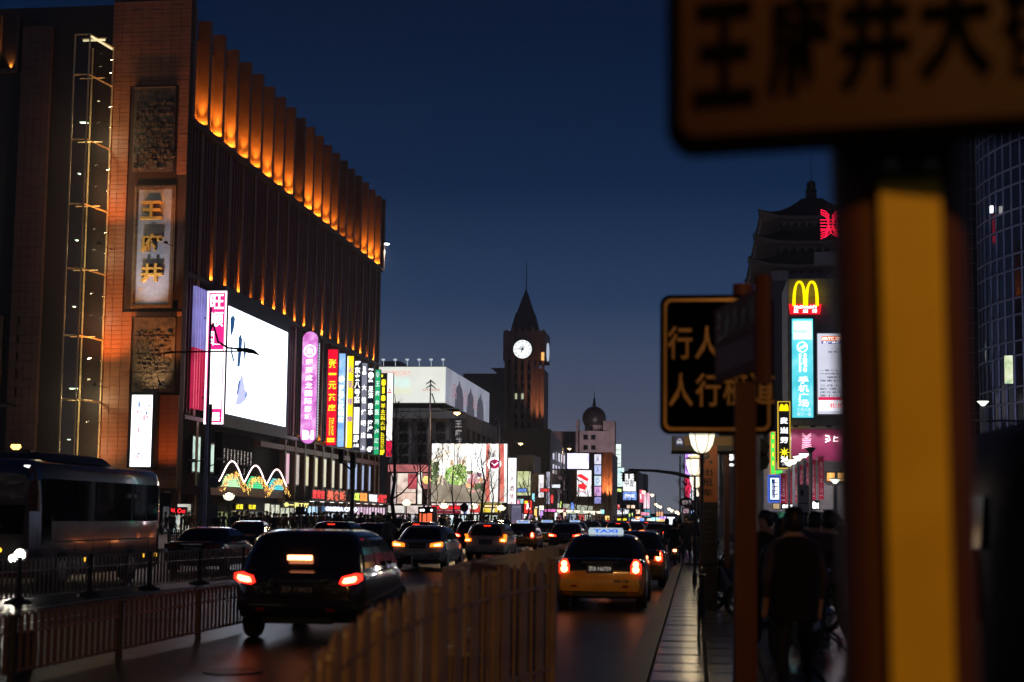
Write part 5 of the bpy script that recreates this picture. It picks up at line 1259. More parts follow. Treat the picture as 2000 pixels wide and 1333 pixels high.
# rest of the block foot: pale wall, lit window, bus-like long kiosk, pylon
T0, *_ = building('pale wall under the maroon billboard with lit orange window', 'shop_building', 1486, 1700, 903, dR - .3, .2, mat('pale_wall2', (.42, .42, .42), .6, var=.1))
for u in (1615, 1636): add_win(T0, u, 924, u + 15, 940, dR - .3, emi('window_orange', (1, .5, .12), 1.1, spots=[(.5, .15, .02), (1, .5, .12), (1, .8, .4)], scale=1.5), .08)
T0, *_ = building('pale tiled shop wing behind the white pole', 'shop_building', 1484, 1526, 860, 126, 5, mat('pale_tile', (.38, .38, .40), .5, var=.1))
x0, x1, z0, z1 = rect(1485, 1000, 1607, 1024, 95)
T = thing('long_kiosk', 'long low dark kiosk with pale roof edge, green lit windows and orange display', 'kiosk', ((x0 + x1) / 2, 95, .1))
q = MB(); q.box(x0, x1, 95, 98, .1, z1 - .35); q.build('wall', mat('kiosk_green', (.02, .04, .04), .3), T); q = MB(); q.box(x0 - .4, x1 + .4, 94.6, 98.4, z1 - .34, z1); q.build('roof', mat('kiosk_roof', (.5, .5, .42), .5), T)
for k, (a, c_) in enumerate(((1488, 1512), (1515, 1540), (1543, 1565), (1570, 1604))):
    xa, xb, za, zb = rect(a, 1006, c_, 1021, 95); q = MB(); q.box(xa, xb, 94.93, 94.99, za, zb); q.build('window', emi('kiosk_lit', (.05, .3, .2), .45, spots=[(.005, .02, .02), (.02, .1, .08), (.3, .8, .6)], scale=1.4), T)
xa, xb, za, zb = rect(1541, 1001.5, 1558, 1005, 94.5); q = MB(); q.box(xa, xb, 94.5, 94.58, za, zb); q.build('display', emi('disp_orange', (1, .25, .02), 1.3), T)
for u, c_ in ((1536, (.1, 1, .6)), (1553, (.2, 1, .7))): p = P(u, 1010, 94.4); q = MB(); q.box(p.x - .15, p.x + .15, 94.4, 94.45, p.z - .3, p.z + .3); q.build('signal_lens', emi('sig_green', c_, 1.2), T)
for k, (u0, u1, v0, v1, body, c_) in enumerate(((1527, 1549, 985, 994, 'SHOPS', (1, 1, 1)), (1583, 1600, 979, 995, 'iÜN', (1, 1, 1)), (1510, 1522, 984, 994, '', (.8, .6, .35)))):
    T = board(('white glowing small letters over the long kiosk', 'white glowing tall letters right of the grey pylon', 'warm lit small window sign left of the kiosk letters')[k], 'shop_sign', u0, v0, u1, v1, 99, black if body else emi('warm_small', c_, .7, spots=[(.3, .15, .05), (.9, .7, .4)], scale=3), 'shop sign', frame=.05, depth=.15)
    if body: wr(T, body, u0 + 1, v0 + 1, u1 - 1, v1 - 1, 99, glow_white, bold=.08)
d = 62; x0, x1, z0, z1 = rect(1558, 947, 1582, 1026, d)
T = thing('grey_pylon', 'plain grey stone pylon with a small dark plate standing among the crowd', 'pylon', ((x0 + x1) / 2, d, .13))
q = MB(); q.box(x0, x1, d, d + .5, .13, z1); q.build('body', mat('pylon_grey', (.45, .43, .47), .5, var=.15, scale=2), T); p = P(1566, 963, d); q = MB(); q.box(p.x - .05, p.x + .06, d - .02, d - .001, p.z - .12, p.z + .13); q.build('plate', black, T); q = MB(); q.box(x0 + .01, x1 - .01, d - .012, d - .001, z0 + .9, z0 + .93); q.build('joint', darkmetal, T)
x0, x1, z0, z1 = rect(1609, 998, 1637, 1020, 70); T = thing('ticket_box', 'pale cream metal box standing behind the crowd on the right', 'box', ((x0 + x1) / 2, 70, .13)); q = MB(); q.box(x0, x1, 70, 71, .13, z1); q.build('body', mat('cream_metal', (.5, .5, .38), .5), T); q = MB(); q.box(x0 - .05, x1 + .05, 69.9, 71.1, z1 + .001, z1 + .06); q.build('lid', white, T)
lamp('POINT', 'plaza_fill', (5.5, 74, 5.5), 500, (.85, .9, 1), None, shadow_soft_size=.5)
# ------------------------------------------------------------------ glass tower at the right edge
dC = 130
gcol = mat('tower_glass', (.012, .016, .025), .08, spec=.8); mul = mat('tower_mullion', (.24, .25, .36), .4, .2)
gx = P(1937, 500, dC).x; rad = 22
T = thing('glass_tower', 'dark curved glass tower with pale mullion grid at the right edge', 'building', (gx + rad, dC + 6, .1))
cxg, cyg = gx + rad, dC + 6
def gp(a, r=rad): return (cxg + r * math.cos(a), cyg + r * math.sin(a))
angs = [R(180 + 90 * k / 26) for k in range(27)]
zt = P(1960, 40, dC).z
q = MB(); q.loft([[(*gp(a), z) for a in angs] + [(cxg + rad, cyg + 3, z), (cxg, cyg + 3, z)] for z in (.1, zt)]); q.build('glass_wall', gcol, T)
q = MB()
zl = [P(1945, v, dC).z for v in (258, 290, 340, 372, 420, 452, 505, 535, 590, 622, 672, 700, 760, 790)]
for z in zl: q.tube([(*gp(a, rad + .06), z) for a in angs], .10, 4)
for i, a in enumerate(angs):
    q.box(gp(a, rad + .05)[0] - .06, gp(a, rad + .05)[0] + .06, gp(a, rad + .05)[1] - .1, gp(a, rad + .05)[1] + .06, .1, zt)
q.build('mullion', mul, T)
q = MB()
for k in range(3): p = P(1939, 405 + 4 * k, dC); q.box(p.x - .1, p.x + .15, dC + .5, dC + .8, p.z, p.z + .25)
q.build('lamp', emi('tower_lamp', (1, 1, 1), 1.5), T)
p = P(1963, 722, dC - 15); q = MB(); q.box(p.x, p.x + .6, p.y, p.y + .2, p.z - 1.1, p.z + 1.1); q.build('poster', emi('green_poster', (.6, .75, .4), .7, spots=[(.2, .4, .2), (.8, .85, .5), (1, 1, .9)], scale=1.5), T)
lamp('SPOT', 'tower_grid_fill', (gx + 4, dC - 26, 3), 9000, (.6, .64, 1), T, aim=(gx + 6, dC, 26), spot_size=R(75), spot_blend=.8, shadow_soft_size=1)  # spot without a fitting, put here to brighten the mullion grid
dK = 150
T = thing('curtain_wall_block', 'dark curtain wall block with thin grid left of the curved tower', 'building', (P(1920, 600, dK).x, dK, .1))
x0, x1 = P(1850, 600, dK).x, P(1950, 600, dK).x; zt = P(1920, 60, dK).z
q = MB(); q.box(x0, x1, dK, dK + 20, .1, zt); q.build('wall', gcol, T)
q = MB()
for k in range(34): z = 2 + k * 1.55; q.box(x0, x1, dK - .08, dK - .005, z, z + .07)
for k in range(9): x = x0 + k * (x1 - x0) / 8; q.box(x - .04, x + .04, dK - .1, dK - .081, .1, zt)
q.build('mullion', mat('dim_mullion', (.12, .13, .2), .5), T)
for u, v in ((1918, 485), (1932, 476), (1916, 486)): p = P(u, v, dK); q = MB(); q.box(p.x, p.x + .35, dK - .2, dK - .12, p.z, p.z + .12); q.build('lit_strip', emi('tower_lamp', (1, 1, 1), 1.5), T)
# ------------------------------------------------------------------ street furniture on the right pavement and in the foreground
def char_plate(name): pass
# big street name sign, very near
dZ = 2.85
bro = mat('sign_brown', (.055, .0165, .0035), .5, var=.2, scale=2)
p0, p1 = P(1300, 150, dZ), P(1655, 150, dZ)
T = thing('street_name_sign', 'huge blurred amber street name plate with black characters on a thick post, closest to camera', 'street sign', (P(1745, 800, dZ).x, dZ, .14))
zb, ztop = P(1480, 296, dZ).z, P(1480, -160, dZ).z
xl, xr = P(1302, 150, dZ).x, P(1302, 150, dZ).x + 1.5
def rr_poly(x0, x1, z0, z1, r, n=5):
    pts = []
    for (cx_, cz_, a0) in ((x1 - r, z1 - r, 0), (x0 + r, z1 - r, 90), (x0 + r, z0 + r, 180), (x1 - r, z0 + r, 270)):
        pts += [(cx_ + r * math.cos(R(a0 + 90 * k / n)), cz_ + r * math.sin(R(a0 + 90 * k / n))) for k in range(n + 1)]
    return pts
tilt = .055
def lean(o):                                  # the plate hangs a little lower on its left end and is turned
    o.rotation_euler = (0, 0, 0)
q = MB(); q.prism(rr_poly(xl, xr, zb, ztop, .05), 'y', dZ, dZ + .05); pl = q.build('plate', mat('matte_black', (.002, .002, .002), .95, spec=.05), T)
q = MB(); q.prism(rr_poly(xl + .03, xr - .03, zb + .03, ztop - .03, .035), 'y', dZ - .008, dZ - .001); q.build('plate_face', bro, T)
for ch, u0, u1, v0, v1 in (('王', 1356, 1478, 10, 220), ('府', 1500, 1622, -8, 212), ('井', 1640, 1772, -8, 205), ('大', 1790, 1925, -20, 190), ('街', 1945, 2075, -20, 185)):
    a, c_ = P(u0, v1, dZ), P(u1, v0, dZ); text(ch, (a.x + c_.x) / 2, dZ - .012, (a.z + c_.z) / 2, (c_.x - a.x), (c_.z - a.z), mat('matte_black', (.002, .002, .002), .95, spec=.05), T, bold=.045, heavy=True, name='character')
pbx0, pbx1 = P(1648, 800, dZ + .02).x, P(1893, 800, dZ + .02).x
q = MB(); q.box(pbx0 + .05, pbx1 - .05, dZ + .06, dZ + .2, .1, zb + .24); q.build('post', mat('post_brown', (.10, .028, .007), .6), T)
ya0, ya1 = P(1723, 800, dZ).x, P(1846, 800, dZ).x
q = MB(); q.box(ya0, ya1, dZ + .035, dZ + .058, .2, P(1770, 345, dZ).z); q.build('reflective_strip', mat('strip_amber', (.95, .60, .035), .45, var=.1, scale=5), T)
q = MB(); q.box(ya0 - .02, ya1 + .02, dZ + .02, dZ + .058, P(1770, 338, dZ).z, P(1770, 300, dZ).z); q.build('clamp', black, T)
for bx in (.18, .82):
    q = MB(); q.lathe([(.011, dZ + .008), (.011, dZ + .021)], ya0 + (ya1 - ya0) * bx, P(1770, 319, dZ).z, 6, axis='y'); q.build('bolt', steel, T)
q = MB(); q.tube([(pbx0 + .056, dZ + .13, .1), (pbx0 + .056, dZ + .13, zb + .23)], .071, 14); q.tube([(pbx1 - .056, dZ + .13, .1), (pbx1 - .056, dZ + .13, zb + .23)], .071, 14); q.build('post_edge', mat('post_brown', (0, 0, 0)), T)
for o in T.children:                           # the post leans a little towards the road
    if o.name.split('.')[0] in ('post', 'post_edge', 'reflective_strip', 'clamp', 'bolt'):
        o.data.transform(Matrix.Translation((0, 0, 2.6)) @ Matrix.Rotation(R(-.8), 4, 'Y') @ Matrix.Translation((0, 0, -2.6)))
for o in T.children:                           # the plate is turned about its post, right end nearer to the viewer
    if o.name.split('.')[0] in ('plate', 'plate_face', 'character'):
        o.data.transform(Matrix.Translation((xl - T.location.x, dZ - T.location.y, 0)) @ Matrix.Rotation(R(-9), 4, 'Z') @ Matrix.Translation((T.location.x - xl, T.location.y - dZ, 0)))
# no-entry style text sign and the blade sign on the dark red pole
dQ = 11.5
xq0, xq1, zq0, zq1 = rect(1289, 576, 1512, 849, dQ)
T = thing('pedestrian_sign', 'black rounded plate with amber border and amber characters on a dark red pole', 'road sign', ((xq0 + xq1) / 2, dQ, .14))
q = MB(); q.prism(rr_poly(xq0, xq1, zq0, zq1, .08), 'y', dQ, dQ + .03); q.build('plate', mat('sign_black', (.0015, .0015, .002), .95, spec=.03), T)
amb = mat('amber_print', (.85, .50, .16), .5)
o_, i_ = rr_poly(xq0 + .03, xq1 - .03, zq0 + .03, zq1 - .03, .06), rr_poly(xq0 + .055, xq1 - .055, zq0 + .055, zq1 - .055, .045)
q = MB()
for k in range(len(o_)):
    l = (k + 1) % len(o_); q.q((o_[k][0], dQ - .004, o_[k][1]), (o_[l][0], dQ - .004, o_[l][1]), (i_[l][0], dQ - .004, i_[l][1]), (i_[k][0], dQ - .004, i_[k][1]))
q.build('border', amb, T)
for ch, u, v in (('行', 1328, 670), ('人', 1381, 670), ('走', 1440, 668), ('人', 1330, 762), ('行', 1383, 762), ('横', 1437, 760), ('道', 1489, 758)):
    a = P(u, v, dQ); text(ch, a.x, dQ - .006, a.z, .20 if ch != '人' else .19, .27, amb, T, bold=.015)
q = MB(); a = P(1452, 600, dQ); q.tube([(a.x, dQ + .12, .1), (a.x, dQ + .12, zq1 + .1)], .085, 12); q.build('pole', mat('pole_red_brown', (.06, .012, .006), .7, var=.2), T)
q = MB(); q.box(a.x - .1, a.x + .1, dQ + .031, dQ + .06, zq0 + .2, zq0 + .26); q.box(a.x - .1, a.x + .1, dQ + .031, dQ + .06, zq1 - .26, zq1 - .2); q.build('bracket', darkmetal, T)
# front pole with the turned blade sign
dQ2 = 9.0
a = P(1457, 900, dQ2)
T = thing('blade_sign', 'dark red pole with a turned narrow street name blade crossing the black plate', 'street sign', (a.x, dQ2, .14))
rb = mat('blade_red_brown', (.26, .08, .06), .85, var=.2)
q = MB(); q.box(a.x - .065, a.x + .065, dQ2, dQ2 + .1, .1, P(1450, 745, dQ2).z); q.build('pole', mat('pole_red_brown', (.06, .012, .006), .7), T)
b0, b1 = P(1396, 678, dQ2), P(1492, 630, dQ2 + .0)
zt0, zb0 = P(1396, 607, dQ2).z, P(1396, 748, dQ2).z
dx = b1.x - b0.x
yo = 1.0
def bp(t, z): return (b0.x + (P(1490, 640, dQ2 - yo).x - b0.x) * t, dQ2 - yo * t, z)
zlo, zhi = zb0, zt0
q = MB()
f = [bp(0, zlo), bp(1, zlo), bp(1, zhi), bp(0, zhi)]; bk = [(x + .03, y + .03, z) for x, y, z in f]
q.q(*f); q.q(*bk[::-1])
for i in range(4): j = (i + 1) % 4; q.q(f[i], bk[i], bk[j], f[j])
q.build('blade', rb, T)
q = MB(); m_ = [bp(.08, zlo + .05), bp(.92, zlo + .05), bp(.92, zlo + .2), bp(.08, zlo + .2)]; q.q(*[(x - .004, y - .004, z) for x, y, z in m_]); q.build('lower_band', mat('blade_pale', (.4, .2, .18), .85), T)
for i, ch in enumerate('王府井大街'):
    c_ = bp(.14 + .17 * i, zlo + .33); o = text(ch, 0, 0, 0, .13, .16, mat('blade_dark', (.02, .015, .015), .5), T); o.location = Vector((c_[0] - .008, c_[1] - .012, c_[2])) - wloc(T) + wloc(T) * 0
    o.rotation_euler.z = math.atan2(bp(1, 0)[1] - bp(0, 0)[1], bp(1, 0)[0] - bp(0, 0)[0])
    o.data.transform(Matrix.Translation(wloc(T)))
p2 = P(1492, 760, dQ2 - yo)
q = MB(); q.tube([bp(1, zlo - .1), bp(1, zhi + .05)], .05, 8); q.build('end_post', mat('pole_red_brown', (.06, .012, .006), .7), T)
# taxi stand sign
dX = 26.5
x0, x1, z0, z1 = rect(1312, 852, 1442, 884, dX)
T = thing('taxi_stand_sign', 'taxi stand post with brown panel of dark characters and blue car symbol plate', 'taxi stand sign', ((x0 + x1) / 2, dX, .14))
q = MB(); q.box(x0, x1, dX, dX + .06, z0 + .03, z1); q.build('head_board', mat('board_slate', (.06, .06, .075), .5), T)
q = MB(); q.tube([(x0 - .01, dX + .03, z0), (x1, dX + .03, z0)], .035, 8); q.build('rail', darkmetal, T)
xa, xb, za, zb = rect(1319, 853, 1335, 872, dX); q = MB(); q.box(xa, xb, dX - .015, dX - .001, za, zb); q.build('symbol_plate', emi('symbol_blue', (.01, .02, .09), .5), T)
cw = emi('symbol_white', (.6, .65, .75), .55)
for pts in ([(1322, 862), (1332.5, 862), (1332.5, 866.5), (1322, 866.5)], [(1323.5, 861.6), (1325, 857.5), (1329.5, 857.5), (1331, 861.6), (1329.5, 861.6), (1328.7, 859), (1325.8, 859), (1325, 861.6)], [(1322.5, 867), (1324.5, 867), (1324.5, 868.3), (1322.5, 868.3)], [(1330, 867), (1332, 867), (1332, 868.3), (1330, 868.3)]): pr(T, pts, dX, cw, .018)
xa, xb, za, zb = rect(1336, 853, 1440, 871, dX); q = MB(); q.box(xa + .01, xb, dX - .012, dX - .001, za, zb); q.build('amber_plate', mat('amber_plate', (.3, .17, .06), .5), T)
xa, xb, za, zb = rect(1366, 871, 1401, 981, dX); q = MB(); q.box(xa, xb, dX - .05, dX - .002, za, zb); q.build('name_panel', mat('panel_redbrown', (.5, .14, .04), .5, var=.15), T)
q = MB(); q.box(xa, xb, dX - .05, dX + .04, .1, za - .003); q.build('post', mat('post_black', (.012, .01, .01), .5), T)
for ch, va, vb in (('P.', 884, 906), ('出', 916, 930), ('租', 934, 950), ('车', 955, 970)): wr(T, ch, 1371, va, 1392, vb, dX, black, bold=.05, lift=.055)
q = MB()
for k in range(7): a0, a1, c0, c1 = rect(1371, 998 + k * 10, 1393 - (k % 3) * 4, 1001 + k * 10, dX); q.box(a0, a1, dX - .055, dX - .051, c0, c1)
q.build('timetable_line', mat('faint_ink', (.05, .035, .03), .5), T)
a = P(1420, 1000, dX); q = MB(); q.box(a.x - .05, a.x + .05, dX + .061, dX + .15, .1, z1 - .05); q.build('post', mat('post_dark_red', (.09, .025, .015), .5), T)
# white pole and fittings
d = 28; a = P(1484, 940, d)
T = thing('white_pole', 'pale metal pole with bracket lamps behind the dark red pole', 'pole', (a.x, d, .13))
q = MB(); q.tube([(a.x, d, .13), (a.x, d, 4.2)], .075, 10); q.build('pole', mat('pole_pale', (.45, .43, .45), .4, .3), T)
for v in (875, 902):
    p = P(1490, v, d); q = MB(); q.prism([(p.x - .05, p.z - .18), (p.x + .08, p.z - .13), (p.x + .12, p.z), (p.x + .08, p.z + .13), (p.x - .05, p.z + .18)], 'y', d - .12, d + .12); q.build('signal_box', black, T)
# white S shop sign behind
T = board('black shop fascia with a big white S glimpsed between the poles', 'shop_sign', 1415, 868, 1444, 920, 90, black, 'shop sign'); wr(T, 'S', 1421, 881, 1437, 900, 90, glow_white, bold=.08); wr(T, 'NES', 1421, 906, 1437, 911, 90, glow_white, bold=.06)
T0, *_ = building('dark shop wing glimpsed between the poles', 'shop_building', 1405, 1500, 840, 128, 10, dark_wall)
# ------------------------------------------------------------------ sodium street lamp behind the camera (its light falls on the near signs)
T = thing('street_lamp', 'tall sodium street lamp on the pavement behind the viewer', 'street lamp', (4.6, -5, .14))
q = MB(); q.tube([(4.6, -5, .14), (4.6, -5, 7.2), (4.2, -4.6, 7.6), (3.4, -3.8, 7.7)], [.09, .06, .05, .05], 8); q.build('pole', darkmetal, T)
q = MB(); q.box(2.9, 3.5, -4.1, -3.6, 7.62, 7.8); q.build('lamp_head', darkmetal, T)
q = MB(); q.box(2.95, 3.4, -4.05, -3.65, 7.58, 7.615); q.build('lens', emi('sodium_lens', (1, .5, .1), 8), T)
lamp('SPOT', 'sodium_beam', (3.2, -3.85, 7.5), 1150, (1, .48, .09), T, aim=(.9, 3.2, 2.2), spot_size=R(60), spot_blend=.7, shadow_soft_size=.3)
lamp('SPOT', 'sodium_beam', (3.2, -3.85, 7.45), 900, (1, .45, .12), T, aim=(-2.3, 11, .9), spot_size=R(24), spot_blend=.8, shadow_soft_size=.3)
lamp('SPOT', 'sodium_beam', (3.2, -3.85, 7.48), 3200, (1, .5, .16), T, aim=(-2.1, 28, .7), spot_size=R(8), spot_blend=.9, shadow_soft_size=.3)  # extra narrow beam added to brighten the nearest taxi
# ------------------------------------------------------------------ globe lamps
bowl_m = emi('bowl_glow', (1, .80, .42), 1.25, spots=[(1, .62, .2), (1, .9, .65), (1, 1, .9)], scale=2.)
def bowl_lamp_proto():
    T = thing('bowl_lamp', 'x', 'street lamp', (0, 0, 0))
    q = MB(); q.lathe([(.11, 0), (.1, .25), (.055, .3), (.05, 2.75), (.07, 2.8)], 0, 0, 10); q.build('post', black, T)
    q = MB(); q.lathe([(.08, 2.78), (.2, 2.82), (.3, 2.92), (.36, 3.08), (.375, 3.18)], 0, 0, 18); bw = q.build('bowl', bowl_m, T, smooth=60)
    q = MB(); q.lathe([(.4, 3.185), (.4, 3.21), (.25, 3.27), (.03, 3.32)], 0, 0, 18); q.build('cap', black, T)
    q = MB()
    for k in range(6):
        a = k * math.pi / 3; q.tube([(.085 * math.cos(a), .085 * math.sin(a), 2.77), (.215 * math.cos(a), .215 * math.sin(a), 2.81), (.32 * math.cos(a), .32 * math.sin(a), 2.91), (.385 * math.cos(a), .385 * math.sin(a), 3.08), (.39 * math.cos(a), .39 * math.sin(a), 3.2)], .012, 4)
    q.build('rib', black, bw)
    return T
proto = bowl_lamp_proto(); proto_used = False
lamps = [(447, 972, 88, 'round bowl street lamp glowing in front of the arch canopy'), (794, 984, 108, 'leftmost bowl lamp before the red fashion store'), (867, 990, 112, 'bowl lamp standing before the red LED strip'), (925, 991, 113, 'bowl lamp right of the round no U-turn sign'), (979, 996, 118, 'bowl lamp beside the blue grey banner stand'),
         (1094, 1005, 150, 'far bowl lamp, first of the row before the pale hoarding'), (1112, 1006, 155, 'far bowl lamp, second of the row before the pale hoarding'), (1127, 1007, 160, 'far bowl lamp, third of the row before the pale hoarding'), (1145, 1008, 166, 'far bowl lamp, fourth of the row before the pale hoarding'), (1157, 1009, 172, 'far bowl lamp, fifth of the row before the pale hoarding'), (1170, 1009, 178, 'far bowl lamp, last of the row before the pale hoarding'),
         (1371, 860, 24.5, 'big glowing bowl lamp just below the black pedestrian plate'), (1357, 912, 37, 'second bowl lamp on the right kerb, behind the brown panel post'), (1359, 942, 54, 'third bowl lamp on the right kerb, small and partly hidden'), (1362, 962, 78, 'fourth bowl lamp on the right kerb, smallest')]
for u, v, d, lab in lamps:
    o = proto if not proto_used else copy_tree(proto); proto_used = True
    p = P(u, v, d); zc = max(2.4, p.z); s = zc / 3.05
    o.location = (p.x, d, .13); sx = .6 if u > 1300 else 1.0; o.scale = (sx, sx, (zc - .13) / 3.0); o['label'] = lab; o['group'] = 'bowl street lamps'
    if d < 60 or u < 1000: lamp('POINT', 'bowl_light', (p.x, d, zc + .3), 60 if u > 1000 else 350, (1, .75, .4), None, shadow_soft_size=.3)
# modern plaza lamps on the right
def plaza_lamp(u, v, d, lab, h=None):
    p = P(u, v, d); T = thing('plaza_lamp', lab, 'street lamp', (p.x, d, .13), 'slim plaza lamps on the right')
    k = d / 60
    q = MB(); q.tube([(p.x, d, .13), (p.x, d, p.z - .1)], .07, 8); q.build('pole', mat('pole_pale', (.45, .43, .45), .4, .3), T)
    q = MB(); w_ = 11 * d / F_PX; q.lathe([(.25 * w_, p.z - .45 * w_), (.9 * w_, p.z + .25 * w_), (w_, p.z + .3 * w_)], p.x, d, 12); q.build('lamp_glass', emi('plaza_glow', (.95, 1, .85), 1.7 if u != 1583 else .3), T) if u != 1583 else q.build('lamp_glass', mat('plaza_glass_off', (.3, .3, .28), .3), T)
    q = MB(); q.lathe([(1.1 * w_, p.z + .31 * w_), (1.1 * w_, p.z + .4 * w_), (.2 * w_, p.z + .55 * w_)], p.x, d, 12); q.build('cap', darkmetal, T)
    if v < 830: 
        q = MB(); q.tube([(p.x - .5, d, P(u, 822, d).z), (p.x + 1.2, d, P(u, 822, d).z)], .025, 5); q.build('cross_bar', steel, T)
for u, v, d, lab in ((1920, 788, 36, 'slim plaza lamp with white head in front of the glass tower'), (1583, 880, 58, 'slim plaza lamp with flat dark head before the maroon billboard'), (1571, 890, 64, 'second slim plaza lamp head left of the dark one'), (1559, 896, 71, 'third slim plaza lamp head above the red banners'), (1550, 902, 78, 'fourth slim plaza lamp head above the red banners'), (1541, 906, 86, 'smallest slim plaza lamp head beside the 24 mark'), (1631, 940, 50, 'slim plaza lamp by the amber post, below the lit window')): plaza_lamp(u, v, d, lab)
# tall road lamps with curved arm
def road_lamp(u, vtop, v0, d, ul, vl, lab, lit=True, ml=None):
    a = P(u, vtop, d); zl = P(ul, vl, d); T = thing('road_lamp', lab, 'street lamp', (a.x, d, .13), 'tall road lamps')
    q = MB(); q.tube([(a.x, d, .13), (a.x, d, a.z)], [.11, .05], 8); q.build('pole', mat('pole_violet', (.22, .2, .26), .35, .5), T)
    L = zl.x - a.x
    q = MB(); q.tube([(a.x, d, a.z - 1.2), (a.x + L * .06, d, zl.z + 1.5), (a.x + L * .2, d, zl.z + .6), (a.x + L * .45, d, zl.z + .3), (a.x + L * .8, d, zl.z + .25)], .05, 6)
    q.tube([(a.x - (zl.x - a.x) * (1.1 if ml else .0), d, zl.z + .1), (a.x + L * .85, d, zl.z + .15)], .04, 5); q.build('arm', darkmetal, T)
    q = MB(); q.loft([[(zl.x + L * o_, d - w_, zl.z + h_), (zl.x + L * o_, d + w_, zl.z + h_), (zl.x + L * o_, d + w_ * .7, zl.z + h_ + t_), (zl.x + L * o_, d - w_ * .7, zl.z + h_ + t_)] for o_, w_, h_, t_ in ((-.34, .04, .16, .07), (-.22, .09, .12, .16), (-.08, .16, .06, .24), (.06, .15, .02, .2), (.17, .07, -.06, .1), (.21, .03, -.1, .04))]); q.build('lamp_head', darkmetal, T)
    if lit:
        q = MB(); q.lathe([(.08, zl.z - .14), (.26, zl.z - .02), (.28, zl.z + .06)], zl.x, d, 10); q.build('lens', emi('road_glow', (1, .62, .25), 3.2), T)
        lamp('POINT', 'road_light', (zl.x, d, zl.z - .5), 700, (1, .6, .25), T, shadow_soft_size=.2)
road_lamp(841, 742, 1030, 108, 893, 807, 'tall road lamp with glowing amber head before the white car billboard', ml=1)
road_lamp(976, 828, 1030, 150, 1017, 867, 'tall road lamp with glowing head right of the garden billboard')
road_lamp(412, 600, 1030, 66, 490, 692, 'unlit tall road lamp crossing the big LED screen', lit=False, ml=1)
road_lamp(1099, 865, 1030, 200, 1112, 877, 'small far road lamp by the dark sloping building')
for k, (u, v) in enumerate(((1281, 986), (1285, 989), (1290, 991), (1307, 995), (1312, 998), (1321, 1001), (1325, 1003), (1274, 968), (1257, 962))):
    d = 330 - 8 * k; p = P(u, v, d); T = thing('road_lamp', 'tiny glowing amber lamp in the row at the far end of the street', 'street lamp', (p.x, d, 0), 'far lamps at the end of the street')
    q = MB(); q.tube([(p.x + .6, d, 0), (p.x + .6, d, p.z + .3), (p.x, d, p.z + .3)], .07, 5); q.build('pole', darkmetal, T)
    q = MB(); q.lathe([(.1, p.z - .3), (.32, p.z), (.3, p.z + .25)], p.x, d, 8); q.build('lens', emi('far_lamp', (1, .75, .45), 4), T)
p = P(31, 872, 78); T = thing('amber_lamp', 'amber glowing lamp seen just above the coach roof', 'lamp', (p.x, 78, .13))
q = MB(); q.lathe([(.16, p.z - .2), (.3, p.z - .05), (.25, p.z + .1)], p.x, 78, 10); q.build('lens', emi('amber_lens', (1, .6, .12), 4), T); q = MB(); q.tube([(p.x, 78, .13), (p.x, 78, p.z - .2)], .06, 6); q.box(p.x - .2, p.x + 1, 78 - .1, 78 + .2, p.z - .4, p.z - .22); q.build('pole', darkmetal, T)
# traffic mast arm with signal heads
d = 60; a, b_ = P(1385, 950, d), P(1228, 918, d)
T = thing('signal_mast', 'long dark curved mast arm with black traffic signal heads at its end', 'traffic signal', (a.x, d, .13))
q = MB(); q.tube([(a.x, d, .13), (a.x, d, P(1385, 945, d).z), (P(1360, 938, d).x, d, P(1360, 936, d).z), (P(1320, 926, d).x, d, P(1320, 925, d).z), (P(1280, 920, d).x, d, P(1280, 920, d).z), (b_.x, d, b_.z)], [.09, .09, .09, .08, .06, .05], 8); q.build('mast', mat('mast_dark', (.04, .05, .05), .5), T)
for u in (1217.5, 1240.5):
    x0, x1, z0, z1 = rect(u - 2.6, 924, u + 2.6, 941, d); q = MB(); q.box(x0, x1, d + .05, d + .2, z0, z1)
    for k in range(3): z = z0 + (z1 - z0) * (k + .5) / 3; q.box(x0 - .05, x1 + .05, d - .1, d + .05, z + .06, z + .09)
    q.build('signal_head', black, T)
x0, x1, z0, z1 = rect(1227, 918, 1230, 936, d); q = MB(); q.box(x0, x1, d - .03, d + .03, z0, z1); q.tube([(P(1215, 925, d).x, d + .1, P(1215, 924, d).z), (P(1243, 925, d).x, d + .1, P(1243, 924, d).z)], .03, 5); q.build('hanger', mat('hanger_teal', (.02, .15, .16), .5), T)
d = 70; p = P(1341, 981, d)
T = thing('oval_sign', 'brown oval hanging sign with pale marks on a slim pole', 'sign', (p.x, d, .13))
q = MB(); q.prism([(P(1341 + 13.5 * math.cos(2 * math.pi * k / 20), 981 + 9.5 * math.sin(2 * math.pi * k / 20), d).x, P(1341, 981 + 9.5 * math.sin(2 * math.pi * k / 20), d).z) for k in range(20)], 'y', d, d + .08); q.build('plate', mat('oval_brown', (.16, .06, .07), .5), T)
wr(T, '老字号', 1332, 977, 1350, 986, d, emi('oval_marks', (.6, .5, .5), .4), lift=.01, bold=.02); q = MB(); a = P(1328, 985, d); q.tube([(a.x, d + .1, .13), (a.x, d + .1, P(1328, 890, d).z)], .04, 6); q.build('pole', darkmetal, T)
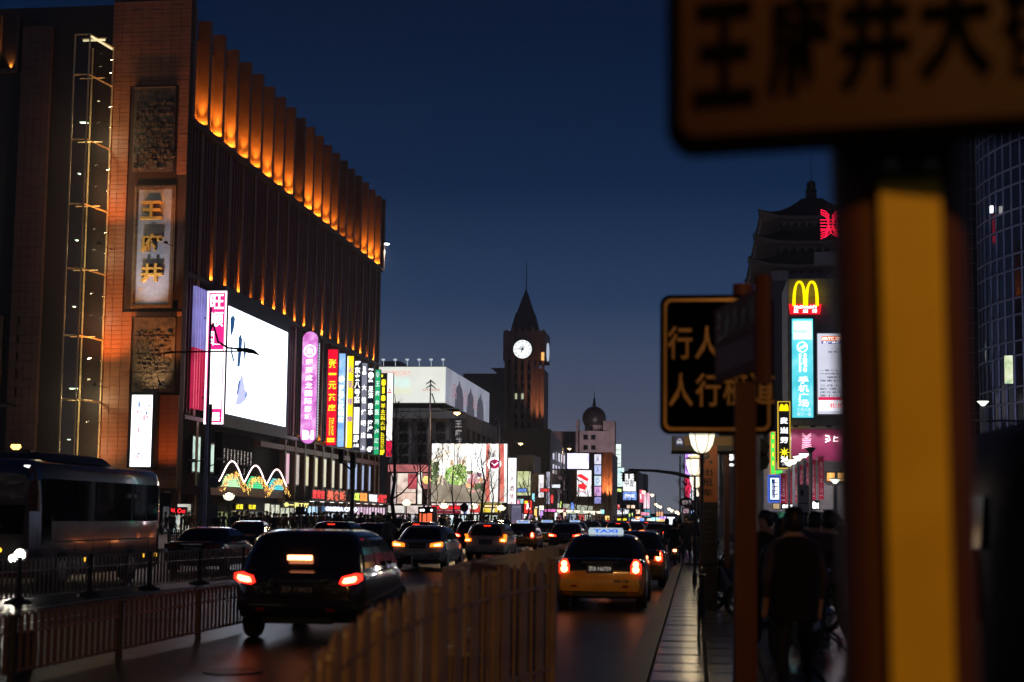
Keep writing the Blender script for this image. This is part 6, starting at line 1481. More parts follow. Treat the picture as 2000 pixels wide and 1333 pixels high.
# round no U-turn sign
d = 92; p = P(907, 992, d)
T = thing('no_u_turn_sign', 'round no U-turn sign with dark ring on a thin post', 'road sign', (p.x, d, .13))
rr_ = 8 * d / F_PX
q = MB(); q.lathe([(rr_, d), (rr_, d + .03)], p.x, p.z, 24, axis='y'); q.build('plate', mat('uturn_plate', (.30, .12, .08), .5), T)
q = MB(); q.tube([(p.x + rr_ * .9 * math.cos(t), d - .02, p.z + rr_ * .9 * math.sin(t)) for t in [2 * math.pi * k / 24 for k in range(25)]], .045, 5)
q.tube([(p.x - .09, d - .02, p.z - .14), (p.x - .09, d - .02, p.z + .06), (p.x, d - .02, p.z + .14), (p.x + .09, d - .02, p.z + .06), (p.x + .09, d - .02, p.z - .1)], .03, 5); q.tube([(p.x - .15, d - .03, p.z + .15), (p.x + .15, d - .03, p.z - .15)], .025, 5); q.build('symbol', black, T)
q = MB(); q.tube([(p.x, d + .06, .13), (p.x, d + .06, p.z + rr_)], .035, 6); q.build('post', darkmetal, T)
# cameras pole and back of road signs in front of the arches, banner stand, red kiosk
d = 72; a = P(407, 950, d)
T = thing('sign_gantry', 'pole with three pale square sign backs and small cameras before the arches', 'sign pole', (a.x, d, .13))
q = MB(); q.tube([(a.x, d, .13), (a.x, d, P(407, 790, d).z)], .08, 8); q.tube([(a.x, d, P(407, 898, d).z), (P(374, 903, d).x, d, P(374, 903, d).z)], .03, 5); q.tube([(a.x, d, P(407, 912, d).z), (P(440, 897, d).x, d, P(440, 897, d).z)], .03, 5); q.build('pole', mat('pole_brown', (.08, .06, .055), .5), T)
for (u0, v0, u1, v1) in ((391, 933, 427, 953), (391, 956, 413, 983), (389, 987, 427, 1012)):
    x0, x1, z0, z1 = rect(u0, v0, u1, v1, d); q = MB(); q.prism(rr_poly(x0, x1, z0, z1, .06), 'y', d - .12, d - .09)
    for z in (z0 + .1, z1 - .14): q.box(x0 + .03, x1 - .03, d - .15, d - .121, z, z + .05)
    q.build('sign_back', mat('sign_back', (.30, .27, .25), .5, .2), T)
for (u, v) in ((378, 900), (432, 897)): p = P(u, v, d); q = MB(); q.box(p.x - .18, p.x + .18, d - .25, d + .1, p.z - .06, p.z + .07); q.build('camera', mat('camera_case', (.35, .28, .24), .5), T)
d = 95
T = board('blue grey printed banner stand on the pavement right of the garden billboard', 'banner_stand', 999, 986, 1018, 1028, d, emi('stand_blue', (.16, .15, .24), .6, var=.2, scale=2), 'banner', frame=.04, depth=.1); wr(T, 'DUANJIE', 1001, 989, 1016, 993, d, emi('stand_ink', (.5, .5, .6), .5)); pr(T, [(1002, 1017), (1015, 1017), (1015, 1026), (1002, 1026)], d, emi('stand_pink', (.3, .15, .25), .5))
d = 88; T = board('black framed kiosk with orange red lit panels and two white lamps', 'kiosk', 818, 992, 845, 1028, d, black, 'kiosk', frame=.06, depth=.8)
for u0, u1, v0, v1 in ((820, 823, 1003, 1020), (826, 833, 1004, 1021), (835, 844, 1003, 1022)): pr(T, [(u0, v0), (u1, v0), (u1, v1), (u0, v1)], d, emi('kiosk_orange', (1, .16, .06), .95), .045, 'lit_panel')
for u, r_ in ((822, 2), (827, 2.6), (843, 2.4)): pr(T, ell(u, 997, r_, 2.6, 10), d, glow_white, .05, 'lamp')
pr(T, [(822, 1022), (840, 1022), (840, 1025), (822, 1025)], d, emi('kiosk_blue', (.5, .6, 1), 1.2), .05, 'lit_panel')
d = 62; T = board('dark information board standing among pedestrians near the left kerb', 'notice_board', 756, 1016, 784, 1030, d, mat('board_brown', (.05, .04, .035), .6), 'notice board', frame=.04, depth=.1); p = P(770, 1030, d); q = MB(); 
for s_ in (-.2, .2): q.tube([(p.x + s_, d + .05, .0), (p.x + s_, d + .05, p.z)], .03, 5)
q.build('leg', darkmetal, T)
d = 70; a = P(588, 1010, d); T = thing('lane_sign', 'small dark rectangular sign on a pale post before the left shopfronts', 'road sign', (a.x, d, .1)); x0, x1, z0, z1 = rect(578, 990, 595, 1006, d); q = MB(); q.prism(rr_poly(x0, x1, z0, z1, .04), 'y', d, d + .03); q.build('plate', mat('plate_maroon', (.05, .02, .03), .5), T); text('停车', a.x, d - .01, (z0 + z1) / 2, (x1 - x0) * .7, (z1 - z0) * .4, mat('faint_pink', (.3, .15, .17), .5), T); q = MB(); q.tube([(a.x, d + .05, 0), (a.x, d + .05, z1)], .035, 6); q.build('post', mat('post_pink', (.5, .35, .3), .5), T)
d = 68; a = P(688, 960, d); T = thing('signal_pole', 'thick dark pole with traffic signal and cameras against the left shopfronts', 'traffic signal', (a.x, d, .05)); q = MB(); q.tube([(a.x, d, .05), (a.x, d, P(688, 888, d).z)], .11, 8); q.tube([(a.x, d, P(688, 920, d).z), (P(668, 902, d).x, d, P(668, 904, d).z), (P(664, 905, d).x, d, P(664, 905, d).z)], .05, 6); q.build('pole', black, T)
for u, v in ((667, 892), (690, 900)): p = P(u, v, d); q = MB(); q.box(p.x - .12, p.x + .12, d - .15, d + .1, p.z - .35, p.z + .35); q.build('signal_head', black, T)
# ------------------------------------------------------------------ bare street trees
bark = mat('bark_dark', (.03, .025, .022), .8)
def bare_tree(u, vtop, d, seed, lab, girth=.13, spread=1.):
    p = P(u, vtop, d); H = p.z; r = random.Random(seed); x = p.x
    T = thing('bare_tree', lab, 'tree', (x, d, .1), 'leafless street trees')
    tr_ = MB(); tw = MB()
    pts = [Vector((x, d, .1))]
    for k in range(1, 8): pts.append(Vector((x + r.gauss(0, .10), d + r.gauss(0, .1), .1 + (H - .1) * k / 7)))
    tr_.tube(pts, [girth * (1 - .88 * k / 7) for k in range(8)], 6)
    def branch(o, dr, L, rad, depth):
        q = [o]; dd = dr.normalized()
        n = 4
        for k in range(n):
            dd = (dd + Vector((r.gauss(0, .13), r.gauss(0, .13), r.gauss(.09, .08)))).normalized(); q.append(q[-1] + dd * L / n)
        (tr_ if depth == 0 else tw).tube(q, [max(.011, rad * (1 - .75 * k / n)) for k in range(n + 1)], 4 if depth else 5, cap=False)
        if depth < (3 if d < 95 else 2):
            for k in range((4, 3, 2)[depth]):
                t = r.uniform(.3, 1); i = min(n - 1, int(t * n)); b0 = q[i].lerp(q[i + 1], t * n - i)
                a = r.uniform(0, 6.28); side = Vector((math.cos(a), math.sin(a) * .8, r.uniform(.0, .7)))
                branch(b0, dd * .8 + side * .75, L * r.uniform(.4, .62), rad * .5, depth + 1)
    for k in range(7):
        t = .28 + .66 * k / 7 + r.uniform(-.02, .02); i = min(6, int(t * 7)); o = pts[i].lerp(pts[i + 1], t * 7 - i)
        a = k * 2.4 + r.uniform(-.4, .4); branch(o, Vector((math.cos(a) * spread * .8, math.sin(a) * spread * .8, r.uniform(.7, 1.15))), H * .34 * (1.12 - t) * 1.15, girth * .42 * (1.15 - t), 0)
    tr_.build('trunk', bark, T); tw.build('twigs', bark, T, kind='stuff')
for a in ((772, 770, 84, 21, 'biggest bare tree, dark against the red fashion store', .17, 1.15), (824, 790, 98, 22, 'bare tree just left of the tall lamp before the billboard', .11, .9), (887, 838, 104, 23, 'slender bare tree before the lettuce part of the billboard', .08, .7), (919, 850, 105, 24, 'bare tree before the white panel of the garden billboard', .10, .8), (942, 858, 100, 25, 'sturdier bare tree before the red watch panel', .14, 1.), (961, 868, 112, 26, 'slim bare tree right of the watch panel trunk', .09, .8), (1032, 905, 140, 27, 'bare tree before the pale green billboard', .11, 1.), (855, 872, 112, 28, 'slim bare tree at the billboard left edge', .08, .8),
          (1099, 905, 170, 31, 'bare tree before the dark sloping building', .16, 1.2), (1128, 930, 185, 32, 'bare tree left of the lipstick poster', .15, 1.1), (1150, 940, 190, 33, 'bare tree under the lipstick poster', .14, 1.1), (1215, 950, 210, 34, 'bare tree below the big white far sign', .2, 1.3), (1233, 958, 230, 35, 'bushy bare tree beside the red far banner', .2, 1.4), (1362, 880, 62, 36, 'bare tree tangled with the right kerb lamps', .1, 1.), (1352, 925, 90, 37, 'small bare tree before the purple sign', .1, 1.2), (1070, 925, 160, 38, 'bare tree before the lilac panel', .13, 1.1)): bare_tree(*a)
# ------------------------------------------------------------------ fences
def hoop_mesh(name, pitch, h, rad, m, n=7):
    q = MB(); w = pitch * .36
    pts = [(0, -w, .1)] + [(0, -w, h - w)] + [(0, -w * math.cos(math.pi * k / n), h - w + w * math.sin(math.pi * k / n)) for k in range(1, n)] + [(0, w, h - w), (0, w, .1)]
    q.tube(pts, rad, 5); return q.mesh(name, m)
def fence(label, pts, h, pitch, rad, m, post_every=2.4, post_r=.05, post_m=None, base=True, name='road_fence', posth=1.0):
    L = [0]
    for a, b_ in zip(pts, pts[1:]): L.append(L[-1] + math.dist(a, b_))
    T = thing(name, label, 'fence', (pts[0][0], pts[0][1], 0))
    def at_(s):
        for i in range(len(pts) - 1):
            if s <= L[i + 1] or i == len(pts) - 2:
                t = (s - L[i]) / (L[i + 1] - L[i]); a, b_ = pts[i], pts[i + 1]
                return a[0] + (b_[0] - a[0]) * t, a[1] + (b_[1] - a[1]) * t, math.atan2(b_[1] - a[1], b_[0] - a[0]) - math.pi / 2
    me = hoop_mesh('bar', pitch, h, rad, m)
    q = MB(); q.tube([(0, 0, 0), (0, 0, h * posth)], post_r, 8); q.lathe([(post_r * 1.5, h * posth), (post_r * 1.5, h * posth + .03)], 0, 0, 8)
    if base: q.lathe([(.26, 0), (.24, .05), (.1, .1), (.06, .14)], 0, 0, 12)
    pm = q.mesh('post', post_m or m)
    n = int(L[-1] / pitch); cnt = 0; rest = MB()
    for k in range(n):
        x, y, a = at_((k + .5) * pitch); o = link('bar', me, T, (x, y, 0)); o.rotation_euler.z = a
    for k in range(int(L[-1] / post_every) + 1):
        x, y, a = at_(k * post_every); link('post', pm, T, (x, y, 0))
    for z in (.12, h * .72):
        q = MB(); q.tube([(x, y, z) for x, y in pts], rad * 1.15, 5); q.build('rail', m, T)
    return T
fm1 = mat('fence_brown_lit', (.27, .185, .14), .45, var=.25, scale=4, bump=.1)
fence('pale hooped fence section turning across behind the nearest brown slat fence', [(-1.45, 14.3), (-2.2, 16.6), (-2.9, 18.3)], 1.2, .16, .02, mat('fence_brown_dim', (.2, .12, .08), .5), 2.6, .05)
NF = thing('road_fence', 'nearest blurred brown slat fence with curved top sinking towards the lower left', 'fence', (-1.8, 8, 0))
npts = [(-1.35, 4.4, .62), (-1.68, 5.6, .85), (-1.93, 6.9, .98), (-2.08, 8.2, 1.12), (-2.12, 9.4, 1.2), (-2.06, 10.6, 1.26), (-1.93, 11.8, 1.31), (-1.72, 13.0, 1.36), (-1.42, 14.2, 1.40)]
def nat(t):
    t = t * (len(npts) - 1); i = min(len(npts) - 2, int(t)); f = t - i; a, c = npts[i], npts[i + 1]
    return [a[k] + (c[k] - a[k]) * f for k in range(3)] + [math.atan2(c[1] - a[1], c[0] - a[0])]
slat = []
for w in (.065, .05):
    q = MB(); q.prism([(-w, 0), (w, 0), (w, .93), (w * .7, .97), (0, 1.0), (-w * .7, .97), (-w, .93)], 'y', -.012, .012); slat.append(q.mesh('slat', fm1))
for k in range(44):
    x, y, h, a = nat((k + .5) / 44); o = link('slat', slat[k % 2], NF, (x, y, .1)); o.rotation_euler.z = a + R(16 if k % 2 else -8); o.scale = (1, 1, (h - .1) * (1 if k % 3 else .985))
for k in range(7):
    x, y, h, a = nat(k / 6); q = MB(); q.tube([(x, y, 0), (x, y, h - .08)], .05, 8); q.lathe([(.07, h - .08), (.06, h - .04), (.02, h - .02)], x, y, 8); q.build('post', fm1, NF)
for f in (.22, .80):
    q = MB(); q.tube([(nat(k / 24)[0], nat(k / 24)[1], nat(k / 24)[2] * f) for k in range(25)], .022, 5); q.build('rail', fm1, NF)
fm2 = mat('fence_cream', (.55, .48, .36), .45, var=.15)
fence('long pale barred fence running away between the taxis and the main lanes', [(-3.0, 18.5), (-3.45, 19.5), (-3.4, 46)], 1.08, .13, .017, fm2, 2.6, .05)
fm3 = mat('fence_red_brown', (.10, .055, .05), .45, var=.2)
fence('low hooped metal fence left of the dark car in the foreground', [(-7.1, 11.5), (-6.95, 21.5)], .72, .16, .014, fm3, 2.7, .045, mat('fence_post_dark', (.03, .025, .025), .5), base=False, posth=.95)
fence('low hooped fence with dish shaped feet before the coach', [(-13.2, 23.5), (-12.1, 38), (-11.4, 52)], .86, .17, .014, mat('fence_grey', (.18, .14, .14), .4, .2), 2.8, .05, mat('fence_post_dark', (.03, .025, .025), .5))
fence('far short barred fence panel on the left pavement edge', [(-23.6, 62), (-22.5, 86)], 1.0, .22, .02, fm3, 3, .05)
# litter bin shaped bollard in the left corner, lit road patch lamp
p = P(47, 1300, 15.3); T = thing('bollard', 'short dark box shaped bollard behind the hooped fence in left corner', 'bollard', (p.x, 15.3, 0)); q = MB(); q.box(p.x - .075, p.x + .075, 15.2, 15.36, 0, .42); q.build('body', black, T); q = MB(); q.box(p.x - .09, p.x + .09, 15.18, 15.38, .42, .45); q.build('cap', darkmetal, T)
# ------------------------------------------------------------------ vehicles (rear at y = 0, nose towards +Y)
tyre_m = mat('tyre_rubber', (.012, .012, .012), .8); rim_m = mat('rim_alloy', (.4, .4, .42), .3, .9)
glass_car = mat('car_glass', (.006, .006, .008), .04, spec=.8)
plate_m = mat('plate_blue', (.008, .012, .04), .4); plate_ink_glow = emi('plate_ink_glow', (.8, .78, .72), .28)  # plate characters emit faintly in place of a plate lamp
tail_on = emi('tail_red', (1, .03, .01), 2.6); tail_hot = emi('tail_hot', (1, .42, .16), 5.5); tail_amber = emi('tail_amber', (1, .17, .01), 2.6); tail_off = mat('tail_glass', (.25, .01, .01), .12)
brake_hot = emi('brake_hot', (1, .30, .12), 8); brake_red = emi('brake_red', (1, .02, .01), 3.5)
trim_m = mat('car_trim', (.01, .01, .011), .45)
def ring_r(y0, y1, w, z, r, n=5):
    pts = []
    r = min(r, w * .95, (y1 - y0) / 2 * .95)
    for (cx_, cy_, a0) in ((w - r, y1 - r, 0), (-w + r, y1 - r, 90), (-w + r, y0 + r, 180), (w - r, y0 + r, 270)):
        for k in range(n + 1): a = R(a0 + 90 * k / n); pts.append((cx_ + r * math.cos(a), cy_ + r * math.sin(a), z))
    return pts
def make_car(label, kind, paint, low=None, taxi=False, plate='', lights='tail', group=None, name='car'):
    T = thing(name, label, 'taxi' if taxi else 'car', (0, 0, 0), group)
    suv = kind in ('suv', 'hatch')
    Lc = {'sedan': 4.6, 'suv': 4.5, 'hatch': 4.1}[kind]; W = {'sedan': .89, 'suv': .93, 'hatch': .87}[kind]
    H = {'sedan': 1.45, 'suv': 1.56, 'hatch': 1.5}[kind]; belt = {'sedan': .96, 'suv': 1.0, 'hatch': .97}[kind]
    zb = .24 if suv else .2
    if suv: st = [(0, .80, .42, .80), (.05, .88, .36, .95), (.16, .95, .30, belt), (.5, .985, zb, belt), (1.4, 1, zb, belt), (2.6, 1, zb, belt), (3.2, .99, zb, belt - .02), (Lc - .7, .96, zb, belt - .12), (Lc - .22, .88, .28, belt - .25), (Lc - .05, .74, .36, belt - .38)]
    else: st = [(0, .80, .40, .74), (.05, .88, .33, .90), (.14, .945, .27, belt + .0), (.42, .985, zb, belt + .03), (.85, 1, zb, belt + .01), (1.5, 1, zb, belt), (2.7, 1, zb, belt - .01), (3.35, .99, zb, belt - .04), (Lc - .6, .95, zb, belt - .14), (Lc - .2, .87, .26, belt - .26), (Lc - .04, .72, .36, belt - .38)]
    rings = []
    for (y, w, b0, t0) in st:
        w *= W; m0 = b0 + (t0 - b0) * .45
        half = [(.0, b0), (w * .8, b0), (w * .95, b0 + .06), (w * .99, m0 - .08), (w, m0), (w * .985, t0 - .12), (w * .95, t0 - .04), (w * .86, t0), (w * .5, t0 + .015), (0, t0 + .02)]
        r_ = [(x, y, z) for x, z in half] + [(-x, y, z) for x, z in half[-2:0:-1]]
        rings.append(r_)
    q = MB(); q.loft(rings)
    split = .64 if low else -1
    if low:
        for i, f in enumerate(q.f):
            zc = sum(q.v[k][2] for k in f) / len(f)
            yc = sum(q.v[k][1] for k in f) / len(f)
            q.m[i] = 1 if (zc < split or (abs(sum(q.v[k][0] for k in f) / len(f)) > W * .8 and zc < .80)) else 0
    body = q.build('body', [paint, low or paint], T, smooth=42)
    # cabin
    if kind == 'suv': lv = [(belt - .03, .10, 3.35, W * .955, .30), (belt + .22, .22, 3.0, W * .90, .30), (belt + .45, .36, 2.65, W * .80, .30), (H - .05, .42, 2.45, W * .74, .30), (H, .75, 2.2, W * .60, .3)]
    elif kind == 'hatch': lv = [(belt - .03, .14, 3.1, W * .95, .28), (belt + .22, .32, 2.8, W * .89, .28), (belt + .42, .50, 2.5, W * .79, .28), (H - .05, .58, 2.3, W * .72, .28), (H, .9, 2.0, W * .55, .28)]
    else: lv = [(belt - .03, .62, 3.45, W * .94, .28), (belt + .2, .98, 3.1, W * .87, .28), (belt + .37, 1.22, 2.75, W * .77, .28), (H - .05, 1.36, 2.55, W * .70, .28), (H, 1.7, 2.25, W * .52, .28)]
    rings = [ring_r(y0, y1, w, z, r) for z, y0, y1, w, r in lv]
    q = MB(); q.loft(rings); q.build('cabin', paint, T, smooth=50)
    def lerp_lv(z):
        for a, c in zip(lv, lv[1:]):
            if a[0] <= z <= c[0]:
                t = (z - a[0]) / (c[0] - a[0]); return [a[i] + (c[i] - a[i]) * t for i in range(5)]
        return lv[-1]
    zs_ = [belt + .03, belt + .12, belt + .22, belt + .32, H - .085]
    for nm, sgn in (('rear_window', -1), ('windscreen', 1)):
        q = MB(); g = []
        for z in zs_:
            _, y0, y1, w, r = lerp_lv(z); y = (y0 - .012) if sgn < 0 else (y1 + .012); hw = w - .17
            g.append([(-hw, y + .0, z), (hw, y, z)])
        for a, c in zip(g, g[1:]): q.q(a[0], a[1], c[1], c[0])
        q.build(nm, glass_car, T, smooth=True)
    for s_ in (-1, 1):
        for (t0, t1) in ((.13, .36), (.38, .62), (.64, .9)):
            q = MB()
            for z0_, z1_ in zip(zs_, zs_[1:]):
                a = lerp_lv(z0_); c = lerp_lv(z1_)
                f = lambda l, t: (s_ * (l[3] + .008), l[1] + .2 + (l[2] - l[1] - .4) * (t - .1) / .8, l[0])
                q.q(f(a, t0), f(a, t1), f(c, t1), f(c, t0))
            q.build('side_window', glass_car, T)
        q = MB(); q.loft([[(s_ * (W + .02), 3.0, belt + .02), (s_ * (W + .02), 3.02, belt + .1), (s_ * (W + .02), 3.12, belt + .1), (s_ * (W + .02), 3.12, belt + .02)], [(s_ * (W + .2), 2.97, belt + .0), (s_ * (W + .2), 2.97, belt + .16), (s_ * (W + .2), 3.1, belt + .14), (s_ * (W + .2), 3.1, belt + .02)]]); q.build('mirror', trim_m, T)
        for yw in (.78 if not suv else .8, Lc - .92):
            q = MB(); q.lathe([(.30, s_ * (W - .21)), (.325, s_ * (W - .17)), (.325, s_ * (W - .05)), (.30, s_ * (W - .01))], yw, .325, 20, axis='x'); wh = q.build('wheel', tyre_m, T, smooth=50)
            q = MB(); q.lathe([(.2, s_ * (W - .02)), (.18, s_ * (W + .004)), (.05, s_ * (W + .008))], yw, .325, 12, axis='x'); q.build('rim', rim_m, wh)
        q = MB(); q.box(s_ * (W * .55), s_ * (W * .8), Lc - .14, Lc - .05, .56, .68); q.build('headlight', glow_dim if lights == 'front' else mat('lamp_glass', (.5, .5, .52), .1), T)
        # tail light clusters
        hot = brake_hot if lights == 'brake' else tail_hot; rdm = brake_red if lights == 'brake' else tail_on
        if taxi:
            q = MB(); q.prism([(s_ * .60, .72), (s_ * .80, .70), (s_ * .805, .88), (s_ * .74, .97), (s_ * .66, .98), (s_ * .60, .86)], 'y', .14, -.005); tl = q.build('tail_light', rdm, T)
            q = MB(); q.lathe([(.062, -.025), (.07, -.006)], s_ * .70, .785, 10, axis='y'); q.lathe([(.05, -.025), (.058, -.006)], s_ * .70, .89, 10, axis='y'); q.build('bulb', hot, tl)
        elif kind == 'suv':
            q = MB(); q.prism([(s_ * .60, .83), (s_ * .66, .80), (s_ * .84, .83), (s_ * .905, .88), (s_ * .90, .955), (s_ * .82, .97), (s_ * .64, .92)], 'y', .16, -.01); tl = q.build('tail_light', rdm, T)
            q = MB(); q.prism([(s_ * .65, .838), (s_ * .70, .83), (s_ * .82, .85), (s_ * .855, .89), (s_ * .84, .935), (s_ * .68, .90)], 'y', -.03, -.012); q.build('bulb', hot, tl)
        elif kind == 'hatch':
            q = MB(); q.prism([(s_ * .58, .76), (s_ * .84, .76), (s_ * .85, 1.06), (s_ * .74, 1.06), (s_ * .72, .90), (s_ * .58, .88)], 'y', .16, -.01); tl = q.build('tail_light', tail_amber, T)
            q = MB(); q.prism([(s_ * .64, .79), (s_ * .80, .79), (s_ * .80, .85), (s_ * .64, .85)], 'y', -.03, -.012); q.build('bulb', tail_hot, tl)
        else:
            q = MB(); q.prism([(s_ * .42, .76), (s_ * .83, .78), (s_ * .83, .92), (s_ * .76, .93), (s_ * .44, .87)], 'y', .13, -.005); tl = q.build('tail_light', tail_amber if lights == 'tail' else rdm, T)
            q = MB(); q.prism([(s_ * .56, .79), (s_ * .78, .80), (s_ * .78, .88), (s_ * .56, .85)], 'y', -.025, -.006); q.build('bulb', hot, tl)
    zp = .80 if not suv else .74
    q = MB(); q.box(-.26, .26, -.03, .02, zp - .085, zp + .085); pl = q.build('number_plate', plate_m, T)
    if plate: text(plate, 0, -.034, zp, .44, .1, plate_ink_glow if taxi else mat('plate_dim', (.4, .38, .36), .5), pl, bold=.01)
    q = MB(); q.box(-.34, .34, -.035, .02, zp + .10, zp + .135); q.build('boot_handle', mat('chrome', (.6, .6, .62), .12, 1), T)
    q = MB(); q.loft([[(-W * .84, -.05, .36), (W * .84, -.05, .36), (W * .84, .2, .30), (-W * .84, .2, .30)], [(-W * .88, -.075, .48), (W * .88, -.075, .48), (W * .96, .3, .48), (-W * .96, .3, .48)], [(-W * .85, -.05, .60), (W * .85, -.05, .60), (W * .94, .25, .62), (-W * .94, .25, .62)]]); q.build('bumper', low or paint, T, smooth=50)
    q = MB(); q.box(-.5, .5, -.02, .3, .26, .345); q.tube([(.45, -.06, .3), (.45, .2, .3)], .03, 6); q.build('exhaust_trim', trim_m, T)
    for s_ in (-.5, .5): q = MB(); q.box(s_ - .06, s_ + .06, -.082, -.03, .44, .48); q.build('reflector', tail_off, T)
    if lights in ('brake', 'high') or suv:
        zz = H - .1 if not suv else belt + .12
        q = MB()
        if suv and lights == 'brake': q.box(-.17, .17, .1, .17, belt + .145, belt + .21)
        else: q.box(-.14, .14, lerp_lv(H - .1)[1] - .06, lerp_lv(H - .1)[1] - .02, H - .115, H - .085)
        q.build('high_brake_light', brake_hot if lights == 'brake' else tail_on, T)
    if taxi:
        q = MB(); q.loft([ring_r(1.75, 1.95, .36, H + .0, .08), ring_r(1.76, 1.94, .37, H + .06, .08), ring_r(1.8, 1.9, .34, H + .13, .05)]); rs = q.build('roof_sign', emi('taxi_sign', (.6, .75, .85), .6), T, smooth=50)
        text('TAXI', 0, 1.735, H + .065, .5, .075, emi('taxi_blue', (.02, .15, .75), .9), rs, bold=.05); 
        text('008-108', .42, -.081, .56, .30, .06, trim_m, T, bold=.02)
    return T
def put_car(o, x, y, rz=0, z=0): o.location = (x, y, z); o.rotation_euler.z = rz; return o
pk_dark = mat('paint_black', (.008, .008, .010), .22, .2, var=.1, coat=1.); pk_grn = mat('paint_dark_green', (.012, .018, .020), .22, .2, coat=1.); pk_yel = mat('paint_taxi_amber', (.75, .32, .02), .3, coat=1.)
pk_wht = mat('paint_pearl', (.42, .40, .40), .25, .2, coat=1.); pk_sil = mat('paint_champagne', (.55, .46, .36), .28, .3, coat=1.); pk_red = mat('paint_wine', (.12, .01, .015), .25, .2, coat=1.); pk_blu = mat('paint_navy', (.03, .04, .07), .25, .2, coat=1.); pk_oran = mat('paint_dark_amber', (.16, .06, .015), .25, .2, coat=1.)
def ux(u, d): return P(u, 1060, d).x
used = []
sv = make_car('large dark SUV seen from behind with glowing brake lights in the foreground', 'suv', pk_dark, lights='brake', plate='京P 19M03'); put_car(sv, ux(582, 19.6), 19.6, R(2))
t1 = make_car('dark and amber taxi with lit roof sign and number plate ending 6759, nearest taxi', 'sedan', pk_grn, pk_yel, True, '京B N6759'); put_car(t1, ux(1172, 28.0), 28.0)
t2 = copy_tree(t1); t2['label'] = 'second amber taxi, half hidden right behind the nearest taxi'; put_car(t2, ux(1232, 36.5), 36.5)
for ch in list(t2.children):
    if ch.name.startswith('roof_sign'):
        for g in list(ch.children): bpy.data.objects.remove(g)
        bpy.data.objects.remove(ch)
s1 = make_car('pearl white sedan with amber lit tail lights behind the fence', 'sedan', pk_wht, plate='京N 80Q1'); put_car(s1, ux(815, 46), 46)
h1 = make_car('champagne hatchback with L shaped amber tail lights, right of the white sedan', 'hatch', pk_sil, plate='京L 3326'); put_car(h1, ux(948, 57), 57)
v1 = copy_tree(sv, None, {pk_dark: pk_red}); v1['label'] = 'wine red SUV with bright brake lights between the white sedan and the hatchback'; put_car(v1, ux(924, 66), 66)
t3 = copy_tree(t1, None, {pk_grn: pk_red, brake_hot: tail_hot}); t3['label'] = 'wine and amber taxi beyond the champagne hatchback'; put_car(t3, ux(1013, 74), 74)
t4 = copy_tree(t1, None, {pk_grn: pk_sil}); t4['label'] = 'pale roofed amber taxi in the queue beyond the wine red taxi'; put_car(t4, ux(1062, 88), 88)
s2 = copy_tree(s1, None, {pk_wht: pk_dark, tail_amber: tail_on}); s2['label'] = 'black sedan with red tail lights right behind the pale fence end'; put_car(s2, ux(1102, 74), 74)
t5 = copy_tree(t1, None, {pk_yel: pk_oran}); t5['label'] = 'far dark taxi with white roof sign above the black sedan'; put_car(t5, ux(1118, 98), 98)
far_cars = [(1150, 118, s1, {pk_wht: pk_dark}, 'far black sedan behind the nearest taxi roof sign'), (1206, 92, h1, {pk_sil: pk_dark}, 'far dark hatchback seen right of the taxi roof sign'), (1236, 104, s1, {pk_wht: pk_red}, 'far wine red sedan above the second taxi'), (1262, 118, h1, {pk_sil: pk_blu}, 'far navy hatchback with pale roof edge'), (1280, 98, s1, {pk_wht: pk_sil, tail_amber: tail_on}, 'far champagne sedan close to the right kerb'), (1040, 108, s1, {}, 'far white sedan in the main lanes'), (985, 98, s1, {pk_wht: pk_dark}, 'far black sedan half hidden by the wine taxi'), (1186, 150, h1, {}, 'very far champagne hatchback at the end of the queue'), (1215, 165, s1, {pk_wht: pk_blu}, 'very far navy sedan at the end of the queue'), (1250, 150, s1, {pk_wht: pk_dark, tail_amber: tail_on}, 'very far black sedan with red lights at the end of the queue')]
far_cars += [(1058, 122, h1, {pk_sil: pk_red}, 'far wine red hatchback between the white sedan and pale taxi'), (1078, 132, s1, {pk_wht: pk_sil}, 'far champagne sedan above the pale fence end'), (1100, 128, h1, {pk_sil: pk_dark}, 'far black hatchback above the far dark taxi'), (1130, 140, s1, {}, 'far white sedan left of the nearest taxi roof sign'), (1168, 136, h1, {pk_sil: pk_blu}, 'far navy hatchback behind the nearest taxi'), (1190, 112, s1, {pk_wht: pk_dark, tail_amber: tail_on}, 'far black sedan with red lights behind the nearest taxi'), (1020, 118, h1, {}, 'far champagne hatchback above the wine and amber taxi'), (1000, 130, s1, {pk_wht: pk_red}, 'far wine sedan in the leftmost queue'), (965, 112, s1, {pk_wht: pk_blu}, 'far navy sedan behind the champagne hatchback'), (1244, 132, s1, {tail_amber: tail_on}, 'far white sedan with red lights before the crossing'), (1270, 140, h1, {pk_sil: pk_dark}, 'far black hatchback before the crossing'), (1226, 122, h1, {pk_sil: pk_red}, 'far wine hatchback above the second taxi'), (1290, 122, s1, {pk_wht: pk_dark}, 'far black sedan beside the motorcycle')]
for u, d, src, sw, lab in far_cars:
    o = copy_tree(src, None, sw); o['label'] = lab; put_car(o, ux(u, d), d)
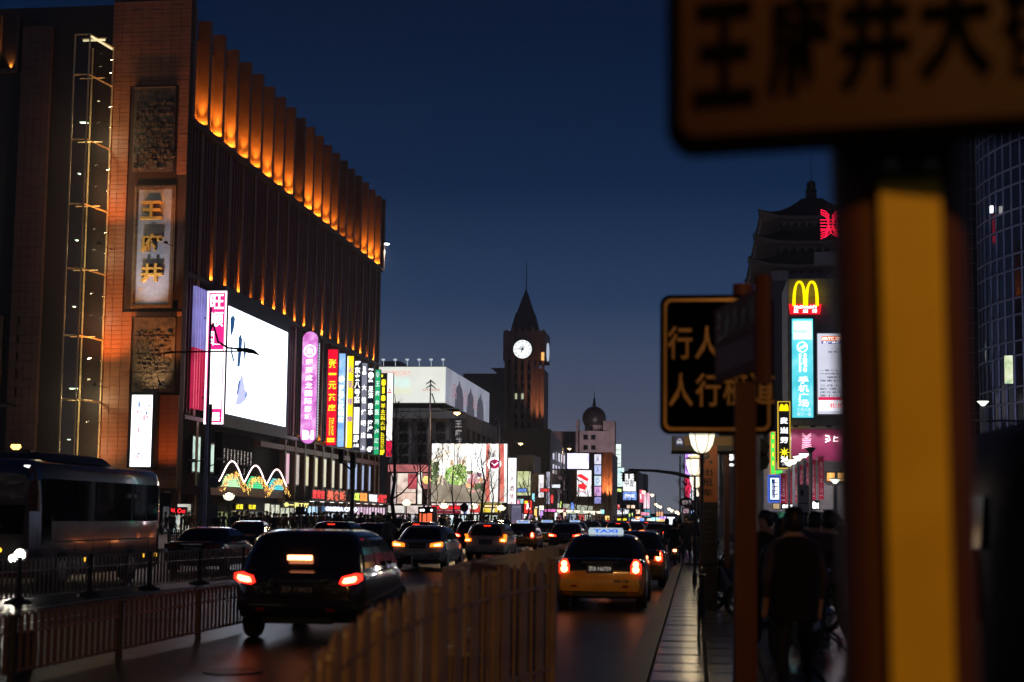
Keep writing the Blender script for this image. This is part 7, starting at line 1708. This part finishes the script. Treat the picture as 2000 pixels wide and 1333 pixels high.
# oncoming / crossing cars on the left
o = copy_tree(s1, None, {pk_wht: pk_dark, tail_amber: tail_off, tail_hot: tail_off}); o['label'] = 'black glossy sedan parked behind the coach with red reflections'; put_car(o, P(374, 1060, 41).x, 41, R(2)); o.scale = (1, 1, .93)
o = copy_tree(s1, None, {pk_wht: pk_blu, tail_amber: tail_off, tail_hot: tail_off}); o['label'] = 'low dark car with bright reflections before the arch entrance'; put_car(o, ux(455, 62) + .5, 64, R(180 + 8))
o = copy_tree(h1, None, {pk_sil: pk_blu, tail_amber: tail_off, tail_hot: tail_off}); o['label'] = 'dark car roof showing just above the foreground SUV, left one'; put_car(o, ux(640, 54), 54)
o = copy_tree(s1, None, {pk_wht: pk_dark, tail_amber: tail_off, tail_hot: tail_off}); o['label'] = 'dark car roof showing just above the foreground SUV, right one'; put_car(o, ux(712, 57), 57)
o = copy_tree(h1, None, {pk_sil: pk_dark, tail_amber: tail_off, tail_hot: tail_off}); o['label'] = 'dark hatchback roof showing above the pearl white sedan'; put_car(o, ux(808, 60), 60)
# ------------------------------------------------------------------ coach on the left, facing us
def coach():
    T = thing('coach', 'dark silver coach with lit headlight facing the camera at the left edge', 'coach', (0, 0, 0))
    silver = mat('coach_silver', (.22, .22, .24), .18, .75, var=.1, coat=.6); redglow = mat('coach_red_glow', (.30, .02, .02), .3, .2, coat=.5)
    L, W, Hc = 8.2, 1.22, 3.05
    rings = []
    prof = [(.05, .16, 2.80), (.0, .35, 2.6)]
    st = [(0.0, .86, .42, 2.70), (.05, .93, .34, 2.86), (.18, .98, .30, 2.96), (.5, 1, .30, Hc), (2, 1, .30, Hc), (5, 1, .30, Hc), (L - .4, 1, .30, Hc), (L - .1, .97, .32, Hc - .08), (L, .9, .4, Hc - .22)]
    for (y, w, b0, t0) in st:
        w *= W
        half = [(0, b0), (w * .93, b0), (w, b0 + .1), (w, 1.0), (w, 1.45), (w * .985, 2.2), (w * .965, t0 - .25), (w * .90, t0 - .06), (w * .7, t0 + .02), (0, t0 + .05)]
        rings.append([(x, y, z) for x, z in half] + [(-x, y, z) for x, z in half[-2:0:-1]])
    q = MB(); q.loft(rings)
    for i, f in enumerate(q.f):
        yc = sum(q.v[k][1] for k in f) / len(f); zc = sum(q.v[k][2] for k in f) / len(f); xc = abs(sum(q.v[k][0] for k in f) / len(f))
        q.m[i] = 1 if yc < .06 and zc < 1.2 else 0  # lower nose coloured red to stand in for brake light glow
    q.build('body', [silver, redglow], T, smooth=35)
    q = MB(); q.loft([ring_r(1.2, 5.6, .85, Hc + .03, .3), ring_r(1.5, 5.3, .75, Hc + .2, .3), ring_r(1.9, 4.9, .6, Hc + .25, .3)]); q.build('roof_unit', mat('coach_roof', (.08, .07, .08), .5), T, smooth=50)
    q = MB(); q.loft([[(-W * .8, -.03, 1.32), (W * .8, -.03, 1.32), (W * .8, .3, 1.32), (-W * .8, .3, 1.32)], [(-W * .82, -.0, 2.0), (W * .82, -.0, 2.0), (W * .82, .3, 2.0), (-W * .82, .3, 2.0)], [(-W * .78, .08, 2.72), (W * .78, .08, 2.72), (W * .78, .3, 2.72), (-W * .78, .3, 2.72)]]); q.build('windscreen', glass_car, T, smooth=30)
    for s_ in (-1, 1):
        edges = [.42, .98, 2.25, 3.5, 4.75, 6.0, 7.05, 7.95]
        for i, (a, c_) in enumerate(zip(edges, edges[1:])):
            q = MB(); x0 = s_ * (W + .006); zb_ = 1.05 if i == 0 else 1.62
            q.prism([(a + .035, zb_), (c_ - .035, zb_), (c_ - .035, 2.62), (a + .035, 2.62)], 'x', x0, x0 - s_ * .05); w = q.build('side_window', glass_car, T)
            if i in (4, 5, 6):
                q = MB(); q.box(x0 + s_ * .002, x0 + s_ * .012, c_ - .12, c_ - .07, 1.66, 2.6); q.build('curtain', mat('curtain_pale', (.35, .4, .42), .7), w)
        for yw in (1.55, 5.9):
            q = MB(); q.lathe([(.5, s_ * (W + .008)), (.47, s_ * (W - .1))], yw, .48, 20, axis='x'); q.build('wheel_arch', trim_m, T)
            q = MB(); q.lathe([(.42, s_ * (W - .2)), (.45, s_ * (W - .1)), (.45, s_ * (W + .012)), (.40, s_ * (W + .03))], yw, .45, 20, axis='x'); wh = q.build('wheel', tyre_m, T)
            q = MB(); q.lathe([(.25, s_ * (W + .031)), (.2, s_ * (W + .05)), (.08, s_ * (W + .06))], yw, .45, 12, axis='x'); q.build('rim', rim_m, wh)
        q = MB(); q.prism([(s_ * .62, .66), (s_ * 1.08, .72), (s_ * 1.12, .98), (s_ * .95, 1.0), (s_ * .7, .85)], 'y', .2, -.015); hl = q.build('headlight', mat('lamp_glass', (.5, .5, .52), .1), T)
        q = MB(); q.lathe([(.11, -.03), (.13, -.016)], s_ * .93, .85, 12, axis='y'); q.lathe([(.07, -.03), (.09, -.016)], s_ * .76, .76, 10, axis='y'); q.build('bulb', emi('head_hot', (1, .93, .8), 14), hl)
        lamp('SPOT', 'headlight_beam', (s_ * .93, -.1, .85), 260, (1, .9, .75), T, aim=(s_ * .93, -8, .3), spot_size=R(60), spot_blend=.6, shadow_soft_size=.08)
        q = MB(); q.tube([(s_ * 1.05, .1, 2.75), (s_ * 1.25, -.3, 2.85), (s_ * 1.42, -.45, 2.7), (s_ * 1.42, -.45, 2.5)], .045, 6); q.loft([[(s_ * 1.30, -.5, 1.85), (s_ * 1.52, -.5, 1.85), (s_ * 1.52, -.38, 1.85), (s_ * 1.30, -.38, 1.85)], [(s_ * 1.30, -.52, 2.3), (s_ * 1.53, -.52, 2.3), (s_ * 1.53, -.36, 2.3), (s_ * 1.30, -.36, 2.3)], [(s_ * 1.34, -.5, 2.55), (s_ * 1.5, -.5, 2.55), (s_ * 1.5, -.38, 2.55), (s_ * 1.34, -.38, 2.55)]]); q.build('mirror', mat('mirror_brown', (.16, .06, .045), .4), T)
        for yy in (2.9, 6.9, 7.8): q = MB(); q.box(s_ * (W + .02), s_ * (W - .02), yy - .04, yy + .04, .62, .72); q.build('marker_light', emi('marker_amber', (1, .5, .03), 1.6), T)
        q = MB(); q.box(s_ * W, s_ * (W + .012), .6, L - .5, 1.12, 1.16); q.box(s_ * W, s_ * (W + .012), .6, L - .5, .50, .53); q.build('trim_line', trim_m, T)
        for yy in (2.3, 3.4, 4.5, 7.2): q = MB(); q.box(s_ * W, s_ * (W + .008), yy - .008, yy + .008, .54, 1.11); q.build('hatch_gap', trim_m, T)
    for x, c_ in ((-.9, (1, 1, 1)), (.0, (.15, .2, 1)), (.95, (1, 1, 1))): q = MB(); q.box(x - .06, x + .06, .1, .22, 2.86, 2.92); q.build('marker_light', emi('mk_%.1f' % x, c_, 1.5), T)
    q = MB(); q.box(-.35, .35, -.04, .02, .5, .62); q.build('number_plate', plate_m, T); q = MB(); q.tube([(-.5, -.06, 1.28), (.1, -.07, 1.35), (.5, -.05, 1.5)], .015, 4); q.build('wiper', trim_m, T)
    q = MB(); q.lathe([(.05, -.03), (.06, .06)], .45, .95, 10, axis='y'); q.build('indicator', emi('marker_amber', (1, .4, 0), 2), T)
    return T
co = coach(); co.location = (-15.75, 30.0, 0); co.scale = (1, .93, .96)
# ------------------------------------------------------------------ vehicle at the right edge, close
T = thing('dark_van', 'dark glossy vehicle with curved window edge at the right edge behind the amber post', 'van', (2.3, 6.2, .13))
vp = mat('van_dark', (.005, .003, .004), .5, 0, spec=.12)
xL = P(1938, 1000, 6.2).x
sec = [(0, .25), (.0, .6), (.02, 1.05), (.02, 1.3), (.04, 1.7), (.09, 1.95), (.2, 2.2), (.5, 2.34), (1.6, 2.38)]
q = MB(); q.loft([[(xL + x + ins, y, z - dz) for x, z in sec] + [(xL + 1.7, y, z0) for z0 in (2.3 - dz, .25)] for y, ins, dz in ((6.2, .12, .15), (6.35, .02, .04), (6.8, 0, 0), (9.8, 0, 0), (10.8, .05, .3))]); q.build('body', vp, T, smooth=45)
q = MB(); g = [(xL + x - .012, z) for x, z in ((.021, 1.36), (.037, 1.68), (.083, 1.92))]
for a, c_ in zip(g, g[1:]): q.q((a[0], 6.6, a[1]), (a[0], 9.4, a[1]), (c_[0], 9.3, c_[1]), (c_[0], 6.75, c_[1]))
q.build('side_window', mat('van_glass', (.004, .004, .006), .12, spec=.2), T)
q = MB(); q.prism([(xL + .22, 1.4), (xL + 1.5, 1.4), (xL + 1.5, 2.0), (xL + .3, 2.0)], 'y', 6.22, 6.19); q.build('rear_window', glass_car, T)
q = MB(); q.prism([(xL + .16, .85), (xL + .3, .85), (xL + .3, 1.2), (xL + .16, 1.2)], 'y', 6.26, 6.185); q.build('tail_light', tail_off, T)
for yw in (7.1, 9.7): q = MB(); q.lathe([(.31, xL - .005), (.34, xL + .03), (.34, xL + .2)], yw, .47, 18, axis='x'); q.build('wheel', tyre_m, T)
# ------------------------------------------------------------------ people
skin_m = mat('skin', (.45, .27, .19), .55); hair_m = mat('hair_black', (.01, .009, .008), .5)
jackets = [mat('jacket_%d' % k, c, .8) for k, c in enumerate(((.015, .015, .02), (.03, .03, .05), (.10, .015, .02), (.05, .04, .06), (.16, .13, .12), (.02, .04, .07), (.25, .2, .24), (.04, .03, .025)))]
trous = [mat('trousers_%d' % k, c, .8) for k, c in enumerate(((.012, .012, .016), (.03, .04, .07), (.05, .045, .04)))]
def person_mesh(pose):
    if pose == 'walk': J = dict(hl=(-.09, .0, .92), hr=(.09, .0, .92), kl=(-.10, .16, .50), kr=(.10, -.05, .49), al=(-.10, .22, .09), ar=(.10, -.32, .14), tl=(-.11, .37, .04), tr=(.11, -.20, .04), el=(-.25, -.14, 1.12), er=(.25, .12, 1.12), wl=(-.25, -.12, .88), wr=(.24, .28, .92))
    elif pose == 'ride': J = dict(hl=(-.10, .0, .78), hr=(.10, .0, .78), kl=(-.14, .38, .66), kr=(.14, .38, .62), al=(-.14, .34, .26), ar=(.14, .34, .22), tl=(-.14, .50, .20), tr=(.14, .50, .16), el=(-.28, .22, 1.05), er=(.28, .22, 1.05), wl=(-.26, .46, .98), wr=(.26, .46, .98))
    else: J = dict(hl=(-.09, 0, .92), hr=(.09, 0, .92), kl=(-.11, .03, .49), kr=(.11, .02, .49), al=(-.12, -.03, .08), ar=(.13, -.03, .08), tl=(-.14, .13, .04), tr=(.16, .13, .04), el=(-.27, -.03, 1.14), er=(.27, -.02, 1.14), wl=(-.24, .10, .92), wr=(.26, .08, .90))
    dz = J['hl'][2] - .92; ln = .12 if pose == 'ride' else .02
    V = [('pel', (0, 0, .97 + dz), .14), ('sp', (0, ln * .3, 1.15 + dz), .135), ('ch', (0, ln, 1.35 + dz), .15), ('nk', (0, ln + .01, 1.51 + dz), .058), ('hd', (0, ln + .03, 1.60 + dz), .085), ('tp', (0, ln + .02, 1.70 + dz), .078),
         ('sl', (-.19, ln, 1.41 + dz), .075), ('sr', (.19, ln, 1.41 + dz), .075), ('el', J['el'], .052), ('er', J['er'], .052), ('wl', J['wl'], .034), ('wr', J['wr'], .034),
         ('hl', J['hl'], .10), ('hr', J['hr'], .10), ('kl', J['kl'], .068), ('kr', J['kr'], .068), ('al', J['al'], .045), ('ar', J['ar'], .045), ('tl', J['tl'], .035), ('tr', J['tr'], .035)]
    for s_, w in (('l', J['wl']), ('r', J['wr'])): sx = -1 if s_ == 'l' else 1; V.append(('p' + s_, (w[0], w[1] + .03, w[2] - .08), .036)); V.append(('f' + s_, (w[0] + .01 * sx, w[1] + .045, w[2] - .165), .02)); V.append(('t' + s_, (w[0] - .035 * sx, w[1] + .07, w[2] - .10), .014))
    V.append(('no', (0, ln + .135, 1.60 + dz), .016))
    ix = {n: i for i, (n, _, _) in enumerate(V)}
    E_ = [('pel', 'sp'), ('sp', 'ch'), ('ch', 'nk'), ('nk', 'hd'), ('hd', 'tp'), ('ch', 'sl'), ('ch', 'sr'), ('sl', 'el'), ('sr', 'er'), ('el', 'wl'), ('er', 'wr'), ('pel', 'hl'), ('pel', 'hr'), ('hl', 'kl'), ('hr', 'kr'), ('kl', 'al'), ('kr', 'ar'), ('al', 'tl'), ('ar', 'tr'), ('wl', 'pl'), ('pl', 'fl'), ('pl', 'tl2') if 0 else ('pl', 'tl_'), ('wr', 'pr'), ('pr', 'fr'), ('pr', 'tr_'), ('hd', 'no')]
    names = [n for n, _, _ in V]
    # thumbs were appended under names 'tl'/'tr' a second time: give them their own
    seen = {}
    for i, n in enumerate(names):
        if n in seen: names[i] = n + '_'
        seen[n] = 1
    ix = {n: i for i, n in enumerate(names)}
    me = bpy.data.meshes.new('person'); me.from_pydata([p for _, p, _ in V], [(ix[a], ix[c]) for a, c in E_], [])
    o = bpy.data.objects.new('person', me); COL.objects.link(o)
    sm = o.modifiers.new('s', 'SKIN'); ss = o.modifiers.new('b', 'SUBSURF'); ss.levels = 1; ss.render_levels = 1
    for i, (_, _, r) in enumerate(V):
        sv_ = me.skin_vertices[0].data[i]; sv_.radius = (r * (.98 if names[i] not in ('ch', 'sp', 'pel') else 1.12), r * (.80 if names[i] in ('ch', 'sp', 'pel') else 1)); sv_.use_root = (i == 0)
    bpy.context.view_layer.update()
    out = bpy.data.meshes.new_from_object(o.evaluated_get(bpy.context.evaluated_depsgraph_get()))
    COL.objects.unlink(o); bpy.data.objects.remove(o)
    out.materials.clear()
    for m in (skin_m, jackets[0], trous[0], trim_m): out.materials.append(m)
    hipz, nkz = .93 + dz, 1.49 + dz
    mi = []
    for p in out.polygons:
        c = p.center
        hand = min((c - Vector(J['wl'])).length, (c - Vector(J['wr'])).length, (c - Vector(J['wl']) - Vector((0, .04, -.12))).length, (c - Vector(J['wr']) - Vector((0, .04, -.12))).length) < .075
        arm = abs(c.x) > .17 and c.z > .84 + dz * .3
        if c.z > nkz: mi.append(0)
        elif hand: mi.append(0)
        elif c.z > hipz - .06 or (arm and pose != 'ride'): mi.append(1)
        elif min((c - Vector(J['tl'])).length, (c - Vector(J['tr'])).length, (c - Vector(J['al'])).length, (c - Vector(J['ar'])).length) < .12: mi.append(3)
        elif pose == 'ride' and c.z > .85 and c.y > .05: mi.append(1)
        else: mi.append(2)
    out.polygons.foreach_set('material_index', mi); out.polygons.foreach_set('use_smooth', [True] * len(mi))
    q = MB(); hz = 1.655 + dz; hy = ln + .005
    q.lathe([(.02, hz + .13), (.07, hz + .115), (.105, hz + .06), (.112, hz), (.105, hz - .06), (.085, hz - .10)], 0, hy, 12)
    q.v = [(x * .93, (y - (0.028 if (y > hy + .03 and z < hz + .03) else 0)) if True else y, z) for x, y, z in q.v]
    hm = q.mesh('hair', hair_m, smooth=60)
    return out, hm
PM = {k: person_mesh(k) for k in ('stand', 'walk', 'ride')}
BODY = {}
def person(x, y, z, rz, pose, j, t, label, s=1., group=None, cat='person'):
    key = (pose, j, t)
    if key not in BODY:
        m = PM[pose][0].copy(); m.materials[1] = jackets[j]; m.materials[2] = trous[t]; BODY[key] = m
    o = link('person', BODY[key], None, (x, y, z)); o.rotation_euler.z = rz; o.scale = (s, s, s); o['label'] = label; o['category'] = cat
    if group: o['group'] = group
    h = link('hair', PM[pose][1], o)
    return o
rnd = random.Random(12)
JN = ['black coated', 'navy jacketed', 'dull red jacketed', 'dark plum jacketed', 'tan jacketed', 'dark blue jacketed', 'mauve jacketed', 'dark brown jacketed']
def crowd(n, u0, u1, d0, d1, label, group, z=.13, js=None):
    for k in range(n):
        d = rnd.uniform(d0, d1); u = u0 + (u1 - u0) * (k + rnd.random()) / n
        person(ux(u, d), d, z, rnd.choice((0, math.pi, math.pi / 2, -math.pi / 2)) + rnd.uniform(-.5, .5), rnd.choice(('walk', 'walk', 'stand')), (jj := rnd.choice(js or (0, 0, 1, 1, 3, 5, 7, 2))), rnd.randrange(3), JN[jj] + ' ' + label, rnd.uniform(.92, 1.04), group)
crowd(58, 445, 770, 72, 108, 'pedestrian in the crowd before the lit left shopfronts', 'crowd on the left pavement', .12)
crowd(14, 320, 440, 85, 105, 'pedestrian by the corner entrance behind the coach', 'pedestrians by the corner entrance', .12)
crowd(34, 770, 1010, 84, 150, 'small pedestrian before the fashion store and garden billboard', 'crowd before the billboard shops', .12)
crowd(26, 1010, 1200, 120, 190, 'tiny pedestrian before the pale green hoarding', 'crowd before the pale hoarding', .12)
crowd(38, 1490, 1640, 30, 62, 'silhouetted pedestrian in the crowd on the right plaza', 'crowd on the right plaza', .13, (0, 0, 0, 1, 7, 3, 2))
cross = [(1303, 62, .3, 'stand', 5, 1, 'person in a blue grey jacket beside the far motorcycle'), (1327, 58, .2, 'walk', 2, 1, 'person in a red jacket walking at the crossing'), (1341, 56, 2.9, 'stand', 0, 0, 'person in a black coat standing under the oval sign'), (1352, 60, .1, 'walk', 3, 2, 'person in a mauve top walking behind the brown panel post'), (1360, 64, 3.2, 'walk', 6, 1, 'person in a pale top walking by the right kerb lamps'), (1318, 66, 3., 'stand', 6, 0, 'person in pale clothes at the crossing between two others'), (1345, 70, 0, 'walk', 1, 0, 'person in dark navy walking farther behind the oval sign')]
for u, d, rz, ps, j, t, lab in cross: person(ux(u, d), d, .004 if u < 1335 else .135, rz, ps, j, t, lab)
person(ux(758, 52), 52, .004, .4, 'walk', 4, 0, 'person in a dark coat carrying a tan bag near the kerb board', 1.0)
# motorcycles and parked electric bikes
def bike(label, group=None, on=True):
    T = thing('motorcycle', label, 'motorcycle', (0, 0, 0), group)
    for yw in (.0, 1.22):
        q = MB(); q.tube([(0, yw + .27 * math.cos(a), .29 + .27 * math.sin(a)) for a in [2 * math.pi * k / 16 for k in range(17)]], .045, 6); w = q.build('wheel', tyre_m, T)
        q = MB(); q.lathe([(.08, -.05), (.08, .05)], yw, .29, 8, axis='x'); 
        for k in range(6): a = math.pi * k / 3; q.tube([(0, yw, .29), (0, yw + .24 * math.cos(a), .29 + .24 * math.sin(a))], .01, 4)
        q.build('rim', rim_m, w)
    q = MB(); q.loft([[(-.1, -.05, .5), (.1, -.05, .5), (.1, -.05, .72), (-.1, -.05, .72)], [(-.14, .3, .34), (.14, .3, .34), (.13, .3, .74), (-.13, .3, .74)], [(-.13, .75, .28), (.13, .75, .28), (.1, .75, .5), (-.1, .75, .5)], [(-.16, 1.02, .34), (.16, 1.02, .34), (.14, 1.0, .9), (-.14, 1.0, .9)]]); q.build('body', mat('bike_dark', (.012, .012, .015), .3, .2, coat=.6), T, smooth=40)
    q = MB(); q.loft([ring_r(-.12, .62, .13, .73, .1), ring_r(-.14, .6, .15, .80, .1), ring_r(-.08, .5, .11, .84, .1)]); q.build('seat', trim_m, T, smooth=50)
    q = MB(); q.tube([(0, 1.22, .29), (0, 1.05, .9), (0, .98, 1.02)], .03, 6); q.tube([(-.33, .84, 1.05), (-.1, .97, 1.0), (.1, .97, 1.0), (.33, .84, 1.05)], .018, 6); q.build('handlebar', steel, T)
    for s_ in (-1, 1): q = MB(); q.tube([(s_ * .28, .88, 1.05), (s_ * .34, .86, 1.22)], .01, 4); q.box(s_ * .30, s_ * .42, .85, .87, 1.2, 1.28); q.build('mirror', black, T)
    q = MB(); q.box(-.06, .06, -.16, -.09, .62, .70); q.build('tail_light', brake_hot if on else tail_off, T)
    q = MB(); q.lathe([(.08, 1.12), (.06, 1.17)], 0, .86, 10, axis='y'); q.build('headlight', mat('lamp_glass', (.5, .5, .52), .1), T)
    return T
o = copy_tree(s1, None, {pk_wht: pk_dark, tail_amber: brake_red, tail_hot: brake_hot}); o['label'] = 'black sedan with red brake lights just ahead of the coach'; put_car(o, -17.0, 28.6, R(180))
b1 = bike('motorcycle with a red lit tail lamp ahead of the second taxi'); b1.location = (ux(1318, 51), 51, 0)
person(ux(1318, 51), 51.25, .06, 0, 'ride', 0, 0, 'dark rider sitting on the motorcycle with the red tail lamp')
b0 = bike('x', 'parked scooters among the plaza crowd', False); first = True
spots = [(1500, 26, .9, 'parked dark scooter just right of the white pole'), (1522, 29, 1.1, 'parked dark scooter, second right of the white pole'), (1550, 27, .7, 'parked dark scooter before the grey pylon'), (1585, 24, 1.2, 'parked dark scooter right of the grey pylon foot'), (1612, 22, .8, 'parked dark scooter nearest the amber post'), (1490, 36, .6, 'parked dark scooter farthest, behind the white pole')]
for u, d, rz, lab in spots:
    o = b0 if first else copy_tree(b0); first = False; o.location = (ux(u, d), d, .14); o.rotation_euler.z = rz; o['label'] = lab
p_ = person(ux(1552, 13.2), 13.2, .14, .25, 'stand', 3, 0, 'dark clothed person standing with back turned between red pole and amber post', 1.0)
q = MB(); q.loft([ring_r(-.13, .15, .20, .74, .12), ring_r(-.15, .16, .22, .95, .14), ring_r(-.15, .16, .23, 1.2, .13), ring_r(-.13, .14, .21, 1.42, .1), ring_r(-.06, .09, .08, 1.51, .05)], cap=False); cm = q.mesh('coat', mat('coat_dark', (.006, .005, .008), .9), smooth=60); link('coat', cm, p_)
p_ = person(ux(1520, 17.5), 17.5, .14, -.4, 'ride', 0, 0, 'dark seated rider silhouette left of the standing person', 1.02)
for u, d, rz, ps, j, lab in ((1496, 19, 2.6, 'stand', 0, 'black clothed bystander close behind the dark red pole'), (1590, 20, -.7, 'stand', 1, 'navy clothed bystander right of the standing person'), (1622, 18, .4, 'walk', 3, 'plum clothed bystander partly behind the amber post'), (1575, 24, 1.2, 'stand', 0, 'black clothed bystander behind the standing person'), (1606, 27, -1.5, 'walk', 7, 'brown clothed pedestrian crossing behind the bystanders'), (1512, 25, .9, 'walk', 5, 'dark blue clothed pedestrian right of the white pole')): person(ux(u, d), d, .14, rz, ps, j, 0, lab)
b3 = copy_tree(b0); b3.location = (ux(1520, 17.5), 17.2, .14); b3.rotation_euler.z = -.4; b3['label'] = 'dark scooter under the seated rider silhouette'
# bicycle wheel glimpsed by the taxi stand
T = thing('bicycle', 'dark bicycle leaning behind the taxi stand post', 'bicycle', (ux(1372, 20), 20, .14))
x, y, z = T.location
for dy in (0, 1.02): q = MB(); q.tube([(x - .05, y + dy + .32 * math.cos(a), z + .33 + .32 * math.sin(a)) for a in [2 * math.pi * k / 18 for k in range(19)]], .02, 5); q.build('wheel', tyre_m, T)
q = MB(); q.tube([(x, y, z + .33), (x, y + .38, z + .33), (x, y + .3, z + .8), (x, y, z + .33)], .016, 5); q.tube([(x, y + .38, z + .33), (x, y + .85, z + .78), (x, y + .31, z + .74)], .016, 5); q.tube([(x, y + .83, z + .95), (x, y + 1.02, z + .33)], .016, 5); q.tube([(x - .25, y + .8, z + 1.0), (x + .25, y + .8, z + 1.0)], .014, 5); q.build('frame', black, T)
q = MB(); q.loft([ring_r(y + .18, y + .42, .07, z + .84, .05), ring_r(y + .2, y + .4, .05, z + .88, .04)]); q.v = [(a + x, b, c) for a, b, c in q.v]; q.build('saddle', trim_m, T)
# ------------------------------------------------------------------ the night haze
hz = bpy.data.materials.new('haze'); hz.use_nodes = True
ht = hz.node_tree; ht.nodes.remove(ht.nodes['Principled BSDF'])
pv = ht.nodes.new('ShaderNodeVolumePrincipled'); pv.inputs['Color'].default_value = (.72, .74, .82, 1); pv.inputs['Density'].default_value = .0005; pv.inputs['Anisotropy'].default_value = .25
ht.links.new(pv.outputs[0], ht.nodes['Material Output'].inputs['Volume'])
q = MB(); q.box(-320, 320, -100, 1450, -1.2, 92); q.build('haze', hz, None, kind='stuff')
